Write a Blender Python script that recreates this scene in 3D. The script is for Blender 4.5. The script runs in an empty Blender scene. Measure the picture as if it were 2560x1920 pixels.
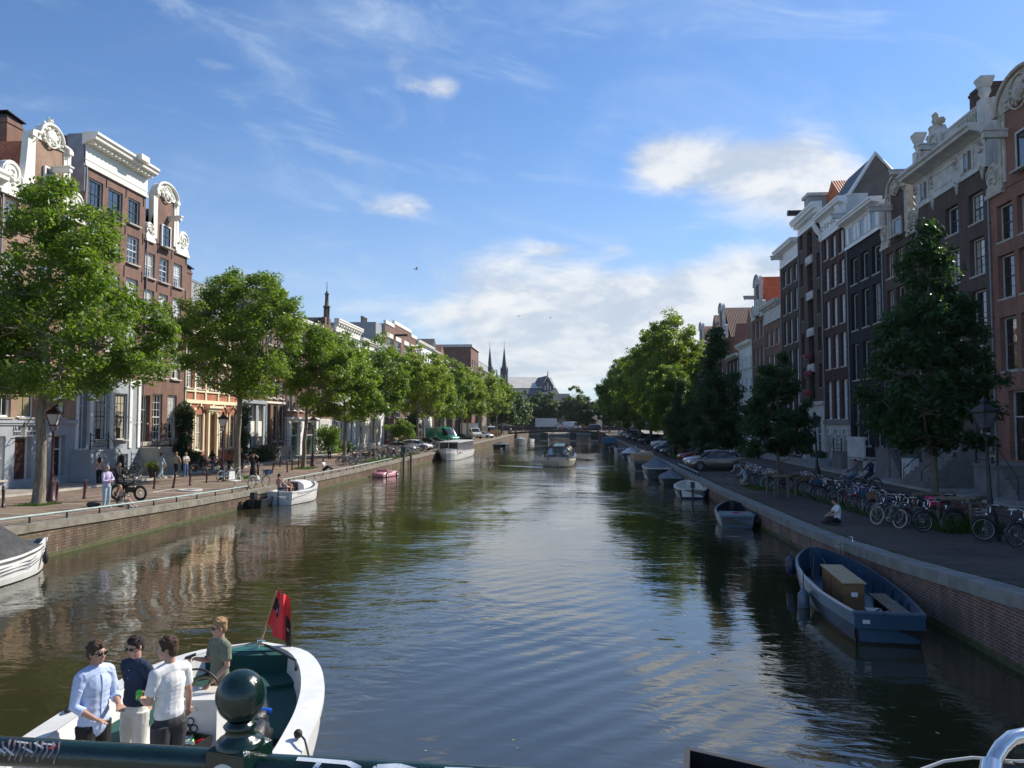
import bpy, math, random
import numpy as np
from mathutils import Vector, Matrix, noise as mnoise
R=math.radians; PI=math.pi
random.seed(11)
S=bpy.context.scene; COL=S.collection
# ------------------------------------------------------------ camera
FPX=1923.0; YAW=R(4.836); PIT=R(3.065); EYE=4.5
cam=bpy.data.cameras.new('camera'); co=bpy.data.objects.new('camera',cam); COL.objects.link(co)
cam.sensor_fit='HORIZONTAL'; cam.sensor_width=36.0; cam.lens=36.0*FPX/2560.0
cam.clip_start=0.05; cam.clip_end=6000
co.location=(0,0,EYE); co.rotation_euler=(PI/2+PIT,0,YAW); S.camera=co
# ------------------------------------------------------------ light
SUN_EL=R(39); SUN_AZ=R(50)          # azimuth from +Y towards +X
sd=Vector((math.sin(SUN_AZ)*math.cos(SUN_EL),math.cos(SUN_AZ)*math.cos(SUN_EL),math.sin(SUN_EL)))
sl=bpy.data.lights.new('sun','SUN'); sl.energy=5.0; sl.angle=R(0.5); sl.color=(1.0,0.93,0.82)
so=bpy.data.objects.new('sun',sl); COL.objects.link(so); so.rotation_euler=sd.to_track_quat('Z','Y').to_euler()
S.view_settings.view_transform='Standard'; S.view_settings.look='None'
S.view_settings.exposure=0.36; S.view_settings.gamma=1.0
try: S.view_settings.use_curve_mapping=False
except Exception: pass
# ------------------------------------------------------------ node maths
class NT:
    def __init__(s,nt): s.nt=nt
    def n(s,t,**k):
        o=s.nt.nodes.new(t)
        for a,b in k.items(): setattr(o,a,b)
        return o
    def l(s,a,b): s.nt.links.new(a,b)
    def put(s,sock,v):
        if isinstance(v,X): v=v.s
        if isinstance(v,bpy.types.NodeSocket): s.l(v,sock)
        else: sock.default_value=v
    def m(s,op,a,b=None,c=None):
        o=s.n('ShaderNodeMath',operation=op)
        for i,v in enumerate((a,b,c)):
            if v is not None: s.put(o.inputs[i],v)
        return X(s,o.outputs[0])
    def noise(s,vec,scale,detail=4,rough=.5,dist=0,col=False):
        o=s.n('ShaderNodeTexNoise'); o.inputs['Scale'].default_value=scale; o.inputs['Detail'].default_value=detail
        o.inputs['Roughness'].default_value=rough; o.inputs['Distortion'].default_value=dist
        if vec is not None: s.put(o.inputs['Vector'],vec)
        return X(s,o.outputs[1 if col else 0])
    def comb(s,x,y,z):
        o=s.n('ShaderNodeCombineXYZ')
        for i,v in enumerate((x,y,z)): s.put(o.inputs[i],v)
        return X(s,o.outputs[0])
    def sep(s,v):
        o=s.n('ShaderNodeSeparateXYZ'); s.put(o.inputs[0],v); return [X(s,q) for q in o.outputs]
    def mix(s,f,a,b,blend='MIX'):
        o=s.n('ShaderNodeMix',data_type='RGBA',blend_type=blend)
        s.put(o.inputs[0],f); s.put(o.inputs[6],c4(a)); s.put(o.inputs[7],c4(b)); return X(s,o.outputs[2])
    def ramp(s,f,st,interp='LINEAR'):
        o=s.n('ShaderNodeValToRGB'); o.color_ramp.interpolation=interp; e=o.color_ramp.elements
        while len(e)<len(st): e.new(0.5)
        for q,(p,c) in zip(e,st): q.position=p; q.color=c4(c) if not isinstance(c,(int,float)) else (c,c,c,1)
        s.put(o.inputs[0],f); return X(s,o.outputs[0])
    def smooth(s,v,a,b):
        o=s.n('ShaderNodeMapRange',interpolation_type='SMOOTHSTEP'); s.put(o.inputs[0],v)
        s.put(o.inputs[1],a); s.put(o.inputs[2],b); return X(s,o.outputs[0])
    def bump(s,h,st=.3,d=.02,nrm=None):
        o=s.n('ShaderNodeBump'); o.inputs['Strength'].default_value=st; o.inputs['Distance'].default_value=d
        s.put(o.inputs['Height'],h)
        if nrm is not None: s.put(o.inputs['Normal'],nrm)
        return X(s,o.outputs[0])
class X:
    def __init__(s,t,k): s.t=t; s.s=k
    def __add__(s,o): return s.t.m('ADD',s,o)
    __radd__=__add__
    def __mul__(s,o): return s.t.m('MULTIPLY',s,o)
    __rmul__=__mul__
    def __sub__(s,o): return s.t.m('SUBTRACT',s,o)
    def __rsub__(s,o): return s.t.m('SUBTRACT',o,s)
    def __truediv__(s,o): return s.t.m('DIVIDE',s,o)
def c4(c):
    if isinstance(c,(X,bpy.types.NodeSocket)): return c
    if isinstance(c,(int,float)): return (c,c,c,1)
    return tuple(c)+(1,) if len(c)==3 else tuple(c)
# ------------------------------------------------------------ world: Nishita sky with clouds
W=bpy.data.worlds.new('World'); S.world=W; W.use_nodes=True; W.node_tree.nodes.clear()
t=NT(W.node_tree)
sky=t.n('ShaderNodeTexSky',sky_type='NISHITA',sun_disc=False,sun_elevation=SUN_EL,sun_rotation=SUN_AZ,
        altitude=0,air_density=1.0,dust_density=.2,ozone_density=4.0)
tc=t.n('ShaderNodeTexCoord'); d=tc.outputs['Generated']
dx,dy,dz=t.sep(d)
az=t.m('ARCTAN2',dx,dy)*(180/PI)
el=t.m('ARCSINE',dz)*(180/PI)
v1=t.comb(az*0.06,el*0.13,0.3)
n1=t.noise(v1,2.2,9,.6,.35)
n2=t.noise(t.comb(az*0.045,el*0.16+az*0.03,3.7),1.4,8,.62,.9)      # streaky high cloud
def blob(a,e,ra,re):
    u=(az-a)/ra; v=(el-e)/re
    return t.m('EXPONENT',(u*u+v*v)*-1.0)
cum=None
BL=[(11.5,18.4,5.2,2.4,1.0),(16.0,16.6,4.8,2.8,.95),(6.6,19.0,3.0,2.4,.8),(18.5,14.5,3.5,2.0,.6),
    (-6,11.8,5.5,2.1,.62),(0,9.6,8,2.8,.78),(5.5,8.4,8,2.6,.80),(10,7.6,7,2.4,.75),(14.0,10.3,5,2.6,.95),(-4,6,9,2.4,.62),(-2,4.0,14,2.6,.62),
    (-12.4,15.9,2.6,1.0,.80),(-15.6,15.9,1.5,.8,.6),(-17.3,19.0,1.5,1.0,.45),(2.8,12.9,1.6,.7,.5),(-12.0,24.3,2.2,1.1,.50),(-13.6,25.8,1.6,1.0,.42),(-9.8,24.0,1.2,.8,.46),(-26.5,24.0,2.6,.7,.5),
    (-13,8.0,9,1.6,.5),(-32,5.0,10,2,.4),(30,13,8,3,.5),(45,20,12,6,.6),(-70,18,20,6,.5),(110,22,25,7,.6),(180,20,30,8,.6),(0,42,16,6,.75),(20,36,10,5,.7),(-22,38,8,4,.5),(-1.5,13,2,.6,.45)]  # high blobs above the view are added to whiten the water's reflection
for a,e,ra,re,k in BL:
    g=blob(a,e,ra,re)*k; cum=g if cum is None else cum+g
den=t.smooth(cum+(n1-.5)*1.6,.28,1.10)
wm=t.smooth(n2,.50,.80)*t.smooth(el,3,14)
veil=t.smooth(t.noise(t.comb(az*0.03,el*0.05,9.1),1.6,6,.6,.6),.45,.75)
low=t.m('EXPONENT',(el-0.0)*(el-0.0)*-0.006)
low=low*(t.noise(t.comb(az*0.05,el*0.2,5),1.2,6,.55,.3)*.7+.35)
lit=t.noise(t.comb(az*0.06+.12,el*0.13-.16,0.3),2.2,9,.6,.35)        # offset sample gives clouds a lit and a shaded side
shade=t.smooth(n1-lit,-.16,.16)
ccol=t.mix(shade,(4.3,4.8,5.5),(6.9,6.9,6.8))
skyc=t.mix(1.0,sky.outputs[0],(.80,.97,1.14),'MULTIPLY')
c0=t.mix(t.m('MINIMUM',wm*.40+veil*.24*t.smooth(el,2,20),.5),skyc,(5.2,6.2,7.4))
c1=t.mix(t.m('MINIMUM',low*.80,.85),c0,(4.5,5.1,5.9))
c2=t.mix(t.m('MINIMUM',den*.86,.9),c1,ccol)
bg=t.n('ShaderNodeBackground'); t.put(bg.inputs[0],c2); bg.inputs[1].default_value=0.108
wo=t.n('ShaderNodeOutputWorld'); t.l(bg.outputs[0],wo.inputs[0])
# ------------------------------------------------------------ materials
MATS={}
def newmat(n):
    m=bpy.data.materials.new(n); m.use_nodes=True; m.node_tree.nodes.clear()
    t=NT(m.node_tree); b=t.n('ShaderNodeBsdfPrincipled'); o=t.n('ShaderNodeOutputMaterial'); t.l(b.outputs[0],o.inputs[0])
    MATS[n]=m; return m,t,b
def mat(n,c,rough=.6,metal=0,var=.18,sc=3.0,bump=0,spec=.5,coat=0,c2=None,detail=5,stretch=None,bsc=None,trans=0):
    m,t,b=newmat(n); tc=t.n('ShaderNodeTexCoord'); v=tc.outputs['Object']
    if stretch:
        x,y,z=t.sep(v); v=t.comb(x*stretch[0],y*stretch[1],z*stretch[2])
    f=t.noise(v,sc,detail,.6)
    d2=c2 or tuple(min(1,q*(1+var)) for q in c); d1=tuple(q*(1-var) for q in c) if not c2 else c
    t.put(b.inputs['Base Color'],t.mix(t.smooth(f,.3,.7),d1,d2))
    b.inputs['Roughness'].default_value=rough; b.inputs['Metallic'].default_value=metal
    b.inputs['Specular IOR Level'].default_value=spec; b.inputs['Coat Weight'].default_value=coat
    if bump: t.put(b.inputs['Normal'],t.bump(t.noise(v,bsc or sc*6,4,.6),bump,.01))
    return m
def brick(n,c1,c2,mortar,bw=.22,bh=.066,mw=.012,rough=.85,axis='wall',grime=.35,bump=.25,moss=None,salt=0):
    m,t,b=newmat(n); tc=t.n('ShaderNodeTexCoord'); x,y,z=t.sep(tc.outputs['Object'])
    if axis=='wall': v=t.comb(x+y,z,0)
    elif axis=='quay': v=t.comb(y,z,0)
    else: v=t.comb(x,y,0)
    o=t.n('ShaderNodeTexBrick'); t.put(o.inputs['Vector'],v)
    t.put(o.inputs['Color1'],c4(c1)); t.put(o.inputs['Color2'],c4(c2)); t.put(o.inputs['Mortar'],c4(mortar))
    o.inputs['Scale'].default_value=1; o.inputs['Mortar Size'].default_value=mw; o.inputs['Brick Width'].default_value=bw
    o.inputs['Row Height'].default_value=bh; o.inputs['Mortar Smooth'].default_value=.3; o.inputs['Bias'].default_value=-.1
    g=t.noise(tc.outputs['Object'],.55,7,.65,.3); g2=t.noise(t.comb(x*2.5,y*2.5,z*.35),1.3,4,.6)
    f=t.smooth(g*.6+g2*.4,.32,.68)
    bc=t.mix(1.0,X(t,o.outputs[0]),t.mix(f,(1-grime,)*3,(1.15,1.13,1.1)),'MULTIPLY')
    if moss: bc=t.mix(t.smooth(t.noise(tc.outputs['Object'],.28,6,.7,.5),.50,.68)*.65,bc,moss)
    if salt: bc=t.mix(t.smooth(t.noise(t.comb(x*3,y*3,z*.9),1.1,5,.7),.60,.78)*salt,bc,(.42,.40,.36))
    t.put(b.inputs['Base Color'],bc)
    b.inputs['Roughness'].default_value=rough; b.inputs['Specular IOR Level'].default_value=.25
    t.put(b.inputs['Normal'],t.bump(X(t,o.outputs[1])*-1.0,bump,.01))
    return m
brick('brick_tan',(.30,.175,.115),(.36,.22,.15),(.36,.29,.23))
brick('brick_brown',(.20,.105,.075),(.25,.13,.095),(.22,.16,.13))
brick('brick_rust',(.20,.105,.08),(.245,.13,.10),(.23,.17,.14))
brick('brick_red',(.42,.13,.075),(.48,.17,.10),(.44,.28,.2))
brick('brick_redr',(.24,.085,.052),(.29,.11,.07),(.36,.27,.22),mw=.011,bump=.4)
brick('brick_dark',(.065,.043,.037),(.085,.056,.047),(.10,.08,.07))
brick('brick_umber',(.095,.066,.055),(.12,.083,.07),(.125,.10,.085))
brick('brick_black',(.022,.022,.026),(.032,.031,.036),(.035,.034,.036))
brick('brick_maroon',(.065,.034,.036),(.085,.042,.044),(.09,.06,.06))
brick('brick_grey',(.20,.17,.15),(.26,.22,.19),(.28,.25,.22))
brick('quay_brick',(.17,.115,.085),(.23,.165,.12),(.10,.09,.07),axis='quay',grime=.6,bump=.8,bw=.32,bh=.10,mw=.016,moss=(.13,.12,.06),salt=.7)
brick('quay_brick_r',(.20,.10,.08),(.26,.14,.105),(.34,.29,.25),axis='quay',grime=.55,bump=.5,mw=.013,moss=(.09,.085,.05),salt=.5)
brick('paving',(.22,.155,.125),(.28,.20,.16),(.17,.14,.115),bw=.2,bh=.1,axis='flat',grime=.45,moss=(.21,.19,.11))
brick('paving_r',(.11,.085,.078),(.15,.11,.10),(.09,.075,.07),bw=.2,bh=.1,axis='flat',grime=.5,moss=(.10,.10,.06))  # right bank's deeper shade is partly put into this darker paving colour
brick('slabs',(.30,.28,.25),(.35,.325,.29),(.18,.17,.15),bw=.3,bh=.3,axis='flat')
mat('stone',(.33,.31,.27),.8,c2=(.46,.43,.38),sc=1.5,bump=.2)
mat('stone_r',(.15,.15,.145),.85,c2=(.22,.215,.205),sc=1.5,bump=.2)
mat('coping',(.15,.135,.105),.85,c2=(.26,.24,.195),sc=2.2,bump=.3)
mat('coping_r',(.19,.185,.165),.85,c2=(.30,.29,.26),sc=2.2,bump=.3)  # right coping toned down in colour to deepen its shade
mat('cream',(.80,.77,.68),.6,var=.05,sc=1.5,bump=.05)
mat('cream_y',(.78,.71,.50),.6,var=.06,sc=1.5)
mat('white',(.80,.80,.78),.5,var=.04,sc=2)
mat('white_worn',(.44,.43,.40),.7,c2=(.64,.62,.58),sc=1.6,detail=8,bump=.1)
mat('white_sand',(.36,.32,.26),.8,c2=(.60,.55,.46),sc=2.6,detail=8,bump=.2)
mat('bluegrey',(.30,.335,.375),.55,c2=(.37,.405,.445),sc=1.2)
mat('greypaint',(.26,.29,.32),.6,c2=(.32,.35,.37),sc=1.2)
mat('zinc',(.20,.23,.26),.5,metal=.2,c2=(.27,.30,.33),sc=1.5)
mat('slate',(.045,.05,.058),.6,c2=(.085,.09,.095),sc=5,bump=.2)
mat('side_dark',(.12,.10,.09),.9,c2=(.17,.145,.125),sc=.8,bump=.2)
mat('side_grey',(.30,.31,.32),.8,c2=(.36,.37,.38),sc=.8)
mat('side_white',(.50,.50,.49),.75,c2=(.66,.66,.64),sc=.9,detail=8)
mat('iron',(.02,.022,.024),.45,var=.3)
mat('iron_maroon',(.055,.015,.017),.4,var=.3,sc=8)
mat('door_green',(.03,.07,.055),.35,var=.2)
mat('door_black',(.016,.018,.02),.3,var=.2)
mat('door_brown',(.07,.03,.02),.45,var=.3,sc=6)
mat('green_gloss',(.003,.020,.015),.22,var=.35,sc=12,coat=.45,bump=.35,bsc=38)
mat('sash_dark',(.03,.04,.035),.4,var=.1)
mat('wood',(.40,.22,.09),.5,c2=(.55,.33,.15),sc=8,stretch=(1,.15,1))
mat('wood_grey',(.13,.105,.075),.8,c2=(.22,.18,.13),sc=6,stretch=(1,1,.15),bump=.3)
mat('ply',(.36,.25,.12),.55,c2=(.50,.37,.2),sc=5,stretch=(1,.3,1))
mat('ply_side',(.16,.085,.035),.5,c2=(.25,.14,.06),sc=4,stretch=(1,.3,1))
mat('rubber',(.018,.018,.018),.7,var=.2)
mat('chrome',(.75,.76,.78),.16,metal=1,var=.02)
mat('steel',(.45,.46,.47),.4,metal=.8,var=.1)
mat('black_plastic',(.02,.021,.024),.45,var=.2)
mat('soil',(.09,.075,.045),.95,c2=(.15,.13,.08),sc=4)
mat('bark',(.12,.10,.075),.9,c2=(.26,.225,.17),sc=3.2,stretch=(3,3,.6),bump=.9,bsc=9)
mat('bark_r',(.10,.085,.065),.9,c2=(.2,.17,.13),sc=3.2,stretch=(3,3,.6),bump=.8,bsc=9)
mat('lamp_shade_top',(.10,.10,.10),.4)
def tilemat(n,c,c2,p=.24):
    m,t,b=newmat(n); tc=t.n('ShaderNodeTexCoord'); x,y,z=t.sep(tc.outputs['Object'])
    w=t.m('SINE',(y)*(2*PI/p)); w2=t.m('FRACT',z*(1/.28))
    f=t.noise(tc.outputs['Object'],3,6,.7)
    col=t.mix(t.smooth(f,.3,.7),c,c2)
    t.put(b.inputs['Base Color'],col); b.inputs['Roughness'].default_value=.75
    t.put(b.inputs['Normal'],t.bump(w*.5+w2*.5,1.0,.06)); return m
tilemat('tile_red',(.46,.11,.035),(.62,.19,.07)); tilemat('tile_dark',(.05,.05,.055),(.09,.09,.09)); tilemat('tile_brown',(.20,.085,.055),(.28,.12,.08))
def glassmat(n,c,rough=.04,curtain=None,spec=1.0):
    m,t,b=newmat(n); tc=t.n('ShaderNodeTexCoord'); x,y,z=t.sep(tc.outputs['Object'])
    b.inputs['IOR'].default_value=2.4; b.inputs['Roughness'].default_value=rough
    oi=t.n('ShaderNodeObjectInfo')
    r=X(t,oi.outputs['Random'])
    if curtain:
        w=t.m('SINE',x*34+t.noise(tc.outputs['Object'],2)*6)
        side=t.smooth(t.m('ABSOLUTE',x),.22,.30)
        k=t.mix(w*.5+.5,tuple(q*.75 for q in curtain),curtain)
        cut=t.smooth(z-(r*1.1+.2),-.02,.02)
        t.put(b.inputs['Base Color'],t.mix(t.m('MAXIMUM',side*.9,cut),c,k))
    else: t.put(b.inputs['Base Color'],c4(c))
    wv=t.noise(t.comb(x+r*30,y,z),1.3,2,.5)
    t.put(b.inputs['Normal'],t.bump(wv,.12,.05)); return m
glassmat('glass',(.012,.015,.018)); glassmat('glass_c',(.015,.017,.02),curtain=(.55,.50,.40)); glassmat('glass_w',(.02,.022,.024),curtain=(.62,.62,.6))
glassmat('glass_blind',(.34,.28,.17))
# ------------------------------------------------------------ mesh builder
class MB:
    def __init__(s): s.v=[]; s.f=[]; s.mi=[]; s.sm=[]; s.mats=[]; s.M=None
    def add(s,vs,fs,m,sm=False):
        if m not in s.mats: s.mats.append(m)
        k=s.mats.index(m); o=len(s.v)
        if s.M is not None: vs=[tuple(s.M@Vector(q)) for q in vs]
        s.v+=vs; s.f+=[tuple(o+i for i in f) for f in fs]; s.mi+=[k]*len(fs); s.sm+=[sm]*len(fs); return s
    def box(s,x0,x1,y0,y1,z0,z1,m):
        return s.add([(x0,y0,z0),(x1,y0,z0),(x1,y1,z0),(x0,y1,z0),(x0,y0,z1),(x1,y0,z1),(x1,y1,z1),(x0,y1,z1)],
              [(0,3,2,1),(4,5,6,7),(0,1,5,4),(1,2,6,5),(2,3,7,6),(3,0,4,7)],m)
    def cbox(s,c,d,m,rot=None,bev=0):
        hx,hy,hz=d[0]/2,d[1]/2,d[2]/2
        vs=[(a*hx,b*hy,e*hz) for e in (-1,1) for a,b in ((-1,-1),(1,-1),(1,1),(-1,1))]
        M=Matrix.Translation(c)@(rot.to_4x4() if rot is not None else Matrix())
        return s.add([tuple(M@Vector(q)) for q in vs],[(0,3,2,1),(4,5,6,7),(0,1,5,4),(1,2,6,5),(2,3,7,6),(3,0,4,7)],m)
    def prism(s,pts,y0,y1,m,ax='y'):
        n=len(pts)
        a=sum(pts[i][0]*pts[(i+1)%n][1]-pts[(i+1)%n][0]*pts[i][1] for i in range(n))
        if a<0: pts=pts[::-1]
        if ax=='y': f=lambda p,h:(p[0],h,p[1])
        elif ax=='x': f=lambda p,h:(h,p[0],p[1])
        else: f=lambda p,h:(p[0],p[1],h)
        vs=[f(p,y0) for p in pts]+[f(p,y1) for p in pts]
        fs=[tuple(range(n)),tuple(range(2*n-1,n-1,-1))]+[(i,n+i,n+(i+1)%n,(i+1)%n) for i in range(n)]
        if ax!='y': fs=[q[::-1] for q in fs]
        return s.add(vs,fs,m)
    def tube(s,pts,r,m,n=8,cap=True,sm=True):
        pts=[Vector(p) for p in pts]; k=len(pts)
        rs=r if isinstance(r,(list,tuple)) else [r]*k
        vs=[]; up=Vector((0,0,1)); pa=None
        for i,p in enumerate(pts):
            d=(pts[min(i+1,k-1)]-pts[max(i-1,0)])
            if d.length<1e-9: d=Vector((0,0,1))
            d.normalize()
            if pa is None:
                a=d.cross(up)
                if a.length<1e-3: a=d.cross(Vector((1,0,0)))
            else: a=pa-d*pa.dot(d)
            if a.length<1e-6: a=d.orthogonal()
            a.normalize(); pa=a; b=d.cross(a)
            for j in range(n):
                th=2*PI*j/n; q=p+(a*math.cos(th)+b*math.sin(th))*rs[i]; vs.append(tuple(q))
        fs=[(i*n+j,(i+1)*n+j,(i+1)*n+(j+1)%n,i*n+(j+1)%n) for i in range(k-1) for j in range(n)]
        s.add(vs,fs,m,sm)
        if cap: s.add([vs[j] for j in range(n)],[tuple(range(n))],m); s.add(vs[-n:],[tuple(range(n-1,-1,-1))],m)
        return s
    def lathe(s,prof,m,c=(0,0,0),n=16,sm=True,a0=0,sq=False):
        vs=[]
        for r,z in prof:
            for j in range(n):
                th=a0+2*PI*j/n; vs.append((c[0]+r*math.cos(th),c[1]+r*math.sin(th),c[2]+z))
        k=len(prof)
        fs=[(i*n+j,i*n+(j+1)%n,(i+1)*n+(j+1)%n,(i+1)*n+j) for i in range(k-1) for j in range(n)]
        s.add(vs,fs,m,sm)
        s.add(vs[:n],[tuple(range(n-1,-1,-1))],m); s.add(vs[-n:],[tuple(range(n))],m); return s
    def ell(s,c,r,m,nu=12,nv=8,rot=None,sm=True,jit=0):
        vs=[]; 
        for i in range(nv+1):
            ph=PI*i/nv
            for j in range(nu):
                th=2*PI*j/nu; v=Vector((r[0]*math.sin(ph)*math.cos(th),r[1]*math.sin(ph)*math.sin(th),r[2]*math.cos(ph)))
                if jit: v*=1+jit*mnoise.noise(v*7+Vector(c))
                if rot is not None: v=rot@v
                vs.append((c[0]+v.x,c[1]+v.y,c[2]+v.z))
        fs=[(i*nu+j,(i+1)*nu+j,(i+1)*nu+(j+1)%nu,i*nu+(j+1)%nu) for i in range(nv) for j in range(nu)]
        return s.add(vs,fs,m,sm)
    def ring(s,c,R0,r,m,ax='y',n=20,k=6,a0=0,a1=2*PI):
        pts=[]
        for i in range(n+1):
            th=a0+(a1-a0)*i/n
            o={'y':(math.cos(th)*R0,0,math.sin(th)*R0),'x':(0,math.cos(th)*R0,math.sin(th)*R0),'z':(math.cos(th)*R0,math.sin(th)*R0,0)}[ax]
            pts.append((c[0]+o[0],c[1]+o[1],c[2]+o[2]))
        return s.tube(pts,r,m,k,cap=False)
    def mesh(s,name):
        me=bpy.data.meshes.new(name); me.from_pydata(s.v,[],s.f)
        for q in s.mats: me.materials.append(MATS[q])
        me.polygons.foreach_set('material_index',s.mi); me.polygons.foreach_set('use_smooth',s.sm); me.update(); return me
    def build(s,name,parent=None,loc=None,rz=None):
        o=bpy.data.objects.new(name,s.mesh(name)); COL.objects.link(o)
        if parent: o.parent=parent
        if loc is not None: o.location=loc
        if rz is not None: o.rotation_euler=(0,0,rz)
        return o
def inst(me,name,parent=None,loc=(0,0,0),rz=0,sc=None):
    o=bpy.data.objects.new(name,me); COL.objects.link(o); o.location=loc; o.rotation_euler=(0,0,rz)
    if sc: o.scale=sc if not isinstance(sc,(int,float)) else (sc,)*3
    if parent: o.parent=parent
    return o
def tag(o,label=None,cat=None,group=None,kind=None):
    if label: o['label']=label
    if cat: o['category']=cat
    if group: o['group']=group
    if kind: o['kind']=kind
    return o
def empty(name,loc=(0,0,0),rz=0,label=None,cat=None,group=None):
    o=bpy.data.objects.new(name,None); COL.objects.link(o); o.location=loc; o.rotation_euler=(0,0,rz); o.empty_display_size=.2
    return tag(o,label,cat,group)
def kids(o): return KID.get(o.name,[]) 
def copy_tree(o,parent=None,seen=None):
    c=o.copy(); COL.objects.link(c); c.parent=parent
    for ch in [q for q in bpy.data.objects if q.parent==o]: copy_tree(ch,c)
    return c
def place(o,loc,rz=0,label=None,sc=None,group=None,tilt=None):
    o.location=loc; o.rotation_euler=(tilt or 0,0,rz)
    if sc: o.scale=(sc,)*3
    if label: o['label']=label
    if group: o['group']=group
    return o
# ------------------------------------------------------------ setting
QL=-18.0; QR=8.0; FL=-31.5; FR=22.5
def zL(y): return .84+.36*(max(0,min(42-y,40))/18.)**1.5+.0068*max(0,y-60)
def zR(y): return .84+.62*(max(0,min(30-y,30))/16.)**1.8+.007*max(0,y-45)
ys=[-8,-4,0,3,6,9,12,15,18,21,24,27,30,34,38,42,50,60,80,120,180,230,300,700]
def strip(name,x0,x1,zf,m,dz=0,nx=1,y0=-8,y1=700):
    yy=sorted({y0,y1}|{q for q in ys if y0<q<y1})
    mb=MB(); vs=[]
    for y in yy:
        for i in range(nx+1): vs.append((x0+(x1-x0)*i/nx,y,min(zf(y),2.7)+dz))
    n=nx+1
    mb.add(vs,[(a*n+i,a*n+i+1,(a+1)*n+i+1,(a+1)*n+i) for a in range(len(yy)-1) for i in range(nx)],m)
    return tag(mb.build(name),kind='structure')
strip('ground',-900,FL-2.6,zL,'soil',-.02); strip('ground',FR+2.6,900,zR,'soil',-.02)
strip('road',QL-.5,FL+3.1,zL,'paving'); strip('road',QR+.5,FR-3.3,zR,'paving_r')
strip('pavement',FL+3.1,FL-2.6,zL,'slabs',.10); strip('pavement',FR-3.3,FR+2.6,zR,'slabs',.10)
def kerb(x0,x1,zf,m):
    mb=MB(); yy=[q for q in ys if q<=230]
    for a,b in zip(yy[:-1],yy[1:]):
        za,zb=min(zf(a),2.7),min(zf(b),2.7)
        mb.add([(x0,a,za-.05),(x1,a,za-.05),(x1,b,zb-.05),(x0,b,zb-.05),(x0,a,za+.115),(x1,a,za+.115),(x1,b,zb+.115),(x0,b,zb+.115)],
               [(0,3,2,1),(4,5,6,7),(0,1,5,4),(1,2,6,5),(2,3,7,6),(3,0,4,7)],m)
    return tag(mb.build('kerb'),kind='structure')
kerb(FL+3.02,FL+3.2,zL,'stone'); kerb(FR-3.4,FR-3.22,zR,'stone')
def quay(name,x,sgn,zf,mw,mc,label):          # sgn=+1: water lies towards +x
    e=empty(name,(0,0,0),label=label,cat='quay wall')
    yy=[-8]; 
    while yy[-1]<298: yy.append(yy[-1]+ (2.0 if yy[-1]<70 else 8))
    mb=MB(); mc_=MB()
    for a,b in zip(yy[:-1],yy[1:]):
        za,zb=min(zf(a),2.7),min(zf(b),2.7)
        mb.add([(x,a,-1.2),(x,b,-1.2),(x,b,zb-.2),(x,a,za-.2)],[(0,1,2,3)],mw)
        mb.add([(x-sgn*.5,a,-1.2),(x-sgn*.5,b,-1.2),(x-sgn*.5,b,zb-.2),(x-sgn*.5,a,za-.2)],[(0,1,2,3)],mw)
        g=.012
        x0,x1=sorted((x-sgn*.52,x+sgn*.06)); j=random.uniform(-.006,.006)
        a2,b2=a+g,b
        mc_.add([(x0,a2,za-.22+j),(x1,a2,za-.22+j),(x1,b2,zb-.22+j),(x0,b2,zb-.22+j),(x0,a2,za+.045+j),(x1,a2,za+.03+j),(x1,b2,zb+.03+j),(x0,b2,zb+.045+j)],
               [(0,3,2,1),(4,5,6,7),(0,1,5,4),(1,2,6,5),(2,3,7,6),(3,0,4,7)],mc)
    mb.build('wall',e); mc_.build('coping',e); return e
quay('quay_wall',QL,1,zL,'quay_brick','coping','long low sunlit brown brick quay wall along the left bank')
quay('quay_wall',QR,-1,zR,'quay_brick_r','coping_r','shaded red brick quay wall with pale coping on the right bank')
# green algae band along the waterline
mat('algae',(.05,.065,.02),.8,c2=(.10,.10,.04),sc=3)
for x,sg in ((QL+.004,1),(QR-.004,-1)):
    mb=MB(); mb.add([(x,-8,-.5),(x,282,-.5),(x,282,.12),(x,-8,.14)],[(0,1,2,3)],'algae'); tag(mb.build('waterline_algae'),kind='stuff',label='thin dark green algae band along the waterline of the quay wall',cat='algae')
# water
m,t,b=newmat('water')
tc=t.n('ShaderNodeTexCoord'); P=tc.outputs['Object']; x,y,z=t.sep(P)
dist=t.m('SQRT',x*x+y*y)
big=t.noise(t.comb(x*.55,y*.95,0),.55,3,.5,.6)
mid=t.noise(t.comb(x*1.0+y*.25,y*1.9,1.3),1.5,3,.5,.8)
fine=t.noise(t.comb(x*1.0-y*.3,y*1.8,4.2),5.5,3,.55,.4)
def wake(ax,ay,dxn,dyn,wl,s0,s1):       # long-crested swell, confined to a band
    ph=(x*dxn+y*dyn)*(2*PI/wl)+t.noise(P,.35,2)*5
    return t.m('SINE',ph)
w1=wake(0,0,.72,-.69,.62,0,0)
mask=t.m('EXPONENT',t.m('POWER',(x-(y*-.28+4.2))/2.6,2.0)*-1.0)*t.smooth(y,30,12)
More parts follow.
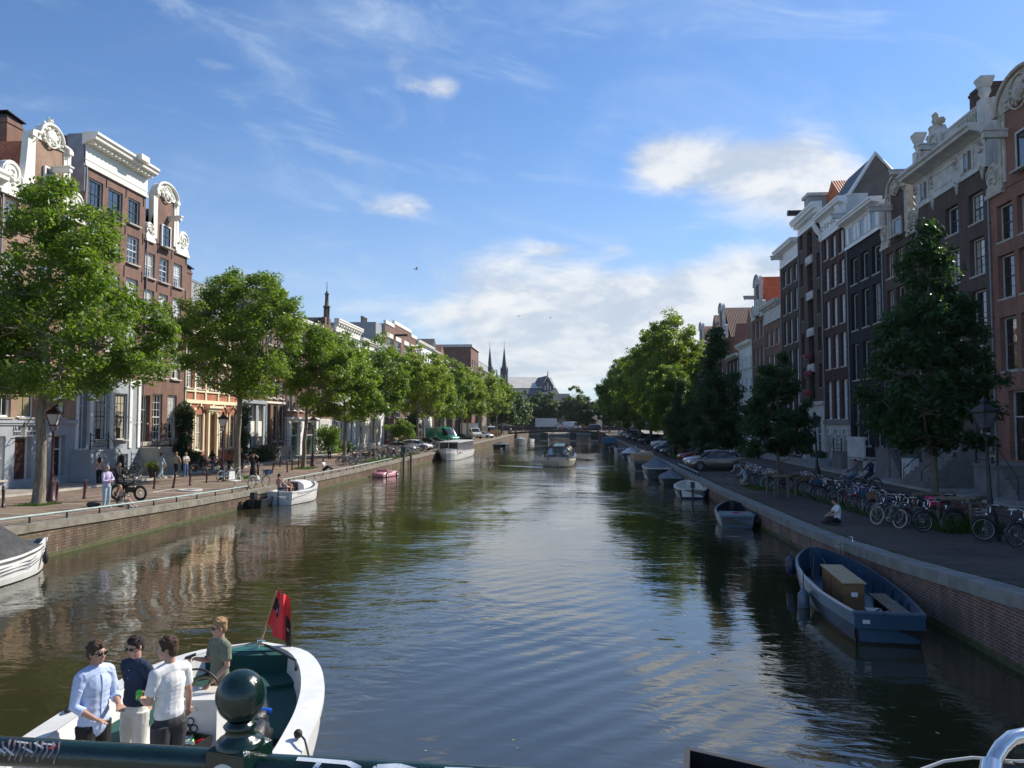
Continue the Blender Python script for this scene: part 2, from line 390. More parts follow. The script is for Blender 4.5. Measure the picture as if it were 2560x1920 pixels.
# V wake of the canal cruiser
uu=t.m('ABSOLUTE',x+2.1); vv=(y-83.0)
vw=t.m('EXPONENT',t.m('POWER',(uu-(1.8+vv*-.55+0.0))/.35,2.0)*-1.0)
patch=t.smooth(t.noise(t.comb(x*.12,y*.05,2.2),1.0,3,.5,.5),.38,.62)
amp=patch*.95+.25
h=big*1.5*amp+mid*.42*amp+fine*.055*amp+w1*mask*.10
h=h+t.noise(t.comb(x*.5,y*.9,7),.12,2,.5)*1.2
bp=t.n('ShaderNodeBump'); bp.inputs['Strength'].default_value=1.0; bp.inputs['Distance'].default_value=.042; t.put(bp.inputs['Height'],h)
t.l(bp.outputs[0],b.inputs['Normal'])
mud=t.noise(t.comb(x*.3,y*.1,0),.5,4,.6)
t.put(b.inputs['Base Color'],t.mix(t.smooth(mud,.3,.7),(.026,.024,.011),(.040,.036,.017)))
b.inputs['Roughness'].default_value=.02; b.inputs['IOR'].default_value=2.05
mb=MB(); mb.add([(QL-.05,-40,0),(QR+.05,-40,0),(QR+.05,302,0),(QL-.05,302,0)],[(0,1,2,3)],'water')
tag(mb.build('water'),kind='structure')
# ------------------------------------------------------------ houses
WC={}
def win_mesh(w,h,nx,nz,fr,sa,arch=0,split=.5,fw=.10,sill='stone'):
    k=('w',round(w,2),round(h,2),nx,nz,fr,sa,arch,split,fw,sill)
    if k in WC: return WC[k]
    mb=MB(); hw=w/2; fd=.13
    if arch:   # segmental head
        pts=[(-hw,h-.001)]+[(-hw+w*i/8,h-arch*(abs(i/4-1)**2)) for i in range(9)]+[(hw,h-.001)]
        pts=[(-hw,h-.03),(-hw,h-arch)]+[(-hw+w*i/8,h-arch*(abs(i/4-1)**2)-.09) for i in range(9)][1:-1]+[(hw,h-arch),(hw,h-.03)]
        mb.prism([(-hw+.001,h-.002),(hw-.001,h-.002)]+[(hw-w*i/8*.999,h-.10-arch*(abs(i/4-1)**2)) for i in range(9)],0,fd,fr)
    else: mb.box(-hw,hw,0,fd,h-fw,h,fr)
    mb.box(-hw,-hw+fw,0,fd,0,h-.1,fr); mb.box(hw-fw,hw,0,fd,0,h-.1,fr); mb.box(-hw+fw,hw-fw,0,fd,0,fw*.8,fr)
    x0,x1,z0,z1=-hw+fw,hw-fw,fw*.8,h-fw
    t=.035; 
    for x in (x0,x1-t): mb.box(x,x+t,.04,.10,z0,z1,sa)
    for z in (z0,z1-t): mb.box(x0+t,x1-t,.04,.10,z,z+t,sa)
    if nz>1 or split:
        zm=z0+(z1-z0)*split; mb.box(x0+t,x1-t,.03,.10,zm-.03,zm+.03,sa)
    for i in range(1,nx): 
        x=x0+(x1-x0)*i/nx; mb.box(x-.013,x+.013,.055,.09,z0+t,z1-t,sa)
    for i in range(1,nz):
        z=z0+(z1-z0)*i/nz; mb.box(x0+t,x1-t,.06,.088,z-.012,z+.012,sa)
    if sill: mb.box(-hw-.06,hw+.06,-.30,.02,-.11,-.002,sill)
    me=mb.mesh('window')
    p=MB(); p.add([(x0,.08,z0),(x1,.08,z0),(x1,.08,z1),(x0,.08,z1)],[(0,1,2,3)],'glass'); pm=p.mesh('pane')
    WC[k]=(me,pm); return WC[k]
PC={}
def pane_mesh(pm,m):
    k=(pm.name,m)
    if k not in PC:
        if m=='glass': PC[k]=pm
        else:
            q=pm.copy(); q.materials[0]=MATS[m]; PC[k]=q
    return PC[k]
class House:
    def __init__(s,name,label,side,Ya,Yb,top,wall,X=None,depth=12,low=None,zlow=0,cat='house',group=None,base=None):
        s.side=side; s.Ya,s.Yb=Ya,Yb; s.w=Yb-Ya; s.top=top
        if side=='L': loc=(X or FL,Ya,0); rz=PI/2
        else: loc=(X or FR,Yb,0); rz=-PI/2
        s.e=empty(name,loc,rz,label,cat,group)
        s.wall=wall; s.low=low; s.zlow=zlow; s.depth=depth; s.ops=[]; s.base=base if base is not None else .2
        s.mb=MB(); s.orn=MB(); s.trim=None; s.rd=random.Random(int(Ya*10)+7)
    def U(s,Y): return Y-s.Ya if s.side=='L' else s.Yb-Y
    def win(s,Y,w,z0,z1,nx=2,nz=4,fr='white',sa='white',glass=None,arch=0,split=.5,rec=.12,name='window',sill='stone',fw=.09,bars=None):
        u=s.U(Y); s.ops.append((u-w/2,u+w/2,z0,z1,rec))
        me,pm=win_mesh(w-.004,z1-z0-.004,nx,nz,fr,sa,arch,split,fw,sill)
        o=inst(me,name,s.e,(u,rec,z0+.002))
        g=glass or s.rd.choice(['glass','glass','glass_c','glass_w'] if s.side=='L' else ['glass']*5+['glass_c','glass_w'])
        inst(pane_mesh(pm,g),'pane',o,(0,0,0)); return o
    def row(s,Ys,w,z0,z1,**k):
        for Y in Ys: s.win(Y,w,z0,z1,**k)
    def door(s,Y,w,z0,z1,m='door_black',fr='white',light=.8,rec=.3):
        u=s.U(Y); s.ops.append((u-w/2,u+w/2,z0,z1,rec))
        f=MB(); f.box(-w/2+.002,-w/2+.1,0,.1,0,z1-z0-.002,fr); f.box(w/2-.1,w/2-.002,0,.1,0,z1-z0-.002,fr); f.box(-w/2+.1,w/2-.1,0,.1,z1-z0-.1,z1-z0-.002,fr)
        zd=z1-z0-.1-light
        if light: f.box(-w/2+.1,w/2-.1,0,.09,zd,zd+.07,fr)
        fo=f.build('door_frame',s.e,(u,rec,z0))
        if light:
            p=MB(); p.add([(-w/2+.1,.06,zd+.07),(w/2-.1,.06,zd+.07),(w/2-.1,.06,z1-z0-.1),(-w/2+.1,.06,z1-z0-.1)],[(0,1,2,3)],'glass'); p.build('pane',fo)
        q=MB(); a=w/2-.1; q.box(-a,a,.05,.1,0,zd,m)
        for sx in (-1,1):
            xa,xb=sorted((sx*a*.12,sx*a*.86))
            q.box(xa,xb,.03,.052,zd*.52,zd*.92,m); q.box(xa,xb,.03,.052,zd*.08,zd*.45,m)
        do=q.build('door',s.e,(u,rec,z0)); h=MB(); h.ell((0,-.02,zd*.48),(.04,.05,.04),'steel',6,4); h.build('handle',do)
    def body(s,z1=None,back=True,side_mat=None,low_side=None,sideu='both'):
        z1=z1 or s.top; w=s.w; mb=s.mb; z0=s.base-.6
        us=sorted({0,w}|{a for a,b,c,d,r in s.ops}|{b for a,b,c,d,r in s.ops}); zs=sorted({z0,z1}|{c for a,b,c,d,r in s.ops}|{d for a,b,c,d,r in s.ops}|({s.zlow} if s.low else set()))
        us=[q for q in us if -1e-6<=q<=w+1e-6]; zs=[q for q in zs if z0-1e-6<=q<=z1+1e-6]
        def hole(u,z): 
            return any(a<u<b and c<z<d for a,b,c,d,r in s.ops)
        for i in range(len(us)-1):
            k=0
            while k<len(zs)-1:
                if us[i+1]-us[i]<1e-5 or hole((us[i]+us[i+1])/2,(zs[k]+zs[k+1])/2): k+=1; continue
                m=s.low if s.low and (zs[k]+zs[k+1])/2<s.zlow else s.wall
                j=k+1
                while j<len(zs)-1 and not hole((us[i]+us[i+1])/2,(zs[j]+zs[j+1])/2) and (s.low if s.low and (zs[j]+zs[j+1])/2<s.zlow else s.wall)==m: j+=1
                mb.add([(us[i],0,zs[k]),(us[i+1],0,zs[k]),(us[i+1],0,zs[j]),(us[i],0,zs[j])],[(0,1,2,3)],m); k=j
        for a,b,c,d,r in s.ops:
            m=s.low if s.low and (c+d)/2<s.zlow else s.wall
            r2=r+.14
            mb.add([(a,0,c),(b,0,c),(b,0,d),(a,0,d),(a,r2,c),(b,r2,c),(b,r2,d),(a,r2,d)],[(0,4,5,1),(1,5,6,2),(2,6,7,3),(3,7,4,0),(4,7,6,5)],m)
        sm=side_mat or s.wall; D=s.depth
        mb.add([(0,0,z0),(0,D,z0),(0,D,z1),(0,0,z1),(w,0,z0),(w,D,z0),(w,D,z1),(w,0,z1)],[(0,3,2,1),(4,5,6,7),(1,2,6,5)],sm)
        if s.top==z1: mb.add([(0,0,z1),(w,0,z1),(w,D,z1),(0,D,z1)],[(0,1,2,3)],'slate')
        return s
    def cornice(s,z0,z1,out=.7,m='cream',frieze=0,dent=None,zf=None,over=.1,name='cornice',steps=1):
        mb=MB(); w=s.w; h=z1-z0
        P=[(-.02,z0),(-.10,z0),(-.12,z0+h*.12),(-out*.35,z0+h*.25),(-out*.45,z0+h*.30),(-out*.85,z0+h*.42),(-out*.88,z0+h*.62),(-out,z0+h*.75),(-out,z0+h*.96),(.1,z1),(.1,z0)]
        vs=[(-over,a,b) for a,b in P]+[(w+over,a,b) for a,b in P]; n=len(P)
        mb.add(vs,[(i,i+1,n+i+1,n+i) for i in range(n-1)]+[(n-1,0,n,2*n-1)]+[tuple(range(n-1,-1,-1)),tuple(range(n,2*n))],m)
        if zf: 
            mb.box(-.02,w+.02,-.09,.02,zf,z0,m); mb.box(-.06,w+.06,-.15,.02,zf-.12,zf+.04,m); mb.box(-.04,w+.04,-.125,.02,zf+.3,zf+.36,m)
        if dent:
            k=int(w/dent)
            for i in range(k): 
                u=(i+.5)*w/k; mb.box(u-dent*.22,u+dent*.22,-out*.62,-out*.12,z0+h*.06,z0+h*.32,m)
        return mb.build(name,s.e)
    def roof(s,zr,ridge='perp',m='tile_dark',z0=None,D=None,y0=.15,hip=0,name='roof'):
        z0=z0 or s.top; w=s.w; D=D or s.depth; mb=MB()
        if ridge=='perp':
            vs=[(0,y0,z0),(w,y0,z0),(w,D,z0),(0,D,z0),(w/2,y0+hip,zr),(w/2,D,zr)]
            mb.add(vs,[(0,4,5,3),(1,2,5,4),(0,1,4),(2,3,5)],m)
        else:
            vs=[(0,y0,z0),(w,y0,z0),(w,D,z0),(0,D,z0),(0,D/2+hip,zr),(w,D/2+hip,zr)]
            mb.add(vs,[(0,1,5,4),(2,3,4,5)],m); mb.add(vs,[(0,4,3),(1,2,5)],'side_dark')
        return mb.build(name,s.e)
    def chimney(s,u,y,z0,z1,a=.9,b=.6,m='brick_brown',cap=True,parent=None):
        mb=MB(); mb.box(u-a/2,u+a/2,y-b/2,y+b/2,z0,z1,m); mb.box(u-a/2-.06,u+a/2+.06,y-b/2-.06,y+b/2+.06,z1-.3,z1-.15,m)
        if cap:
            mb.box(u-a/2+.05,u+a/2-.05,y-b/2+.05,y+b/2-.05,z1,z1+.22,'iron'); mb.cbox((u,y,z1+.27),(a+.35,b+.3,.05),'iron',Matrix.Rotation(R(8),3,'Y'))
        return mb.build('chimney',parent or s.e)
    def beam(s,Y,z,L=1.1,m='cream',th=.28,y0=0):
        u=s.U(Y); mb=MB(); mb.box(u-.13,u+.13,-L,y0+.05,z-th,z,m); mb.box(u-.2,u+.2,-L-.07,y0+.03,z,z+.09,m); mb.tube([(u,-L+.15,z-th),(u,-L+.15,z-th-.16)],.025,'iron',5)
        return mb.build('hoist_beam',s.e)
    def anchors(s,lst):
        mb=MB()
        for Y,z in lst: u=s.U(Y); mb.box(u-.022,u+.022,-.045,-.003,z-.45,z+.35,'iron')
        mb.build('wall_anchor',s.e)
    def orn_blob(s,mb,u,z,w,h,m,n=26,y=-.08):
        rr=s.rd
        for i in range(n):
            a=rr.uniform(0,2*PI); q=math.sqrt(rr.random()); mb.ell((u+math.cos(a)*q*w/2,y+rr.uniform(-.06,.04),z+math.sin(a)*q*h/2),(rr.uniform(.06,.14)*min(1,w),.09,rr.uniform(.06,.16)*min(1,w)),m,7,5)
    def neck(s,Yc,wn,zb,zn,zt,wt=None,m='cream',brickm=None,zclaw=None,ped='arc',wb=None,y0=-.04,beamz=None):
        """neck gable: brick neck, scrolled claw pieces, pilasters and a pediment"""
        u=s.U(Yc); w=wb or s.w; uL,uR=(0,w) if wb is None else (u-w/2,u+w/2)
        b=MB(); b.prism([(u-wn/2,zb),(u+wn/2,zb),(u+wn/2,zn+.05),(u,zn+(zt-zn)*.45),(u-wn/2,zn+.05)],0,.35,brickm or s.wall)
        b.build('gable_neck',s.e)
        for sg,ue in ((-1,uL),(1,uR)):
            q=MB(); un=u+sg*wn/2; wd=abs(ue-un)
            pts=[(un,zb),(ue+sg*.02,zb),(ue+sg*.02,zb+.35)]
            # outer scroll then a long concave sweep up to the neck
            rr=min(wd*.42,.75)
            cx,cz=ue-sg*(rr*1.0),zb+.38+rr*.95
            for i in range(9):
                th=PI*(-.25)+PI*1.05*i/8; pts.append((cx+sg*rr*math.cos(th),cz+rr*math.sin(th)))
            for i in range(1,9):
                f=i/8; pts.append((cx-sg*rr*.95+(un+sg*.32-(cx-sg*rr*.95))*f, cz-rr*.25+(zn-(cz-rr*.25))*(f**2.6)))
            pts.append((un,zn))
            cl=[]
            for p in pts:
                if not cl or (abs(p[0]-cl[-1][0])+abs(p[1]-cl[-1][1]))>1e-4: cl.append(p)
            q.prism(cl,-.10,.30,m)
            # carved spiral
            sp=[]
            for i in range(26):
                th=i*.45; r_=rr*.85*(1-i/28); sp.append((cx+sg*r_*math.cos(th),-.12,cz+r_*math.sin(th)))
            q.tube(sp,.06,m,5)
            s.orn_blob(q,u+sg*(wn/2+wd*.45),zb+.75,wd*.7,.6,m,10,-.12)
            # pilaster strip up the neck
            q.box(min(un-sg*.04,un-sg*.30),max(un-sg*.04,un-sg*.30),-.08,.02,zb+.3,zn,m); s.orn_blob(q,un-sg*.15,zn-.2,.3,.4,m,6,-.12)
            # base moulding
            q.box(min(un,ue+sg*.08),max(un,ue+sg*.08),-.17,.31,zb-.16,zb+.06,m)
            q.build('gable_claw',s.e)
        p=MB(); wt=wt or wn*1.25; hh=zt-zn
        arc=[(u-wt/2,zn),(u+wt/2,zn),(u+wt/2,zn+.18)]
        n=14
        sh=.18 if ped!='full' else .02
        for i in range(n+1):
            th=PI*i/n; arc.append((u+math.cos(th)*wt/2*(1-sh),zn+.2+math.sin(th)*(hh-.2)))
        arc.append((u-wt/2,zn+.18))
        if ped=='crest': arc=[(u-wt/2,zn),(u+wt/2,zn),(u+wt/2,zn+.22),(u+wt*.36,zn+.30)]+[(u+math.cos(PI*i/12)*wt*.30,zn+.30+math.sin(PI*i/12)*hh*.52) for i in range(13)]+[(u-wt*.36,zn+.30),(u-wt/2,zn+.22)]; s.orn_blob(p,u,zt-.22,.55,.5,m,16,0); s.orn_blob(p,u,zt-.55,1.1,.3,m,12,0)
        inner=[(u+(a-u)*.80,zn+(c-zn)*.84) for a,c in arc]
        p.prism(arc,-.10,.35,m)
        # projecting rim
        rim=[(a,-.2,c) for a,c in arc[2:]]
        p.tube(rim,.11,m,6); p.box(u-wt/2-.1,u-wt/2+.28,-.3,.36,zn-.06,zn+.2,m); p.box(u+wt/2-.28,u+wt/2+.1,-.3,.36,zn-.06,zn+.2,m)
        s.orn_blob(p,u,zn+hh*.30,wt*.62,hh*.75,m,34,-.14); p.ell((u,-.14,zn+hh*.30),(wt*.14,.14,hh*.22),m,12,8)
        p.ring((u,-.16,zn+hh*.30),wt*.2,.05,m,'y',16,5)
        p.build('gable_pediment',s.e); return u
    def finish(s,name='wall'):
        if s.Ya<110 and s.w>5:
            q=MB(); q.tube([(.14,-.09,s.base+.9),(.14,-.09,s.top-.25),(.2,-.05,s.top+.05)],.05,'zinc',6); [q.box(.06,.22,-.1,.0,z,z+.04,'iron') for z in np.arange(2.5,s.top-1,2.6)]; q.build('downpipe',s.e)
        return s.mb.build(name,s.e)
def stoop(h,Y,w,z0,z1,m='stone',dirn=1,out=1.5,steps=6,rail=True):
    """landing in front of a door with a flight running along the facade"""
    u=h.U(Y); mb=MB(); mb.box(u-w/2,u+w/2,-out,0,z0-.4,z1,m); mb.box(u-w/2-.05,u+w/2+.05,-out-.06,0,z1-.1,z1+.004,m)
    sgn=dirn
    for i in range(steps):
        a=u+sgn*(w/2+.001+i*.28); b=a+sgn*.28; mb.box(min(a,b),max(a,b),-out+.12,-.02,z0-.4,z1-(i+1)*(z1-z0)/(steps+1),m)
    o=mb.build('stoop',h.e)
    if rail:
        r=MB(); zt=z1+.95
        for uu in (u-w/2+.08,u+w/2-.08): r.tube([(uu,-out+.1,z1),(uu,-out+.1,zt)],[.06,.035],'iron',6); r.ell((uu,-out+.1,zt+.05),(.06,.06,.07),'iron',6,5)
        for dz in (0,.35,.7): r.tube([(u-w/2+.08,-out+.1,zt-dz-.03),(u+w/2-.08,-out+.1,zt-dz-.03)],.022,'iron',5)
        e=u+sgn*(w/2+steps*.28); r.tube([(u+sgn*(w/2-.08),-out+.1,zt-.03),(e,-out+.1,z0+1.0),(e,-out+.1,z0)],.025,'iron',5)
        r.build('railing',o)
    return o
def text(body,size,m,parent,loc,rx=PI/2,rz=0,name='lettering',sx=1,ext=.008,bold=0):
    c=bpy.data.curves.new(name,'FONT'); c.body=body; c.size=size; c.align_x='CENTER'; c.extrude=ext; c.offset=bold
    o=bpy.data.objects.new(name,c); COL.objects.link(o); bpy.context.view_layer.update()
    me=bpy.data.meshes.new_from_object(o.evaluated_get(bpy.context.evaluated_depsgraph_get())); bpy.data.objects.remove(o)
    me.materials.clear(); me.materials.append(MATS[m])
    o=bpy.data.objects.new(name,me); COL.objects.link(o); o.parent=parent; o.location=loc; o.rotation_euler=(rx,0,rz); o.scale=(sx,1,1); return o
# ---- left bank -------------------------------------------------
h=House('canal_house','brown brick house at the far left, cut off by the photograph\'s left edge','L',31.0,39.0,17.5,'brick_brown',low='bluegrey',zlow=4.7)
for z0,z1 in ((15,16.9),(11.6,13.8),(8.6,10.8),(5.2,7.6)): h.row([32.6,35,37.4],1.2,z0,z1)
h.row([32.6,37.4],1.2,1.9,4.0); h.door(35,1.2,1.3,4.2)
h.body(); h.cornice(17.5,18.4,.6); h.roof(21.5,'para','tile_dark',18.3); h.finish()
h=House('canal_house','tan brick house with carved white neck gable, orange roof and pale blue plinth','L',39.05,46.1,17.2,'brick_tan',low='bluegrey',zlow=4.72)
h.row([39.98],1.0,15.4,17.1,nx=2,nz=4,sa='white'); h.row([42.6],1.0,15.0,17.1,nz=4); h.row([45.0],1.0,15.4,17.1,nz=4)
h.row([40.2,42.6,45.0],1.15,11.8,14.1,nz=4); h.row([40.2,42.6,45.0],1.2,8.4,10.8,nz=4)
h.win(39.95,1.0,4.95,7.5,nx=2,nz=2,sa='white',glass='glass',split=.5); h.win(41.6,1.35,4.95,7.45,nx=2,nz=2,sa='sash_dark',glass='glass_blind'); h.win(44.4,1.1,4.95,7.3,nz=4,glass='glass_w')
h.door(41.52,1.36,1.42,3.85,'door_brown',light=0); h.win(39.75,.75,1.5,3.9,nx=2,nz=2,glass='glass_c'); h.door(44.6,1.1,1.42,3.9,'door_black')
h.body(); u=h.neck(42.85,3.1,17.45,21.3,23.0,wt=3.4,zclaw=18.9,ped='crest')
h.win_ex=None
q=MB(); me,pm=win_mesh(1.0,1.9,2,4,'white','white'); o=inst(me,'window',h.e,(u,-.16,18.0)); inst(pm,'pane',o)
q=MB(); q.box(-.05,h.w+.02,-.12,.02,4.62,4.82,'bluegrey'); q.box(-.02,h.w+.02,-.07,.02,4.5,4.62,'greypaint'); q.build('moulding',h.e)
r=h.roof(21.5,'perp','tile_red',17.2,y0=.35); h.chimney(4.7,3.5,18.0,23.2,1.3,1.1,'brick_brown',parent=r); h.beam(43.1,19.95,1.25)
mat('sign_ink',(.03,.035,.05),.6,var=.1)
text("J.A. BUY'S EN ZOON",.30,'sign_ink',h.e,(h.U(41.75),-.012,4.22),sx=.8,bold=.006); text('ZOUTZIEDERY DE PAUW',.24,'sign_ink',h.e,(h.U(41.75),-.012,3.95),sx=.8,bold=.005)
l=MB(); l.tube([(h.U(40.55),0,3.75),(h.U(40.55),-.75,3.85)],.03,'iron',5); l.tube([(h.U(40.55),-.05,3.45),(h.U(40.55),-.45,3.8)],.02,'iron',5)
l.lathe([(.10,0),(.19,.42),(.21,.44),(.05,.58),(.03,.66)],'glass_w',(h.U(40.55),-.75,3.9),6,False); l.lathe([(.215,.43),(.06,.6),(.04,.66),(.06,.7),(.0,.75)],'iron',(h.U(40.55),-.75,3.9),6,False)
l.build('wall_lantern',h.e)
h.finish()
h=House('canal_house','tall brown brick house with heavy white dentilled cornice above pale blue-white entrance bay','L',46.15,53.25,21.3,'brick_rust',low='bluegrey',zlow=7.6)
YS=[47.4,49.55,51.78]
h.win(YS[0],1.5,18.75,20.6,nx=3,nz=4,sa='sash_dark',glass='glass'); h.win(YS[1],1.65,18.5,20.6,nx=2,nz=3,sa='sash_dark',split=0,glass='glass'); h.win(YS[2],1.45,18.8,20.6,nx=3,nz=4,sa='sash_dark',glass='glass')
g=MB(); g.box(-.7,.7,-.04,0,.62,.66,'iron'); [g.box(-.7+.14*i-.01,-.7+.14*i+.01,-.03,-.01,.02,.62,'iron') for i in range(11)]; g.build('window_guard',h.e,(h.U(YS[1]),.1,18.55))
h.row(YS,1.45,15.95,17.95,nx=3,nz=4,sa='white'); h.row(YS,1.45,12.3,14.9,nx=3,nz=4,sa='white'); h.row(YS,1.45,8.6,11.4,nx=3,nz=4,sa='white')
h.door(46.55,1.25,3.0,7.3,'door_black',light=1.5); h.win(48.65,1.45,3.5,6.7,nx=3,nz=5,sa='sash_dark',glass='glass_w'); h.win(50.9,1.4,3.5,6.7,nx=3,nz=5,sa='sash_dark',glass='glass_c')
h.win(48.9,1.2,1.6,2.4,nx=3,nz=1,sa='sash_dark',split=0,glass='glass',sill=None); h.win(51.2,1.3,1.2,2.5,nx=2,nz=1,split=0,glass='glass',sill=None)
h.body(side_mat='side_dark'); h.cornice(22.55,23.35,.95,dent=.42,zf=21.3,over=.15)
q=MB(); q.box(h.U(51.0)-.5,h.U(51.0)+.5,-1.25,.02,23.1,23.5,'cream'); q.build('cornice_block',h.e); q=MB(); q.box(0,h.w,-.05,.02,7.5,7.75,'white')
for Y in (46.2,47.55,49.75,51.95,53.0): q.box(h.U(Y)-.16,h.U(Y)+.16,-.09,.01,2.9,7.5,'white')
q.build('moulding',h.e)
q=MB(); q.box(-.02,.25,-.05,1.2,19.5,23.3,'zinc'); q.box(-.012,h.w,.05,2.2,21.3,23.2,'side_dark'); q.build('parapet',h.e)
h.roof(24.2,'para','tile_dark',21.5,y0=1.5); h.anchors([(Y,z) for z in (20.9,18.1,15.3,11.9) for Y in (46.45,48.5,50.75,52.95)]); stoop(h,46.7,2.0,1.35,2.95,'bluegrey',1,1.3); h.finish()
h=House('canal_house','slim dark red brick house with arched white neck gable left of the ornate red house','L',53.3,59.4,18.1,'brick_rust',low='brick_rust',zlow=3.2)
YS=[54.0,55.95,58.0]
h.row(YS,1.3,15.4,17.25,nx=2,nz=4,sa='white'); h.row(YS,1.3,12.4,14.5,nx=2,nz=4); h.row(YS,1.35,8.1,11.1,nx=3,nz=5); h.row([55.5,57.6],1.35,3.4,6.85,nx=3,nz=6); h.door(53.95,1.1,3.0,6.7,'door_black',light=1.0)
h.row([55.6,57.9],1.1,1.5,2.3,nx=2,nz=1,split=0,glass='glass',sill=None)
h.body(side_mat='brick_brown'); u=h.neck(55.95,3.0,18.2,21.9,23.05,wt=3.1,ped='full',zclaw=19.3)
me,pm=win_mesh(1.3,1.7,2,4,'white','sash_dark'); o=inst(me,'window',h.e,(u,-.16,18.1)); inst(pm,'pane',o)
h.roof(21.3,'perp','tile_dark',18.1,y0=.35); h.beam(56.5,20.6,1.0); h.anchors([(Y,z) for z in (17.9,15.0,11.7) for Y in (53.5,54.98,57.0,59.2)]+[(54.8,20.4),(57.2,20.2)])
q=MB(); q.box(0,h.w,-.07,.01,3.0,3.3,'stone'); q.build('moulding',h.e); stoop(h,54.2,1.9,1.3,2.9,'stone',1,1.4); h.finish()
# ornate red house
h=House('canal_house','ornate orange red house with cream yellow trim and scalloped arches between the two leftmost trees','L',59.45,69.4,12.6,'brick_red')
A=[60.0,62.2,66.9,68.6] 
h.row([59.95+.05,61.9,64.1,66.3,68.3],1.2,10.3,12.0,nx=3,nz=4,fr='cream_y',sa='white'); h.row([60.1,61.95,64.1,66.3,68.3],1.25,7.55,9.6,nx=4,nz=5,fr='cream_y',sa='white')
h.row([61.9,66.2,68.2],1.35,2.4,5.4,nx=3,nz=5,fr='cream_y',sa='white'); h.win(60.1,1.0,2.4,5.4,nx=3,nz=5,fr='cream_y'); h.door(64.1,1.3,1.6,5.35,'door_green','cream_y',light=1.4)
h.body(side_mat='side_grey'); q=MB()
for z0,z1 in ((6.3,6.6),(7.25,7.5),(9.75,9.95),(12.05,12.6)): q.box(-.03,h.w+.03,-.12,.01,z0,z1,'cream_y')
for Y in (59.55,61.05,62.9,65.2,67.25,69.3): q.box(h.U(Y)-.12,h.U(Y)+.12,-.10,.01,6.6,12.05,'cream_y')
for Y in (60.1,61.9,64.1,66.2,68.2):
    u=h.U(Y); q.ring((u,-.02,5.42),.78,.10,'brick_red','y',12,5,0,PI); q.cbox((u,-.14,6.2),(.2,.16,.3),'cream_y'); q.box(u-.8,u-.65,-.1,.01,2.3,5.5,'cream_y'); q.box(u+.65,u+.8,-.1,.01,2.3,5.5,'cream_y'); q.cbox((u-.98,-.1,5.85),(.16,.1,.22),'cream_y'); q.cbox((u+.98,-.1,5.85),(.16,.1,.22),'cream_y')
u=h.U(64.1); q.box(u-1.25,u+1.25,-.5,.01,5.95,6.15,'cream_y'); q.box(u-1.05,u+1.05,-.32,.01,5.7,5.95,'cream_y'); q.box(u-.9,u-.66,-.22,.01,1.6,5.7,'cream_y'); q.box(u+.66,u+.9,-.22,.01,1.6,5.7,'cream_y')
h.orn_blob(q,u,5.6,1.0,.25,'cream_y',10,-.14)
q.build('trim',h.e); h.cornice(12.6,13.3,.55,'cream_y',dent=.5); h.mb.box(0,h.w,1.6,8,12.6,16.9,'side_grey'); h.mb.box(-.05,h.w+.05,1.55,8.1,16.9,17.1,'zinc'); h.chimney(2.4,1.5,12.7,17.6,.9,.8,'brick_rust'); h.finish()
h=House('canal_house','brown house with blue-grey pilasters and cream ground floor right of the ornate red house','L',69.45,75.4,14.4,'brick_rust',low='bluegrey',zlow=6.9)
for z0,z1 in ((11.8,13.7),(8.0,10.4)): h.row([70.6,72.5,74.3],1.15,z0,z1,nz=4)
h.row([70.5,72.4,74.3],1.2,2.0,6.5,nx=2,nz=4,fr='cream_y',sa='cream')
h.body(); q=MB(); [q.box(h.U(Y)-.25,h.U(Y)+.25,-.14,.01,1,6.6,'bluegrey') for Y in (69.75,71.45,73.35,75.1)]; q.box(0,h.w,-.3,.01,6.6,6.95,'bluegrey'); q.box(.4,h.w-.4,-.02,.15,3.4,4.9,'cream'); q.build('pilasters',h.e)
h.cornice(14.4,15.0,.5); h.roof(18,'perp','tile_dark',14.6); h.finish()
h=House('canal_house','brown brick house with tall white framed windows above a railed stoop','L',75.45,80.9,15.2,'brick_brown')
for z0,z1 in ((12.8,14.6),(9.9,11.9),(7.3,9.2)): h.row([76.4,78.15,79.9],1.1,z0,z1,nz=4)
h.row([78.3,80.0],1.2,2.8,6.6,nx=3,nz=5,sa='sash_dark',glass='glass'); h.door(76.4,1.2,2.6,6.6,'door_black',light=1.2)
h.body(); h.cornice(15.2,16.0,.55); h.roof(19,'perp','tile_dark',15.4); q=MB(); q.box(0,h.w,-.12,.01,6.75,6.95,'cream'); q.box(.1,.35,-.12,.01,2.4,6.75,'bluegrey'); q.build('moulding',h.e); stoop(h,77.5,3.6,1.1,2.3,'stone',1,1.5,4); h.finish()
h=House('canal_house','brown brick house with two tall dark green garage doors in a white surround','L',80.95,91.8,16.0,'brick_brown',low='white',zlow=5.3)
for z0,z1 in ((13.2,15),(10.0,12),(6.1,8.2)): h.row([82.2,84.1,86.0,88.2,90.2],1.15,z0,z1,nz=3)
h.door(84.4,2.6,.9,4.9,'door_green',light=1.5); h.door(89.3,3.6,.9,4.9,'door_green',light=1.5); h.win(81.9,.9,1.2,4.8,nx=1,nz=3,sa='white')
h.body(); h.cornice(16,16.7,.5); q=MB(); q.box(-.05,h.w+.05,-.25,.01,5.2,5.4,'white'); q.build('moulding',h.e); h.roof(20,'para','tile_dark',16.2); h.finish()
h=House('canal_house','brown brick house with spired step gable and arched grey stone ground floor','L',91.85,97.7,15.4,'brick_brown',low='white_worn',zlow=5.3)
for z0,z1 in ((12.8,14.6),(10,12),(7.0,9.0)): h.row([93.0,94.8,96.5],1.05,z0,z1,nz=4,fr='cream_y')
h.win(94.7,1.3,1.6,4.6,nx=1,nz=3,arch=.5,glass='glass'); h.door(96.6,1.0,1.1,4.4)
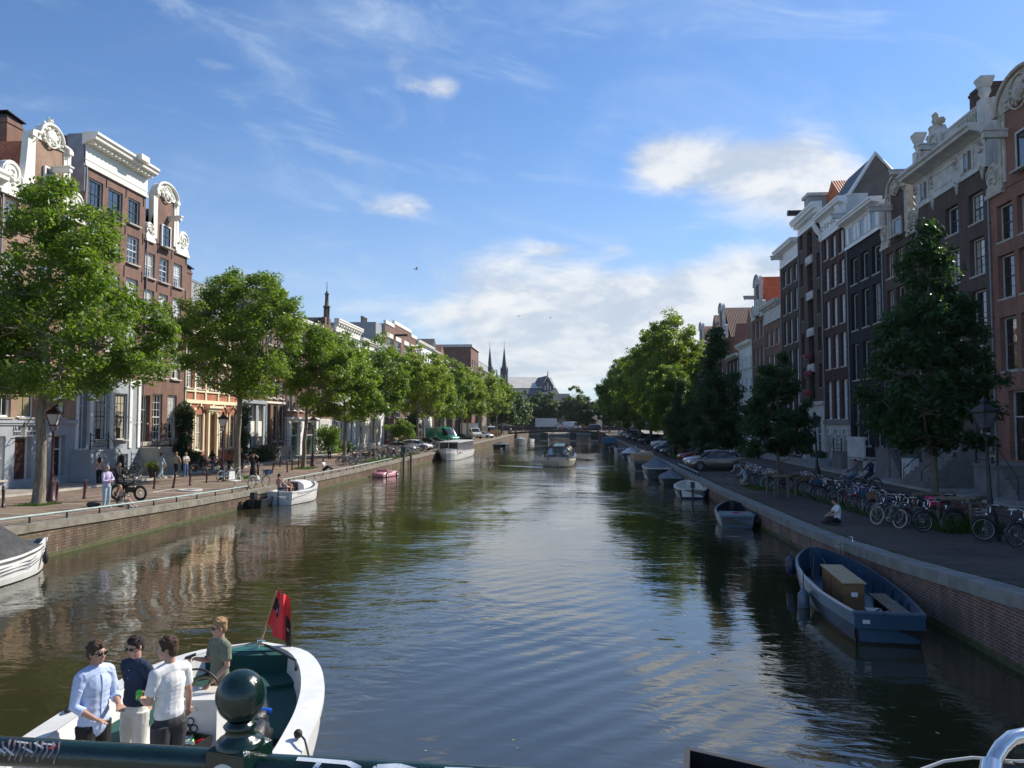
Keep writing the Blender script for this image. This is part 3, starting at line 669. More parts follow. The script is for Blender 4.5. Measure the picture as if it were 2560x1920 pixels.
h.body(); q=MB(); u=h.w/2
q.prism([(0,15.4),(h.w,15.4),(h.w,16.1),(h.w-.9,16.1),(h.w-.9,17.1),(h.w-1.8,17.1),(h.w-1.8,18.1),(u+.45,18.1),(u+.45,19.2),(u-.45,19.2),(u-.45,18.1),(1.8,18.1),(1.8,17.1),(.9,17.1),(.9,16.1),(0,16.1)],-.03,.4,'brick_brown')
q.lathe([(.38,0),(.38,2.0),(.5,2.05),(.48,2.2),(.28,2.3),(.22,3.6),(.33,3.7),(.2,3.9),(.05,4.2),(.03,5.3),(.0,5.4)],'side_dark',(u,.15,17.4),8)
for a in (.45,h.w-.45): q.lathe([(.16,0),(.16,.6),(.22,.65),(.02,1.4)],'side_dark',(a,.15,16.1),6)
q.build('step_gable',h.e); h.roof(18.2,'perp','tile_dark',15.4,y0=.4); h.finish()
def simple(name,label,Ya,Yb,top,wall,cor,rows,low=None,zlow=5,low_rows=True,side='L',sa='white',fr='white',roof=None,rz=3.2,n=3,dent=None,group=None,depth=12,side_mat=None,out=.6,zf=None,X=None,ww=None,glass=None,base=.2,nx=2,sill='stone'):
    h=House(name,label,side,Ya,Yb,top,wall,X,depth,low,zlow,'house',group,base=base)
    w=Yb-Ya; ys_=[Ya+w*(i+.5)/n for i in range(n)]; ww=ww or min(1.3,w/n*.55)
    for z0,z1 in rows: h.row(ys_,ww,z0,z1,nx=nx,nz=4,sa=sa,fr=fr,glass=glass,sill=sill)
    if low_rows:
        h.row(ys_[:-1],ww*1.15,1.7,zlow-.6,nx=2,nz=3,sa=sa,fr=fr,glass=glass,sill=None); h.door(ys_[-1],min(1.2,ww*1.1),1.0,zlow-.6,'door_black')
    h.body(side_mat=side_mat)
    if cor: h.cornice(top,top+cor,out,m='cream',dent=dent,zf=zf)
    if roof: h.roof(top+rz,roof[0],roof[1],top+.1,y0=.5)
    return h
h=simple('canal_house','white plastered house with bracketed white cornice right of the spired gable',97.8,109.3,17.6,'white',.9,((15.0,16.6),(11.8,14),(8.4,10.6)),None,5.6,True,n=5,dent=1.1,zf=16.9,roof=('para','tile_dark'),rz=1.6,glass='glass'); h.finish()
h=simple('canal_house','narrow white house with small curled gable left of the tall red brick warehouse',109.4,119.9,16.6,'cream',.7,((13.6,15.6),(10.4,12.6),(7.2,9.4)),None,5.0,True,n=4,dent=.9,zf=16,roof=('para','tile_dark'),rz=1.3); h.finish()
h=simple('canal_house','pale grey house with ornate white dormer beside the red brick warehouse',120.0,124.0,17.0,'white',.5,((14,16),(10.8,12.8),(7.4,9.4)),None,5,True,n=2); 
q=MB(); q.box(0,h.w,.5,9,17,21.0,'side_grey'); [q.lathe([(.2,0),(.2,.9),(.26,1.0),(.14,1.1)],'side_dark',(a,3,21),6) for a in (.8,1.6,2.4,3.2)]; q.build('roof_block',h.e); h.finish()
h=House('brick_warehouse','tall flat-topped red brick warehouse with white lintels and two black hoist beams','L',124.1,148.8,21.3,'brick_rust')
W_=[127.5,133.5,140,146]
for z0,z1 in ((16.9,19.2),(12.9,15.0),(9.2,11.2),(5.8,7.8)):
    for Y in W_: h.win(Y,3.6,z0,z1,nx=4,nz=2,sa='white',glass='glass')
for Y in W_: h.win(Y,3.4,1.6,4.4,nx=4,nz=2)
h.body(side_mat='side_grey'); q=MB()
for z in (19.25,15.05,11.25): [q.box(h.U(Y)-2,h.U(Y)+2,-.06,.01,z,z+.75,'cream') for Y in W_]
q.box(-.05,6,-.12,.3,21.3,21.9,'cream'); q.box(6,h.w-5,-.12,.3,22.0,22.6,'cream'); q.box(6,h.w-5,-.02,.25,21.3,22.0,'brick_rust'); q.box(h.w-5,h.w+.05,-.12,.3,21.3,21.9,'cream'); q.build('lintels',h.e)
h.beam(131,20.2,2.2,'iron'); h.beam(143.5,19.4,2.2,'iron'); h.finish()
h=simple('canal_house','white house with dormered roof just right of the red brick warehouse',148.9,165.5,20.6,'white',.8,((17.5,19.5),(14,16),(10.4,12.4),(7,9)),None,5,True,n=6,roof=('para','slate'),rz=2.5); h.finish()
h=simple('canal_house','dark brick house with red framed dormers in the middle of the far left row',165.6,176,20.5,'brick_umber',.5,((17.5,19.5),(14,16),(10.4,12.4),(7,9)),None,5,True,n=4,roof=('perp','tile_dark'),rz=3.5); h.finish()
h=simple('canal_house','grey stone house with small ornamented gables before the big brick block',176.1,186,19.6,'brick_grey',.5,((16.8,18.6),(13.5,15.5),(10,12),(7,9)),None,5,True,n=4,roof=('perp','tile_brown'),rz=4); h.finish()
h=House('brick_tower_block','big square brown brick block rising above the far left trees','L',206,222,25.7,'brick_brown',X=-28.6,depth=11.5)
for z0,z1 in ((19.5,22.5),(14,17),(9,12)): h.row([209,214,219],2.2,z0,z1,nx=3,nz=3,sill=None)
h.body(); q=MB(); q.box(-.2,h.w+.2,-.35,11.7,25.7,26.4,'white_worn'); 
for i in range(3): q.box(-.12,-.02,2.6+i*2.2,4.4+i*2.2,17.2,19.2,'glass'); q.box(-.16,-.11,2.5+i*2.2,2.6+i*2.2,17.1,19.3,'white')
q.build('parapet',h.e); h.finish()
h=simple('office_building','low grey flat office with glass balcony right of the brick block',222.2,262,21.5,'brick_grey',.5,((17,20),(13,15),(9,11)),None,5,True,n=10,X=-29.5,depth=20); q=MB(); q.box(0,40,1,8,21.9,24.5,'side_grey'); q.box(0,40,.9,1,24.5,25.6,'glass_w'); q.build('roof_storey',h.e); h.finish()
h=simple('canal_house','grey brick house row behind the trees left of the block',186.2,205.8,18.2,'brick_umber',.6,((15,17),(12,14),(9,11),(6,8)),None,4.6,True,n=7,roof=('para','tile_dark'),rz=3); h.finish()
# ---- right bank ------------------------------------------------
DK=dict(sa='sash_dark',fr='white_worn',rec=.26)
h=House('canal_house','nearest brown brick house on the right, cut off by the photograph\'s right edge','R',29.0,36.6,18.5,'brick_brown',base=.2)
for z0,z1 in ((15.5,17.4),(12.2,14.4),(8.4,11.2)): h.row([30.5,32.8,35.1],1.3,z0,z1,**DK)
h.row([30.5,32.8],1.3,3.6,6.4,**DK); h.door(35.2,1.2,2.8,6.3); h.body(); h.cornice(18.5,19.4,.8); h.roof(22.5,'para','tile_dark',19.2); h.finish()
for a_,b_,tp_,wm_ in ((19.5,28.9,18.6,'brick_umber'),(9.5,19.4,18.2,'brick_redr')):
    h=House('canal_house','%s house on the right bank beside the near bridge, beyond the photograph\'s right edge'%('brown' if a_>15 else 'red brick'),'R',a_,b_,tp_,wm_)
    ys_=[a_+1.9,(a_+b_)/2,b_-1.9]
    for z0,z1 in ((15.3,17.2),(12,14.2),(8.4,11),(3.6,6.4)): h.row(ys_,1.4,z0,z1,**DK)
    h.body(); h.cornice(tp_,tp_+.9,.7,'white_worn'); h.roof(tp_+4,'para','tile_dark',tp_+.7); h.finish()
h=House('canal_house','red brick house with broad white arched neck gable at the right edge','R',36.7,43.6,16.9,'brick_redr',low='brick_redr',zlow=2.6)
YS=[42.1,40.15,38.2]
h.row(YS,1.5,14.25,16.2,nx=3,nz=4,**DK); h.row(YS,1.55,11.2,13.5,nx=3,nz=4,**DK); h.row(YS,1.55,7.35,10.2,nx=3,nz=4,**DK); h.door(41.55,1.5,2.7,6.3,'door_black','white_worn',1.3,rec=.26); h.row([39.4,37.7],1.3,3.5,6.2,nx=3,nz=4,**DK)
h.body(); u=h.neck(40.15,3.7,16.95,20.9,22.6,wt=4.4,ped='full',m='white_sand',zclaw=18.2)
me,pm=win_mesh(1.5,2.0,1,1,'white_worn','sash_dark',0,0); o=inst(me,'window',h.e,(u+.3,-.16,17.4)); inst(pm,'pane',o)
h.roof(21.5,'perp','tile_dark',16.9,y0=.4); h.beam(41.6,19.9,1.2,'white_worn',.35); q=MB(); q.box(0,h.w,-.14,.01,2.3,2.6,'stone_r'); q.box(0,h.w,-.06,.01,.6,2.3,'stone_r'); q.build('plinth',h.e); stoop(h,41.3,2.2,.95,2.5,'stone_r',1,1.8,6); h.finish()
h=House('canal_house','wide dark brown house with ornate white attic, balustrade, urns and big brown chimney','R',43.65,52.4,18.7,'brick_umber',low='stone_r',zlow=3.3)
YS=[44.95,47.75,50.55]
h.row(YS,1.6,15.95,17.65,nx=3,nz=4,**DK); h.row(YS,1.62,12.95,15.05,nx=3,nz=4,**DK); h.row(YS,1.62,8.95,12.1,nx=3,nz=5,**DK); h.row(YS[:2],1.5,4.0,7.4,nx=3,nz=5,**DK); h.door(50.3,1.5,3.3,7.4,'door_black','white_worn',1.2)
h.win(44.2,1.2,1.55,2.9,nx=2,nz=1,split=0,fr='white_worn',glass='glass'); h.win(48.4,1.2,1.2,2.9,nx=1,nz=6,split=0,fr='white_worn',sa='iron',glass='glass')
h.body(side_mat='side_dark')
# attic band with small windows
q=MB(); q.box(-.02,h.w+.02,-.12,.3,18.7,18.95,'white_worn'); q.box(-.02,h.w+.02,-.06,.3,18.95,20.4,'white_worn')
for Y in (51.2,45.6):
    u=h.U(Y); q.box(u-.75,u+.75,-.075,-.06,19.1,20.2,'side_dark'); q.box(u-.75,u-.35,-.12,-.06,19.05,20.25,'white_worn'); q.box(u+.05,u+.12,-.12,-.06,19.05,20.25,'white_worn'); q.box(u+.6,u+.78,-.14,-.06,19.0,20.25,'white_worn')
    q.box(u-.3,u+.0,-.085,-.076,19.3,20.1,'glass')
for Y in (52.2,50.0,46.9,44.0): h.orn_blob(q,h.U(Y),19.9,.45,.9,'white_sand',12,-.14); h.orn_blob(q,h.U(Y),18.6,.3,.7,'white_sand',8,-.12); q.prism([(h.U(Y)-.25,18.9),(h.U(Y)+.25,18.9),(h.U(Y),18.1)],-.1,-.01,'white_worn')
q.box(h.U(49.6),h.U(47.4),-.1,-.05,19.15,19.25,'white_worn'); q.box(h.U(49.6),h.U(47.4),-.1,-.05,20.1,20.2,'white_worn'); q.build('attic',h.e)
h.cornice(20.4,21.15,1.15,'white_worn',dent=None,over=.25)
q=MB(); 
q.box(.3,h.w-.3,.05,.35,21.1,22.35,'white_worn'); q.box(.2,h.w-.2,0,.4,22.35,22.5,'white_worn'); q.box(.2,h.w-.2,0,.4,21.2,21.35,'white_worn')
for i in range(7):
    for Y0,s_ in ((.95,1),(h.w-.95,-1)):
        q.tube([(Y0+s_*i*.32,.0,21.45),(Y0+s_*(i*.32+.08),-.03,21.8),(Y0+s_*i*.32,.0,22.2)],.07,'white_sand',5)
uc=h.U(49.5); q.prism([(uc-1.1,21.3),(uc+1.1,21.3),(uc+.9,22.6),(uc+.5,23.2),(uc-.5,23.2),(uc-.9,22.6)],-.12,.4,'white_worn'); q.ring((uc,-.15,22.2),.5,.09,'white_sand','y',16,6); h.orn_blob(q,uc,22.8,1.9,.7,'white_sand',26,-.05)
q.ell((uc-.05,.1,23.6),(.26,.24,.38),'white_sand',10,8,jit=.3); q.ell((uc-.05,.05,23.95),(.22,.2,.2),'white_sand',8,6,jit=.4); q.ell((uc+.6,.1,23.4),(.35,.25,.22),'white_sand',8,6,jit=.3); q.ell((uc-.6,.1,23.3),(.3,.25,.25),'white_sand',8,6,jit=.3)
q.build('balustrade',h.e)
for Y in (52.3,44.0):
    v=MB(); v.box(-.3,.3,-.3,.3,-1.2,.3,'white_worn'); v.lathe([(.18,.3),(.2,.45),(.34,.7),(.30,.95),(.36,1.0),(.5,1.35),(.55,1.45),(.5,1.55),(.1,1.6)],'white_worn',(0,0,0),4,False,PI/4); v.build('urn',h.e,(h.U(Y),.2,22.3))
h.beam(47.6,21.4,1.8,'white_worn',.3); h.beam(52.7,21.5,1.5,'white_worn',.25)
q=MB(); q.box(h.w-.02,h.w+.0,0,4.0,16.9,21.6,'side_white'); q.box(h.w-.30,h.w+.05,.4,6,18.7,22.6,'side_white'); q.build('side_wall',h.e)
r=h.roof(24.0,'para','tile_dark',21.1,y0=.8); h.chimney(5.6,1.9,21,24.5,1.7,1.4,'brick_dark',False,parent=r)
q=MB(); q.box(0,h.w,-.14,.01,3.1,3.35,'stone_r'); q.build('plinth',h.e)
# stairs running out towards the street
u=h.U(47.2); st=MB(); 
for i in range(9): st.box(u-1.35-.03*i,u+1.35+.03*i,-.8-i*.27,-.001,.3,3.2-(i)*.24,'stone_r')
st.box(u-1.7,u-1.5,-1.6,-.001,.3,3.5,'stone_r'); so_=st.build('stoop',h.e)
r_=MB(); 
for sg in (-1,1): r_.tube([(u+sg*1.2,-.3,4.2),(u+sg*1.2,-2.9,1.9),(u+sg*1.2,-2.9,1.0)],.03,'iron',6); r_.tube([(u+sg*1.2,-.3,3.4),(u+sg*1.2,-.3,4.2)],.03,'iron',6)
r_.build('railing',so_); h.finish()
h=House('canal_house','narrow brown house with round-topped sandstone neck gable behind the big right tree','R',52.45,58.3,17.4,'brick_umber',low='brick_umber',zlow=3)
YS=[57.0,55.35,53.7]
h.row(YS,1.3,15.1,16.9,nx=3,nz=4,**DK); h.row(YS,1.3,12.1,14.2,nx=3,nz=4,**DK); h.row(YS,1.3,8.6,11.2,nx=3,nz=4,**DK); h.row(YS[:2],1.3,3.8,6.8,nx=3,nz=4,**DK); h.door(53.7,1.2,3.0,6.8)
h.body(); u=h.neck(55.3,2.9,17.45,20.9,22.05,wt=2.9,ped='full',m='white_sand',zclaw=18.6); me,pm=win_mesh(1.35,1.25,1,1,'white_worn','white_worn',0,0); o=inst(me,'window',h.e,(u,-.16,17.75)); inst(pm,'pane',o)
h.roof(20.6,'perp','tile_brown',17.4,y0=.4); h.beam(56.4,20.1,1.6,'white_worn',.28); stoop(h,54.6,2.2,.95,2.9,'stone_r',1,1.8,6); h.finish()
h=House('canal_house','black brick house with white cornice, small attic windows and shutters','R',58.4,65.65,19.0,'brick_black')
YS=[64.2,61.85,59.55]
h.row(YS,1.5,15.95,18.1,nx=3,nz=4,**DK); h.row(YS,1.5,12.2,15.2,nx=3,nz=4,**DK); h.row(YS,1.5,8.15,11.1,nx=3,nz=4,**DK); h.door(64.3,1.3,2.5,6.95,'door_black','white_worn',1.4); h.row([62.0,59.7],1.4,2.9,6.9,nx=3,nz=5,**DK)
h.body(side_mat='zinc'); q=MB(); q.box(-.02,h.w+.02,-.1,.3,19.0,20.9,'white_worn'); q.box(-.05,h.w+.05,-.18,.3,19.0,19.25,'white')
for Y in YS: 
    u=h.U(Y); q.box(u-.42,u+.42,-.115,-.1,19.45,20.65,'glass'); [q.box(u+a,u+b,-.15,-.1,19.4,20.7,'white') for a,b in ((-.5,-.42),(.42,.5),(-1.05,-.62),(.62,1.05))]; q.box(u-.5,u+.5,-.15,-.1,20.62,20.72,'white')
q.box(-.2,h.w+.1,.3,1.2,18.9,21.3,'zinc'); q.build('attic',h.e); h.cornice(20.9,21.5,.85,'white',over=.15); h.beam(65.2,22.0,1.3,'white_worn',.3); h.roof(23.2,'para','slate',21.2,y0=.6,D=4.6)
u=h.U(60.3); q=MB(); q.box(u-1.9,u+1.6,-1.5,-1.38,2.0,3.4,'side_white'); q.box(u-2.0,u+1.7,-1.56,-1.3,3.4,3.62,'side_white'); q.box(u-1.9,u+1.6,-1.5,-.001,1.9,2.05,'side_white'); q.box(u-1.9,u-1.78,-1.5,0,.5,2,'side_white'); q.box(u+1.4,u+1.6,-1.5,0,.5,2,'side_white'); q.build('balcony',h.e)
stoop(h,64.2,2.0,.95,2.4,'stone_r',-1,1.7,5); h.finish()
h=House('canal_house','maroon brick house with white carved frieze cornice and arched white stone ground floor','R',65.7,72.2,21.4,'brick_maroon',low='white_worn',zlow=4.8)
YS=[70.95,68.95,66.95]; WH=dict(sa='white',fr='white',rec=.22,glass='glass_w')
h.row([YS[0]],1.15,19.4,21.35,nx=2,nz=4,**WH); h.row([YS[1],YS[2]],1.2,19.2,21.2,nx=2,nz=4,**WH); h.row(YS,1.25,16.55,18.65,nx=2,nz=4,**WH); h.row(YS,1.25,13.2,15.65,nx=2,nz=4,**WH); h.row(YS,1.3,9.5,12.4,nx=2,nz=4,**WH); h.row(YS,1.35,5.05,8.4,nx=2,nz=4,**WH)
for Y in (71.1,69.0,66.9): h.win(Y,1.15,1.3,3.6,nx=1,nz=1,arch=.35,split=0,fr='white_worn',sa='door_brown',rec=.35,glass='glass',sill=None)
h.body(side_mat='side_dark'); q=MB(); q.box(-.05,h.w+.05,-.2,.01,4.6,4.95,'stone_r')
for Y in (72.0,70.05,67.95,65.9): q.lathe([(.2,0),(.16,.15),(.15,2.0),(.24,2.3)],'white_worn',(h.U(Y),-.1,1.2),8)
for Y in (71.1,69.0,66.9): q.ring((h.U(Y),-.05,3.45),.75,.09,'white_worn','y',10,5,PI*.08,PI*.92)
q.build('stone_arcade',h.e)
h.cornice(23.0,23.75,.75,'white',over=.12,zf=21.45,dent=None); q=MB()
for i in range(7): h.orn_blob(q,.7+i*.85,22.4,.5,.55,'white_worn',9,-.13)
for sg,uu in ((1,.15),(-1,h.w-.15)): q.tube([(uu,-.75,22.95),(uu,-.45,22.4),(uu,-.15,21.9),(uu,-.2,21.4)],[.22,.25,.17,.1],'white',8)
q.build('frieze',h.e)
# high gabled rear roof with white bargeboard
q=MB(); w=h.w; 
q.add([(0,.3,23.8),(w,.3,23.8),(w,2.5,27.2),(w,4.1,25.3),(0,.3,23.8),(0,2.5,27.2),(0,4.1,25.3),(w,9,24.6),(0,9,24.6)],[(0,1,2,5),(5,2,3,6),(6,3,7,8)],'slate'); q.add([(w,.3,21.4),(w,.3,23.8),(w,2.5,27.2),(w,4.1,25.3),(w,4.1,21.4)],[(0,4,3,2,1)],'side_dark'); q.add([(0,.3,21.4),(0,.3,23.8),(0,2.5,27.2),(0,4.1,25.3),(0,4.1,21.4)],[(0,1,2,3,4)],'side_dark')
q.tube([(w+.06,.2,23.7),(w+.06,2.5,27.3),(w+.06,4.2,25.3)],.16,'white',4,sm=False); q.box(w-.6,w+.05,.0,1.8,21.5,23.9,'side_white'); q.build('roof',h.e); h.finish()
h=House('warehouse_house','dark brown former warehouse with a central column of loading doors and flower boxes','R',72.25,79.5,23.5,'brick_umber',low='white_worn',zlow=6.6)
for i,(z0,z1) in enumerate(((22,23.4),(18.3,20.6),(14.9,17.2),(11.4,13.6),(8.0,10.2))):
    for Y in (78.55,73.35): h.win(Y,.95,z0,z1 if i else 23.45,nx=1,nz=2,arch=.15,split=0,fr='brick_umber',sa='iron',rec=.28,glass='glass',sill='stone_r')
for z0,z1 in ((21.0,23.3),(17.5,20.1),(13.9,16.7),(10.4,13.1),(7.0,9.7)): h.win(75.9,1.7,z0,z1,nx=2,nz=2,split=.45,fr='sash_dark',sa='sash_dark',rec=.28,glass='glass',sill=None)
h.door(77.6,1.6,.9,5.2,'door_brown','white_worn',1.2); h.win(74.5,2.2,1.9,5.4,nx=2,nz=3,arch=.4,fr='white_worn',rec=.25,glass='glass')
h.body(); q=MB()
for z in (20.35,16.9,13.35,9.9): q.box(h.U(75.9)-.95,h.U(75.9)+.95,-.15,.01,z-.3,z+.45,'white_worn'); h.orn_blob(q,h.U(75.9),z,1.4,.4,'white_worn',8,-.16)
q.box(-.02,h.w,-.25,.01,6.4,6.7,'white_worn'); q.build('door_lintels',h.e); h.cornice(24.2,25.2,.85,'white',dent=.45,zf=23.6,over=.12)
mat('flower_pink',(.45,.05,.14),.7,var=.5,sc=20); mat('flower_red',(.42,.03,.03),.7,var=.5,sc=20)
for z,mm in ((11.0,'flower_pink'),(9.3,'flower_pink'),(7.4,'flower_red')):
    q=MB(); q.box(-.8,.8,-.5,-.2,-.25,0,'door_brown'); rr=random.Random(3)
    for i in range(34): q.ell((rr.uniform(-.85,.85),-.4+rr.uniform(-.15,.12),rr.uniform(-.1,.35)),(.12,.1,.1),mm if i%3 else 'algae',6,4,jit=.4)
    q.build('flower_box',h.e,(h.U(75.9),0,z))
r=h.roof(28.2,'perp','tile_red',25.0,y0=2.2); q=MB(); q.box(h.U(78.2)-.8,h.U(78.2)+.8,.5,4,25.2,27.2,'side_grey'); q.box(h.U(78.2)-1,h.U(78.2)+1,.3,4,27.2,27.5,'white_worn'); q.build('dormer',r)
q=MB(); q.tube([(h.U(79.2),.5,26),(h.U(79.2),-1.1,26)],.3,'iron',10); q.build('hoist_cover',h.e); h.finish()
h=House('canal_house','dark brown brick house with white arched windows and plain white cornice','R',79.6,86.5,21.7,'brick_dark')
YS=[84.9,82.9,80.8]; WH=dict(sa='white',fr='white',rec=.22)
for z0,z1 in ((19.4,21.2),(16.4,18.7),(13.1,15.7),(9.2,12.4)): h.row(YS,1.15,z0,z1,nx=2,nz=3,arch=.2,**WH)
h.row(YS,1.2,5.4,8.3,nx=2,nz=3,arch=.2,**WH); h.row(YS[1:],1.2,1.5,4.2,nx=2,nz=2,**WH); h.door(84.9,1.2,1.0,4.2)
h.body(); h.cornice(22.9,23.65,.9,'white',zf=21.75,over=.1); h.beam(85.4,22.9,1.3,'white_worn',.35); h.roof(25.6,'perp','tile_dark',23.4,y0=1.5); h.finish()
h=House('canal_house','brown brick house with ornate white panelled cornice, left of the tall dark house','R',86.6,94.2,16.4,'brick_brown',low='white_worn',zlow=5)
YS=[92.6,90.4,88.2]; 
for z0,z1 in ((13.65,15.4),(10.4,12.6),(6.8,9.2)): h.row(YS,1.25,z0,z1,nx=2,nz=3,**WH)
h.row(YS[:2],1.5,1.7,4.5,nx=2,nz=2,**WH); h.door(88.2,1.2,1,4.4); h.body(); h.cornice(17.9,18.6,.8,'white_worn',zf=16.5,dent=1.2); h.roof(23.4,'perp','tile_red',18.2,y0=2,D=14); h.finish()
h=House('canal_house','brown brick house with slender white neck gable and long hoist beam on the right bank','R',94.3,100.7,17.8,'brick_brown',low='white_worn',zlow=5)
YS=[99.4,97.4,95.5]
for z0,z1 in ((15.2,17.4),(11.9,14.1),(8.2,10.6)): h.row(YS,1.15,z0,z1,nx=2,nz=3,**WH)
h.row(YS[:2],1.3,1.7,4.5,nx=2,nz=2,**WH); h.door(95.5,1.2,1,4.4); h.body(side_mat='side_dark'); u=h.neck(97.4,2.6,17.9,21.9,23.2,wt=2.7,ped='full',m='white_worn',zclaw=19); me,pm=win_mesh(1.2,2.0,2,3,'white','white'); o=inst(me,'window',h.e,(u,-.16,18.1)); inst(pm,'pane',o)
h.roof(23.0,'perp','tile_red',18,y0=.4); h.beam(97.9,20.6,1.6,'white_worn',.35); h.finish()
for i,(a,b,top,wl,cor,rf,lab) in enumerate((
   (100.8,109.0,14.9,'white',.7,('perp','tile_brown'),'white painted house with white cornice, right of the red-roofed gables far right'),
   (109.1,117,14.0,'brick_umber',.6,('perp','tile_brown'),'dark brick house with cream cornice partly behind the second right tree'),
   (117.1,126,17.6,'brick_brown',.4,('perp','tile_brown'),'brown house under a broad brown tiled roof in the far right row'),
   (126.1,136,17.8,'brick_umber',.4,('perp','tile_brown'),'dark house under ridged brown tiles with row of chimney pots'),
   (136.1,146,17.2,'brick_brown',.5,('perp','tile_brown'),'brown gabled house by the tall bright tree on the right bank'),
   (146.1,160,17,'brick_umber',.6,('para','tile_dark'),'dark brick house hidden behind the bright right-bank tree'),
   (160.1,180,17,'brick_dark',.6,('para','tile_dark'),'dark long house behind the far right trees'),
   (180.1,205,17,'brick_umber',.6,('para','tile_dark'),'umber house nearest the far bridge on the right bank'))):
    h=simple('canal_house',lab,a,b,top,wl,cor,((12.0,13.6),(9.0,10.8),(6,7.8)) if top<16 else ((14.6,16.4),(11.6,13.4),(8.6,10.4),(5.8,7.6)),None,5,True,side='R',n=3 if b-a<11 else 6,roof=rf,rz=5.2 if rf[0]=='perp' else 3.5,glass='glass')
    if i in (2,4):
        h.neck((a+b)/2,2.6,top+.4,top+4.6,top+5.9,wt=2.7,ped='full',m='white_worn',wb=7.5,zclaw=top+1.6)
    if i==3:
        q=MB(); [q.lathe([(.2,0),(.2,1),(.12,1.1)],'side_grey',(4+k*.7,3,22.8),6) for k in range(4)]; q.build('chimney_pots',h.e)
    if i==0:
        q=MB(); [q.box(4+k*.9,4.5+k*.9,6,6.4,20,25.5+k*.4,'side_grey') for k in range(3)]; q.tube([(5.4,6,25),(5.4,6,28.5)],.05,'steel',5); q.build('roof_antenna',h.e)
    h.finish()
# far end ---------------------------------------------------------
def far_house(name,lab,x0,x1,y,z,wl,rows,roof=None,cat='house'):
    e=empty(name,(x0,y,0),0,lab,cat); w=x1-x0; mb=MB(); mb.box(0,w,0,12,0,z,wl); mb.build('wall',e)
    n=max(2,int(w/2.6))
    me,pm=win_mesh(1.3,1.9,2,2,'white','white')
    for zz in rows:
        for i in range(n): o=inst(me,'window',e,((i+.5)*w/n,-.05,zz)); inst(pm,'pane',o)
    if roof:
        q=MB(); q.add([(0,-.3,z),(w,-.3,z),(w,12,z),(0,12,z),(0,6,z+4),(w,6,z+4)],[(0,1,5,4),(2,3,4,5),(0,4,3),(1,2,5)],roof); q.build('roof',e)
    return e
# ---- far end ----------------------------------------------------
mb=MB(); mb.add([(QL-.6,300,.8),(QR+.6,300,.8),(QR+.6,306,2.0),(QL-.6,306,2.0),(QL-.6,300,-1),(QR+.6,300,-1),(QR+.6,700,2.6),(QL-.6,700,2.6)],[(0,1,2,3),(4,5,1,0),(3,2,6,7)],'slabs'); tag(mb.build('far_ground'),kind='structure')  # pale end wall imitates the bright reflecting water beyond the bridge
# church
mat('church',(.09,.085,.085),.85,c2=(.15,.14,.135),sc=.5,bump=.1); mat('nave_roof_glint',(.50,.46,.39),.4,metal=0,c2=(.66,.61,.53),sc=.4,detail=8)  # the nave roof's sun glint is put into its pale base colour
e=empty('church',(0,330,0),0,'distant gothic church with pointed spires, pale nave roof and dark transept','church')
q=MB(); q.box(-34,-9,0,28.5,0,20.5,'church'); q.box(-36,-7.4,-8,-.1,0,17.5,'church'); 
q.build('wall',e)
q=MB(); q.add([(-33,-.5,20.4),(-9,-.5,20.4),(-9,29,20.4),(-33,29,20.4),(-31,14,26.2),(-11.5,14,26.0)],[(0,1,5,4),(1,2,5),(2,3,4,5),(3,0,4)],'nave_roof_glint')
q.add([(-36,-8,17.5),(-7.4,-8,17.5),(-8.6,-1,20),(-35,-1,20),(-7.4,0,17.5)],[(0,1,2,3),(1,4,2)],'slate'); q.build('roof',e)
q=MB(); q.box(-14.8,-10,-2.5,6,15,21.2,'church'); q.prism([(-14.8,21.2),(-10,21.2),(-12.4,25.5)],-2.6,8,'church'); q.add([(-14.9,-2.7,21.1),(-12.4,-2.7,25.7),(-17.3,8,25.3),(-19.8,5,20.5)],[(0,1,2,3)],'slate')
for a in (-13.5,-12.4,-11.3): q.box(a-.3,a+.3,-2.75,-2.6,17.5,22.6-abs(a+12.4)*1.3,'glass')
q.lathe([(.25,0),(.2,1.6),(.02,2.4)],'church',(-12.4,-2.5,25.4),5); q.build('transept',e)
def spire(x,y,zb,zm,zt,r):
    q=MB(); q.box(x-r,x+r,y-r,y+r,0,zm,'church'); 
    for a,b in ((-1,-1),(1,-1),(1,1),(-1,1)): q.lathe([(.3,0),(.3,1.2),(.02,3)],'church',(x+a*r*.85,y+b*r*.85,zm-.6),5)
    for a in (-.5,.5): q.box(x+a*r-.25,x+a*r+.25,y-r-.03,y-r+.01,zm-4.2,zm-1.2,'glass')
    t_=q.build('tower',e); p=MB(); p.lathe([(r*.86,0),(r*.62,(zt-zm)*.25),(.1,zt-zm),(.03,zt-zm+2.6)],'slate',(x,y,zm),8,False); p.cbox((x,y,zt+2.0),(.9,.08,.08),'iron'); p.build('spire',t_)
spire(-31.2,-1,0,27.4,38.0,1.55); spire(-38.9,12,0,28.5,39.3,1.5)
q=MB(); q.box(-36.5,-33.2,3,6,0,23,'church'); q.lathe([(.9,0),(.5,2.5),(.05,6)],'brick_brown',(-34.9,4,23),6,False); q.build('stair_turret',e)
far_house('canal_house','pale distant house behind the bridge, right of the church',-10,-3,312,13.5,'side_grey',(9,13),'slate')
far_house('canal_house','brown distant house between the church and the right trees',-5,4,322,15.5,'brick_brown',(9,12),None)
far_house('canal_house','low cream distant house seen under the trees behind the bridge',-6,12,345,11,'cream_y',(4,8),'tile_dark')
far_house('canal_house','dark distant house closing the view behind the left bank trees',-46,-20,300,13,'brick_umber',(4,8),'slate')
far_house('canal_house','dark distant house closing the view at far right',10,60,300,12,'brick_umber',(4,8),'slate')
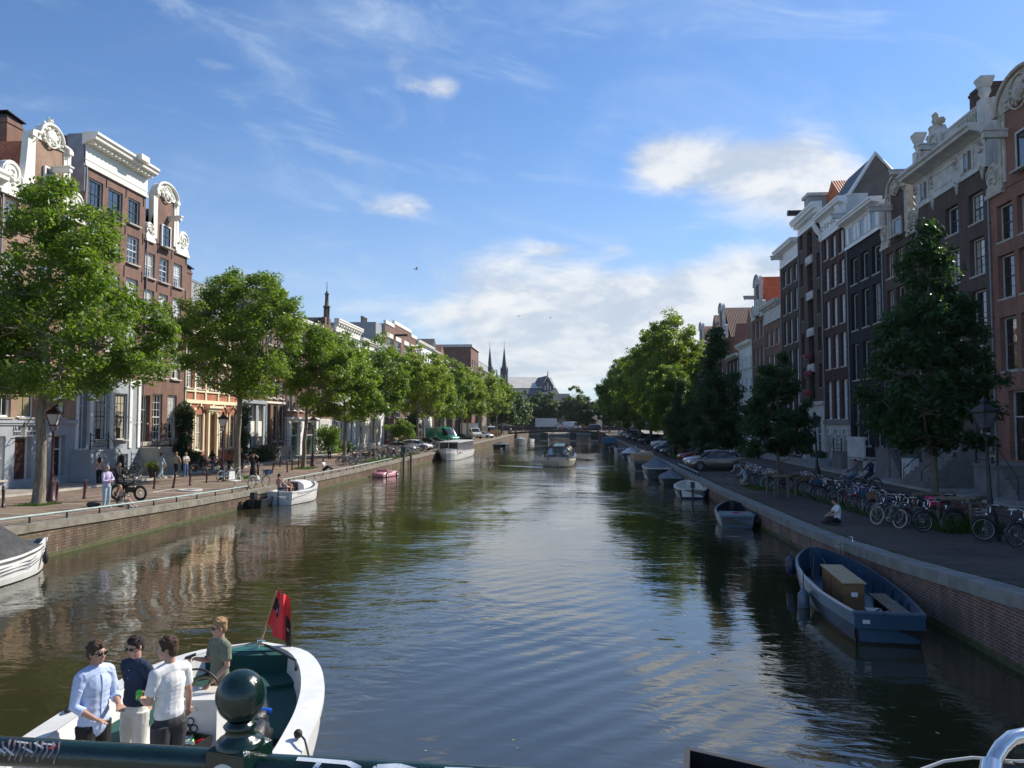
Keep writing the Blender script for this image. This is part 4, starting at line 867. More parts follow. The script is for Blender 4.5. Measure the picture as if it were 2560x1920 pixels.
# far bridge
mat('bridge_dark',(.05,.045,.045),.8,c2=(.09,.08,.075),sc=1)
e=empty('canal_bridge',(0,222,0),0,'low dark flat arched canal bridge on stone piers in the distance','bridge')
q=MB(); n=24; top=[];bot=[]
for i in range(n+1):
    x=-20+29.5*i/n; f=1-((x+5.2)/15)**2; top.append((x,2.25+.85*f)); bot.append((x,1.75+.75*f))
q.prism(top+bot[::-1],0,10,'bridge_dark'); q.build('deck',e)
for x in (-9.6,-1.2,5.0):
    q=MB(); q.box(x-.9,x+.9,-.4,10.4,-1,2.2,'bridge_dark'); q.box(x-1.0,x+1.0,-.5,10.5,.0,.3,'stone'); q.build('pier',e)
for y in (.1,9.9):
    q=MB(); zz=lambda x:3.1-.85*((x+5.2)/15)**2
    for i in range(30): x=-20+i; q.tube([(x,y,zz(x)-.1),(x,y,zz(x)+1.0)],.035,'iron',4)
    for d_ in (.55,1.0): q.tube([(x,y,zz(x)+d_) for x in [ -20+i*1.5 for i in range(20)]],.03,'iron',4)
    q.build('railing',e)
q=MB(); q.box(5.9,8.1,-.3,10,-1,2.4,'brick_brown'); q.build('abutment',e)
# ------------------------------------------------------------ trees
def leafmat(n,a,b,tr=.45):
    m=bpy.data.materials.new(n); m.use_nodes=True; m.node_tree.nodes.clear(); t=NT(m.node_tree)
    tc=t.n('ShaderNodeTexCoord'); f=t.noise(tc.outputs['Object'],5.5,3,.7); g=t.noise(tc.outputs['Object'],.55,3,.6)
    c=t.mix(t.smooth(f*.55+g*.45,.36,.64),a,b)
    p=t.n('ShaderNodeBsdfPrincipled'); t.put(p.inputs['Base Color'],c); p.inputs['Roughness'].default_value=.42; p.inputs['Specular IOR Level'].default_value=.45
    u=t.n('ShaderNodeBsdfTranslucent'); t.put(u.inputs[0],t.mix(.5,c,(min(1,b[0]*1.9),min(1,b[1]*1.8),b[2]*.7)))
    mx=t.n('ShaderNodeMixShader'); mx.inputs[0].default_value=tr; t.l(p.outputs[0],mx.inputs[1]); t.l(u.outputs[0],mx.inputs[2])
    o=t.n('ShaderNodeOutputMaterial'); t.l(mx.outputs[0],o.inputs[0]); MATS[n]=m
leafmat('leaf_a',(.055,.115,.015),(.155,.25,.032),.52); leafmat('leaf_b',(.065,.13,.016),(.17,.265,.035),.53); leafmat('leaf_r',(.018,.05,.018),(.05,.11,.032),.45)
leafmat('leaf_bright',(.085,.16,.015),(.23,.31,.04),.5); leafmat('leaf_far',(.035,.08,.03),(.08,.14,.045),.4); leafmat('ivy',(.02,.05,.012),(.05,.10,.025),.3); leafmat('leaf_willow',(.06,.10,.035),(.13,.18,.07),.45)
def leaves(name,centers,rad,n,size,m,rng,flat=.7,up=.5,drop=0):
    C_=np.array(centers); k=len(C_); idx=rng.integers(0,k,n)
    rad=np.broadcast_to(np.array(rad),(k,))
    off=rng.normal(size=(n,3)); off/= (np.linalg.norm(off,axis=1)[:,None]+1e-6); off*= (rng.random(n)**.45)[:,None]*rad[idx][:,None]; off[:,2]*=flat
    P=C_[idx]+off; P[:,2]-=drop*np.linalg.norm(off[:,:2],axis=1)
    nrm=rng.normal(size=(n,3))+off/(rad[idx][:,None]+1e-6)*.9; nrm[:,2]=np.abs(nrm[:,2])*.8+up; nrm/=np.linalg.norm(nrm,axis=1)[:,None]
    a=np.cross(nrm,rng.normal(size=(n,3))); a/=np.linalg.norm(a,axis=1)[:,None]; b=np.cross(nrm,a)
    s=size*(.65+.7*rng.random(n))[:,None]
    v=np.empty((n*4,3)); v[0::4]=P-a*s; v[1::4]=P-b*s*.42+nrm*s*.12-a*s*.1; v[2::4]=P+a*s; v[3::4]=P+b*s*.42+nrm*s*.12-a*s*.1
    me=bpy.data.meshes.new(name); me.vertices.add(n*4); me.vertices.foreach_set('co',v.ravel())
    me.loops.add(n*4); me.loops.foreach_set('vertex_index',np.arange(n*4)); me.polygons.add(n); me.polygons.foreach_set('loop_start',np.arange(n)*4); me.polygons.foreach_set('loop_total',np.full(n,4))
    me.update(calc_edges=True); me.materials.append(MATS[m]); return me
def tree_meshes(seed,H,z0,rx,ry,shape,nl,ls,m,bark,tr,lean=(0,0),cx=0,nc=150,cr=.85,split=None,gap=.0,trunk_top=.75):
    """crown between z0 and H; clumps hang on limbs that leave a tapered trunk"""
    rng=np.random.default_rng(seed); rd=random.Random(seed); hz=(H-z0)/2; cz=(H+z0)/2
    C_=[]; tries=0
    while len(C_)<nc and tries<nc*40:
        tries+=1
        v=Vector(rng.normal(size=3)); v.normalize(); v*= (rng.random()**.38)
        if shape in('cone','dome'):
            f0=1-(rng.random()**.62); a0=rng.uniform(0,2*PI); r0=rng.random()**.42; v=Vector((math.cos(a0)*r0,math.sin(a0)*r0,f0*2-1))
        if mnoise.noise(v*2.3+Vector((seed*3.1,0,0)))<-.12+gap: continue
        f=(v.z+1)/2
        if shape=='round': k=(1.0-.30*max(0,f-.55)*2) if f>.12 else .62+f*3
        elif shape=='cone': k=max(.06,(1.04-f)**.80)*(.60+.40*min(1,f/.20))*(1+.07*math.sin(f*17+seed))
        elif shape=='dome': k=max(.10,(1-f**1.9)**.62)*(.70+.30*min(1,f/.18))
        elif shape=='vase': k=.62+.5*f-(.25*max(0,f-.75)*4)
        else: k=1
        w=1+(.14 if shape=='cone' else .34)*mnoise.noise(Vector((math.atan2(v.y,v.x)*1.3,v.z*2.2,seed)))
        C_.append(Vector((cx+lean[0]*f+v.x*rx*k*w,lean[1]*f+v.y*ry*k*w,cz+v.z*hz*(1+.12*mnoise.noise(v*3+Vector((0,seed,0)))))))
    b=MB(); tp=[]; zt=z0+(H-z0)*trunk_top; n=9
    for i in range(n+1):
        f=i/n; tp.append(Vector((cx*f**1.5+lean[0]*f*.6+rd.uniform(-.05,.05)*(i>0)*(1+f),lean[1]*f*.6+rd.uniform(-.05,.05)*(i>0),-.15+(zt+.15)*f)))
    rs=[tr*(1.35 if i==0 else 1.0)*(1-.82*(i/n)**1.2) for i in range(n+1)]
    p2=[tp[0],tp[0].lerp(tp[1],.25)]+tp[1:]; r2=[tr*1.75,tr*1.12]+rs[1:]
    b.tube([tuple(q) for q in p2],r2,bark,9)
    limbs=[]
    for i in range(15):
        f=.32+.6*i/15; z=z0*.86+(zt-z0*.86)*(i/15)
        k=min(n-1,int((z+.15)/(zt+.15)*n)); st=tp[k].lerp(tp[k+1],((z+.15)/(zt+.15)*n)-k)
        tg=C_[rd.randrange(len(C_))]
        best=None
        for q in rd.sample(C_,min(30,len(C_))):
            hv=Vector((q.x-st.x,q.y-st.y)); 
            sc_=hv.length-abs(q.z-st.z-hv.length*.6)*.8-sum(.8 for l in limbs[-4:] if (l[-1]-q).length<1.8)
            if best is None or sc_>best[0]: best=(sc_,q)
        q=best[1]; mid=st.lerp(q,.5)+Vector((0,0,-.25+rd.uniform(-.3,.3))); pts=[st,st.lerp(mid,.5)+Vector((rd.uniform(-.1,.1),)*3),mid,mid.lerp(q,.55)+Vector((0,0,.15)),q]
        r0=tr*.42*(1-.5*i/15); b.tube([tuple(a) for a in pts],[r0,r0*.8,r0*.6,r0*.4,r0*.15],bark,6,cap=False); limbs.append(pts)
    nodes=[p for l in limbs for p in l[1:]]+tp[4:]
    for q in C_:
        c=min(nodes,key=lambda a:(a-q).length+max(0,a.z-q.z)*1.2)
        if (c-q).length>.3:
            m_=c.lerp(q,.5)+Vector((rd.uniform(-.15,.15),rd.uniform(-.15,.15),-.1)); b.tube([tuple(c),tuple(m_),tuple(q)],[.035,.025,.01],bark,4,cap=False)
    me_t=b.mesh('trunk'); me_c=leaves('crown',[tuple(q) for q in C_],[cr*rng.uniform(.65,1.25) for _ in C_],nl,ls,m,rng)
    return me_t,me_c
def tree(ms,x,y,z,label,group,rz=0,sc=1,name='elm_tree'):
    e=empty(name,(x,y,z),rz,label,'tree',group); e.scale=(sc,)*3 if not isinstance(sc,tuple) else sc
    inst(ms[0],'trunk',e); inst(ms[1],'crown',e); return e
GL='trees along the left quay'; GR='trees along the right quay'
t1=tree_meshes(5,14.5,4.9,4.7,4.7,'dome',54000,.112,'leaf_a','bark',.25,cx=.6,lean=(-.4,0),nc=300,cr=.74,gap=.09)
tree(t1,-23.8,32.4,.98,'largest and nearest leafy tree on the left quay beside a double lantern post',GL)
t2=tree_meshes(9,15.1,5.2,4.6,4.6,'round',46000,.118,'leaf_b','bark',.23,cx=.2,nc=250,cr=.76,gap=.10)
tree(t2,-23.53,51.86,.84,'second tree from the left, its trunk beside the parked bicycle and lamp post',GL)
t3=tree_meshes(14,12.4,5.4,4.2,4.3,'round',26000,.14,'leaf_b','bark',.2,cx=.8,nc=180,cr=.85,gap=.06)
tree(t3,-22.96,63.23,.86,'third tree from the left, above the person sitting in white on the quay edge',GL)
fA=tree_meshes(21,13.4,4.6,4.1,4.1,'dome',17000,.19,'leaf_b','bark',.2,nc=150,cr=.9,gap=.05); fB=tree_meshes(22,15.2,4.8,4.6,4.6,'round',17000,.19,'leaf_bright','bark',.2,nc=150,cr=.9,gap=.0); fC=tree_meshes(23,14.4,4.4,4.5,4.5,'round',17000,.2,'leaf_a','bark',.2,nc=150,cr=.95)
for i,(x,y,ms,sc,lab) in enumerate(((-23.2,75.5,fA,.95,'fourth tree on the left quay, trunk behind the black cargo bicycle'),(-23.2,86.5,fC,.97,'fifth tree on the left quay, behind the rows of parked bicycles'),
  (-22.4,107,fB,.95,'bright yellow-green tree on the left quay left of the green van'),(-23,114,fB,1.0,'pale green tree standing right behind the bright yellow-green one, beside the ivy hedge'),
  (-23,124,fA,1.03,'tree on the left quay with its trunk before the rear of the green van'),(-23.4,134,fC,1.05,'tree on the left quay with its trunk crossing the green van cab'),
  (-23,153,fB,1.02,'tree on the left quay just right of the green van'),(-23.5,164,fA,1.12,'tree on the left quay beside the white box lorry'),
  (-22.5,180,fB,1.08,'pale tree on the left quay behind the white box lorry'),(-22.3,195,fB,1.1,'tree on the left quay above the van loaded with boards'),(-22,209,fC,1.1,'last bright tree on the left quay before the bridge'))):
    tree(ms,x,y,zL(y),lab,GL,rz=i*1.3,sc=sc)
cnA=tree_meshes(36,11.4,2.9,2.75,2.75,'cone',27000,.115,'leaf_r','bark_r',.15,nc=200,cr=.55,trunk_top=.92)
tree(cnA,13.59,30.86,.84,'tall pointed dark tree in a log frame, nearest on the right quay',GR,name='linden_tree')
cnB=tree_meshes(32,7.8,2.1,2.35,2.35,'cone',15000,.12,'leaf_r','bark_r',.1,nc=120,cr=.45,trunk_top=.92)
tree(cnB,10.58,41.8,.84,'small young dark tree in a log frame beside the second lamp post on the right',GR,name='linden_tree')
cnC=tree_meshes(33,11.6,1.9,2.9,2.9,'cone',16000,.17,'leaf_r','bark_r',.14,nc=130,cr=.7,trunk_top=.92)
tree(cnC,11.75,66.0,.98,'dark conical tree behind the gold and white parked cars',GR,name='linden_tree')
tree(cnC,10.9,82.5,1.1,'small dark tree by the grey estate car on the right quay',GR,rz=2,sc=.7,name='linden_tree')
bg1=tree_meshes(41,19.2,3.2,5.9,6.0,'round',42000,.22,'leaf_bright','bark_r',.35,nc=300,cr=1.05,gap=.0)
tree(bg1,13.0,112,1.3,'very tall bright sunlit tree above the parked cars on the right',GR)
frR=tree_meshes(42,17.5,3.0,5.6,5.8,'round',24000,.26,'leaf_a','bark_r',.3,nc=220,cr=1.15,gap=-.02)
for i,(x,y,sc,lab) in enumerate(((11.5,97,.62,'dark leafy tree between the conical tree and the tall bright tree'),(12.6,134,1.0,'dark green tree left of the tall bright tree'),(12,150,1.02,'dense dark tree in the middle of the right-bank row'),(11,168,1.0,'green tree leaning over the parked cars far down the right bank'),(12,187,1.0,'distant green tree near the bridge on the right'),(11,204,.95,'last green tree before the bridge on the right bank'),(19,150,1.05,'tall dark tree in the second row on the right bank'),(20,178,1.0,'dark tree in the second row near the bridge on the right'))):
    tree(frR,x,y,zR(y),lab,GR,rz=i*1.7,sc=sc)
frL=tree_meshes(44,15.5,2.5,5.5,5.5,'round',16000,.32,'leaf_far','bark_r',.3,nc=150,cr=1.2); wil=tree_meshes(45,15.5,2.0,5.2,5.2,'vase',13000,.28,'leaf_willow','bark_r',.3,nc=110,cr=1.1,gap=.1)
for i,(x,y,ms,sc,lab) in enumerate(((-22,224,frL,.95,'dark green tree left of the bridge end'),(-21,238,frL,.98,'dark tree right behind the left end of the bridge'),(-20.5,258,frL,.88,'blue-green tree behind the bridge under the church tower'),(-15,303,frL,1.04,'tree behind the white box truck on the bridge'),(-9.5,303,wil,1.0,'pale feathery tree under the church gable'),
   (-20,282,wil,.98,'pale grey-green tree below the church nave'),(-1.5,303,wil,1.15,'loose feathery tree right of centre behind the bridge'),(4,304,frL,.9,'dark round tree behind the white van on the bridge'),(10.5,252,frL,.9,'dark tree behind the right end of the bridge'),(16,240,frR,1.0,'big dark tree at the right end of the bridge'),(-30,262,frL,1.05,'dark tree far back behind the left bank'))):
    tree(ms,x,y,1.8,lab,'trees behind the far bridge',rz=i*2.1,sc=sc)
tree(tree_meshes(52,4.6,1.2,1.7,1.7,'round',6000,.12,'leaf_a','bark',.06,nc=50,cr=.5),-22.0,94.9,1.05,'small young tree among the bicycles left of the silver car',GL)
# climbing plants and shrubs on the left facades
def shrub(x0,x1,y0,y1,z0,z1,n,sz,m,lab,name='climbing_plant',cat='plant',seed=1,cr=.45,nc=40):
    rng=np.random.default_rng(seed); C_=[(rng.uniform(x0,x1),rng.uniform(y0,y1),rng.uniform(z0,z1)) for _ in range(nc)]
    cx,cy=(x0+x1)/2,(y0+y1)/2
    me=leaves('foliage',[(a-cx,b-cy,c-z0) for a,b,c in C_],cr,n,sz,m,rng,flat=1); e=empty(name,(cx,cy,z0),0,lab,cat); inst(me,'foliage',e)
    q=MB(); q.tube([(0,0,-.3),(.03,.02,(z1-z0)*.5),(0,.05,z1-z0)],[.06,.04,.02],'bark',5); q.build('stem',e); return e
shrub(-31.3,-30.9,58.2,59.6,1.2,6.4,5200,.11,'ivy','tall dark ivy climbing between the slim brown house and the ornate red house',seed=2,nc=46)
shrub(-30.9,-29.9,59.0,60.2,.9,2.4,1600,.10,'ivy','leafy shrub at the foot of the ivy by the ornate red house','shrub','shrub',3,nc=18)
shrub(-31.3,-30.8,69.0,70.2,1.0,6.2,4200,.12,'ivy','dark ivy climbing at the right corner of the ornate red house',seed=4,nc=40)
shrub(-31.0,-29.5,70.0,74.0,.9,2.4,3000,.12,'ivy','low dark bushes in front of the cream ground floor','shrub','shrub',5,nc=36,cr=.5)
shrub(-30.6,-28.4,88.5,90.5,1.1,4.0,4200,.14,'leaf_a','tall clipped green bush right of the garage doors','shrub','shrub',6,nc=40,cr=.7)
shrub(-29.2,-27.4,92,93.6,1.1,2.2,1800,.13,'ivy','round dark bush with a covered scooter beside the arched stone house','shrub','shrub',7,nc=18,cr=.6)
shrub(-28,-26.5,126,128,1.3,6.5,3000,.2,'ivy','tall narrow dark hedge left of the green van','shrub','shrub',8,nc=40,cr=.8)
# ------------------------------------------------------------ street furniture
def curve(p0,p1,sag,n=12): return [(p0[0]+(p1[0]-p0[0])*i/n,p0[1]+(p1[1]-p0[1])*i/n,p0[2]+(p1[2]-p0[2])*i/n-sag*4*(i/n)*(1-i/n)) for i in range(n+1)]
mat('lamp_glass',(.55,.56,.55),.15,var=.08,sc=2)
def make_lamp(m='iron_maroon',gl='lamp_glass'):
    e=empty('street_lamp')
    q=MB(); q.lathe([(.24,0),(.24,.12),(.2,.16),(.19,.75),(.15,.85),(.16,.9),(.11,1.0),(.085,1.25),(.1,1.3),(.07,1.4),(.06,2.6),(.045,3.15),(.07,3.2),(.04,3.28)],m,(0,0,0),12)
    q.tube([(-.32,0,3.02),(.32,0,3.02)],.018,m,6); q.ell((-.34,0,3.02),(.035,)*3,m,6,5); q.ell((.34,0,3.02),(.035,)*3,m,6,5); q.build('post',e)
    f=MB()
    for s in range(4):
        a=PI/4+s*PI/2; c,d=math.cos(a),math.sin(a)
        f.tube([(c*.03,d*.03,3.2),(c*.17,d*.17,3.42),(c*.10,d*.10,3.58)],.012,m,5); f.tube([(c*.17,d*.17,3.55),(c*.36,d*.36,4.06)],.014,m,5)
    f.lathe([(.19,3.53),(.2,3.56),(.17,3.58)],m,(0,0,0),4,False,PI/4); f.lathe([(.37,4.05),(.42,4.08),(.40,4.14),(.3,4.2),(.16,4.3),(.1,4.33),(.1,4.4),(.14,4.42),(.05,4.5),(.02,4.58),(0,4.6)],m,(0,0,0),4,False,PI/4)
    for s in range(4):
        a=PI/4+s*PI/2; f.ell((math.cos(a)*.41,math.sin(a)*.41,4.16),(.03,.03,.06),m,6,4)
    f.build('lantern_frame',e); g=MB(); g.lathe([(.155,3.57),(.34,4.06)],gl,(0,0,0),4,False,PI/4); g.build('lantern_glass',e); return e
L0=make_lamp()
tag(L0,'double-lantern maroon lamp post standing right behind the nearest left tree trunk','street lamp','cast iron street lamps')
place(L0,(-24.16,33.72,.95),.3,tilt=R(-1.2))
mat('lamp_glass_dark',(.10,.11,.12),.1,var=.2); L1_=make_lamp('iron','lamp_glass_dark'); FIRST=[1]
for i,(x,y,z,lab,sc,tl) in enumerate(((-23.2,48.9,.84,'maroon lamp post with a bicycle leaning on it, by the second left tree',1,R(1)),(-23.3,66.5,.9,'slim lamp post beside the third left tree and the garage doors',1,0),(-25.5,35.6,.92,'thin maroon lamp post hidden behind the double-lantern post',1,0),
     (15.47,51.38,.84,'dark lamp post among the bicycles on the right quay',1.0,R(0)),(12.85,25.3,.92,'near dark lamp post with a bicycle against it at the right edge',.98,R(0)),(-23.5,104,1.15,'lamp post behind the silver car on the left quay',1,0))):
    if x>0 and FIRST: FIRST.pop(); c=L1_
    else: c=copy_tree(L1_ if x>0 else L0)
    tag(c,None,'street lamp','cast iron street lamps'); place(c,(x,y,z),.3,lab,sc,tilt=tl)
    if x>0: c.rotation_euler=(0,R(-2.2),.3)
# bollards
def make_bollard():
    q=MB(); q.lathe([(.085,0),(.085,.1),(.06,.13),(.055,.70),(.075,.73),(.075,.77),(.055,.80),(.06,.88),(.04,.95),(0,.97)],'iron_maroon',(0,0,0),10); o=q.build('bollard'); tag(o,cat='bollard',group='maroon bollards on the left quay'); return o
bo=make_bollard(); bl=[(-24.24,30.88,'leftmost bollard, cut by the photograph edge'),(-24.6,34.7,'bollard just right of the lamp post by the nearest tree'),(-24.01,35.91,'bollard left of the man in the lavender shirt'),(-28.66,49.85,'far-side bollard behind the fat-tyre cyclist near the potted plant'),
 (-24.31,42.68,'bollard right of the fat-tyre bicycle wheel'),(-23.3,42.9,'slanted bollard standing at the corner of the white painted sign'),(-28.57,55.83,'far-side bollard before the passers-by in pale jackets'),(-23.42,45.12,'bollard above the white painted ground sign'),(-23.44,47.3,'bollard left of the second lamp post'),
 (-22.55,53.19,'bollard right of the woman in black dress'),(-23.76,55.77,'second bollard right of the woman in black dress'),(-23.0,56.6,'leaning bollard behind the white bicycle'),(-25.85,65.46,'far-side bollard in front of the cream ground floor'),(-23.05,60.92,'bollard left of the third tree trunk'),(-29.22,76.41,'far-side bollard in front of the garage doors'),(-23.6,63.9,'bollard beside the third tree trunk'),(-27.9,62.5,'far-side bollard before the ornate red house door'),(-22.5,58.5,'bollard between the white bicycle and the third tree')]
for i,(x,y,lab) in enumerate(bl):
    o=bo if i==0 else bo.copy()
    if i: COL.objects.link(o)
    o.location=(x,y,zL(y)-.02); o.rotation_euler=(R((i*37)%7-3),R((i*53)%9-4)+(R(9) if 'lant' in lab or 'leaning' in lab else 0),0); o['label']=('maroon '+lab) if not lab.startswith(('left','far')) else lab.replace('bollard','maroon bollard',1)
# low quay rail on the left
def quay_rail(x,y0,y1,step,m,lab,zf,h=.28):
    e=empty('quay_rail',(x,y0,0),0,lab,'railing'); q=MB(); ys_=np.arange(y0,y1,step)
    q.tube([(0,y-y0,zf(y)+h) for y in ys_],.038,m,7); q.build('top_rail',e)
    for y in ys_: p=MB(); p.box(-.025,.025,-.02,.02,zf(y),zf(y)+h,'iron'); p.build('post',e,(0,y-y0,0))
mat('rail_paint',(.33,.42,.40),.5,var=.15,sc=3)
quay_rail(QL-.28,-4,43.0,1.9,'rail_paint','long low pale green rail along the near left quay edge',zL)
quay_rail(QL-.28,46.8,76,1.9,'rail_paint','low pale green rail along the left quay behind the white yacht',zL)
quay_rail(QR+.3,54,66,1.5,'rail_paint','short low rail on the right quay edge in front of the parked cars',zR,.35)
# road paint
mat('road_paint',(.55,.53,.48),.8,c2=(.36,.33,.29),sc=3.5,detail=8)
def line(pts,w,lab='paint'):
    mb=MB()
    for (x0,y0),(x1,y1) in zip(pts[:-1],pts[1:]):
        d=Vector((x1-x0,y1-y0)); n_=Vector((-d.y,d.x)).normalized()*w/2; k=max(1,int(d.length/3)); 
        for i in range(k):
            a=Vector((x0,y0))+d*(i/k); b=Vector((x0,y0))+d*((i+1)/k); za,zb=zL(a.y)+.012,zL(b.y)+.012
            mb.add([(a.x-n_.x,a.y-n_.y,za),(b.x-n_.x,b.y-n_.y,zb),(b.x+n_.x,b.y+n_.y,zb),(a.x+n_.x,a.y+n_.y,za)],[(0,1,2,3)],'road_paint')
    o=mb.build('painted_line'); tag(o,kind='structure'); return o
line([(-24.6,20),(-24.6,60)],.10); line([(-28.3,26),(-28.3,90)],.10); line([(-19.6,20),(-19.6,40)],.08)
for y in (27.5,32.2,36.9,41.5,46.2,50.8,55.5): line([(-24.4,y+1.2),(-19.0,y)],.10)
q=MB(); y0=40.2; q.box(-23.2,-19.9,y0,y0+.25,0,.004,'road_paint'); q.box(-23.2,-19.9,y0+2.2,y0+2.45,0,.004,'road_paint'); q.box(-23.2,-22.95,y0+.25,y0+2.2,0,.004,'road_paint'); q.box(-20.15,-19.9,y0+.25,y0+2.2,0,.004,'road_paint'); q.ring((-21.5,y0+1.2,.003),.6,.09,'road_paint','z',18,4)
tag(q.build('painted_parking_sign',None,(0,0,.86)),kind='structure')
# ------------------------------------------------------------ bicycles
mat('tyre',(.02,.02,.02),.8); mat('tyre_cream',(.45,.40,.30),.8); mat('tyre_blue',(.25,.45,.60),.7)
BM={}
def bike_meshes(fr,ty='tyre',style='city'):
    k=(fr,ty,style)
    if k in BM: return BM[k]
    Rw=.345 if style!='fat' else .33; tr=.02 if style!='fat' else .05; wb=1.10 if style!='fat' else 1.18
    w=MB(); w.ring((0,0,0),Rw-tr,tr,ty,'y',22,6); tyre=w.mesh('tyre')
    w=MB(); w.ring((0,0,0),Rw-tr*2-.006,.011,'steel' if style!='fat' else 'iron','y',22,5)
    for i in range(14):
        a=2*PI*i/14; w.tube([(0,.02*(-1)**i,0),(math.cos(a)*(Rw-.05),0,math.sin(a)*(Rw-.05))],.0025,'steel',3,cap=False)
    w.tube([(0,-.05,0),(0,.05,0)],.025,'steel',8); rim=w.mesh('rim')
    f=MB(); bb=(.46,0,.30); st=(.30,0,.80) ; hd=(.88,0,.86); hb=(.93,0,.66)
    if style=='fat':
        f.tube([bb,(.42,0,.62)],.03,fr,7); f.tube([(.42,0,.62),(.93,0,.78)],.05,fr,8); f.tube([bb,(.95,0,.60)],.035,fr,7); f.box(.5,.85,-.06,.06,.35,.58,fr); f.box(.0,.62,-.11,.11,.70,.80,'black_plastic'); f.tube([(.2,0,.72),(0,.0,.33)],.025,fr,6)
    else:
        f.tube([bb,st],.017,fr,7); f.tube([bb,(.60,0,.38),hb],.02,fr,7)
        if style!='lady': f.tube([(.33,0,.72),hd],.016,fr,7)
        else: f.tube([(.385,0,.52),(.6,0,.50),(.9,0,.78)],.016,fr,7)
    f.tube([hd,hb],.02,fr,7)
    for s in (-.06,.06):
        f.tube([(0,s,Rw),(.33,s*.4,.70)],.009,fr,5); f.tube([(0,s,Rw),bb],.011,fr,5); f.tube([hb,(.95,s,.60),(wb,s,Rw)],.012,fr,5)
    f.tube([(.40,.08,.30),(.52,.09,.30)],.03,'steel',6); f.ring((.46,.05,.30),.085,.008,'steel','y',12,4); f.tube([(.46,.05,.30),(.54,.11,.16)],.012,'steel',5); f.tube([(.46,-.05,.30),(.38,-.11,.44)],.012,'steel',5); f.box(.48,.60,.10,.18,.15,.175,'rubber'); f.box(.32,.44,-.18,-.10,.43,.455,'rubber')
    if style!='fat':
        f.box(.02,.46,.035,.055,.27,.37,fr)   # chain case
        f.ring((0,0,Rw),Rw+.03,.022,fr,'y',12,4,R(10),R(200)); f.ring((wb,0,Rw),Rw+.025,.02,fr,'y',10,4,R(20),R(150))
        for s in (-.07,.07): f.tube([(-.32,s,.76),(.22,s,.74)],.009,'iron',4)
        for s in (-.3,-.1,.1): f.tube([(s,-.07,.75),(s,.07,.75)],.008,'iron',4)
        f.tube([(0,.07,Rw),(-.22,.07,.75)],.007,'iron',4); f.tube([(0,-.07,Rw),(-.22,-.07,.75)],.007,'iron',4); f.ell((.98,0,.80),(.05,.045,.045),'chrome',8,6); f.ell((-.37,0,.68),(.02,.03,.02),'flower_red',6,4)
    frame=f.mesh('frame')
    h=MB(); 
    if style=='fat': h.tube([hd,(.84,0,1.05)],.02,'iron',6); h.tube([(.72,-.34,1.12),(.84,-.15,1.08),(.84,.15,1.08),(.72,.34,1.12)],.015,'iron',6); h.ell((.98,0,.92),(.06,.07,.07),'chrome',8,6)
    else:
        h.tube([hd,(.86,0,1.02)],.014,'chrome',6)
        for s in (-1,1): h.tube([(.86,0,1.02),(.90,s*.10,1.06),(.86,s*.24,1.10),(.72,s*.29,1.08),(.62,s*.30,1.06)],.011,'chrome',6); h.tube([(.71,s*.292,1.078),(.60,s*.30,1.055)],.019,'rubber',6)
        h.tube(curve((.74,.24,1.07),(.9,.03,.8),.05,5),.004,'iron',3,cap=False)
    hb_=h.mesh('handlebar')
    s_=MB(); s_.tube([st,(.27,0,.93)],.013,'chrome',6)
    if style!='fat': s_.ell((.25,0,.96),(.14,.10,.035),'white' if fr=='paint_blk2' else 'rubber',10,6)
    sd_=s_.mesh('saddle'); BM[k]=(tyre,rim,frame,hb_,sd_,Rw,wb); return BM[k]
for nm,c in (('paint_blk',(.012,.012,.014)),('paint_blk2',(.016,.017,.02)),('paint_blu',(.04,.13,.25)),('paint_grn',(.03,.10,.06)),('paint_red',(.30,.02,.02)),('paint_gry',(.22,.24,.26)),('paint_wht',(.65,.65,.62)),('paint_lbl',(.30,.45,.55)),('paint_orn',(.6,.2,.04))): mat(nm,c,.3,var=.1,coat=.4)
mat('wicker',(.14,.08,.05),.85,c2=(.24,.15,.09),sc=20,bump=.5); mat('crate_blue',(.03,.07,.14),.6); mat('crate_pink',(.75,.02,.18),.5,var=.1); mat('crate_red',(.4,.03,.03),.5)
def bicycle(loc,rz,fr='paint_blk',ty='tyre',style='city',basket=None,label=None,group='bicycles parked along the quay',lean=6,parts=True):
    e=empty('bicycle',loc,rz,label,'bicycle',group); tyre,rim,frame,hb_,sd_,Rw,wb=bike_meshes(fr,ty,style)
    e.rotation_euler=(R(lean),0,rz)
    inst(frame,'frame',e); inst(hb_,'handlebar',e); inst(sd_,'saddle',e)
    for x in (0,wb):
        w=inst(tyre,'wheel',e,(x,0,Rw)); inst(rim,'rim',w)
    if basket: 
        q=MB()
        if basket=='wire': 
            for z in (.78,.88,.98): q.tube([(1.02,-.15,z),(1.02,.15,z),(1.28,.17,z),(1.28,-.17,z),(1.02,-.15,z)],.006,'chrome',4)
            for a in (-.15,0,.15): q.tube([(1.02,a,.98),(1.02,a,.76),(1.27,a,.76),(1.28,a,.98)],.005,'chrome',4)
        else:
            q.add([(1.0,-.17,.74),(1.27,-.17,.74),(1.27,.17,.74),(1.0,.17,.74),(.96,-.22,1.02),(1.34,-.22,1.02),(1.34,.22,1.02),(.96,.22,1.02)],[(0,3,2,1),(0,1,5,4),(1,2,6,5),(2,3,7,6),(3,0,4,7)],basket); q.add([(1.0,-.18,.97),(1.31,-.18,.97),(1.31,.18,.97),(1.0,.18,.97)],[(0,1,2,3)],'black_plastic')
        q.build('basket',e)
    return e
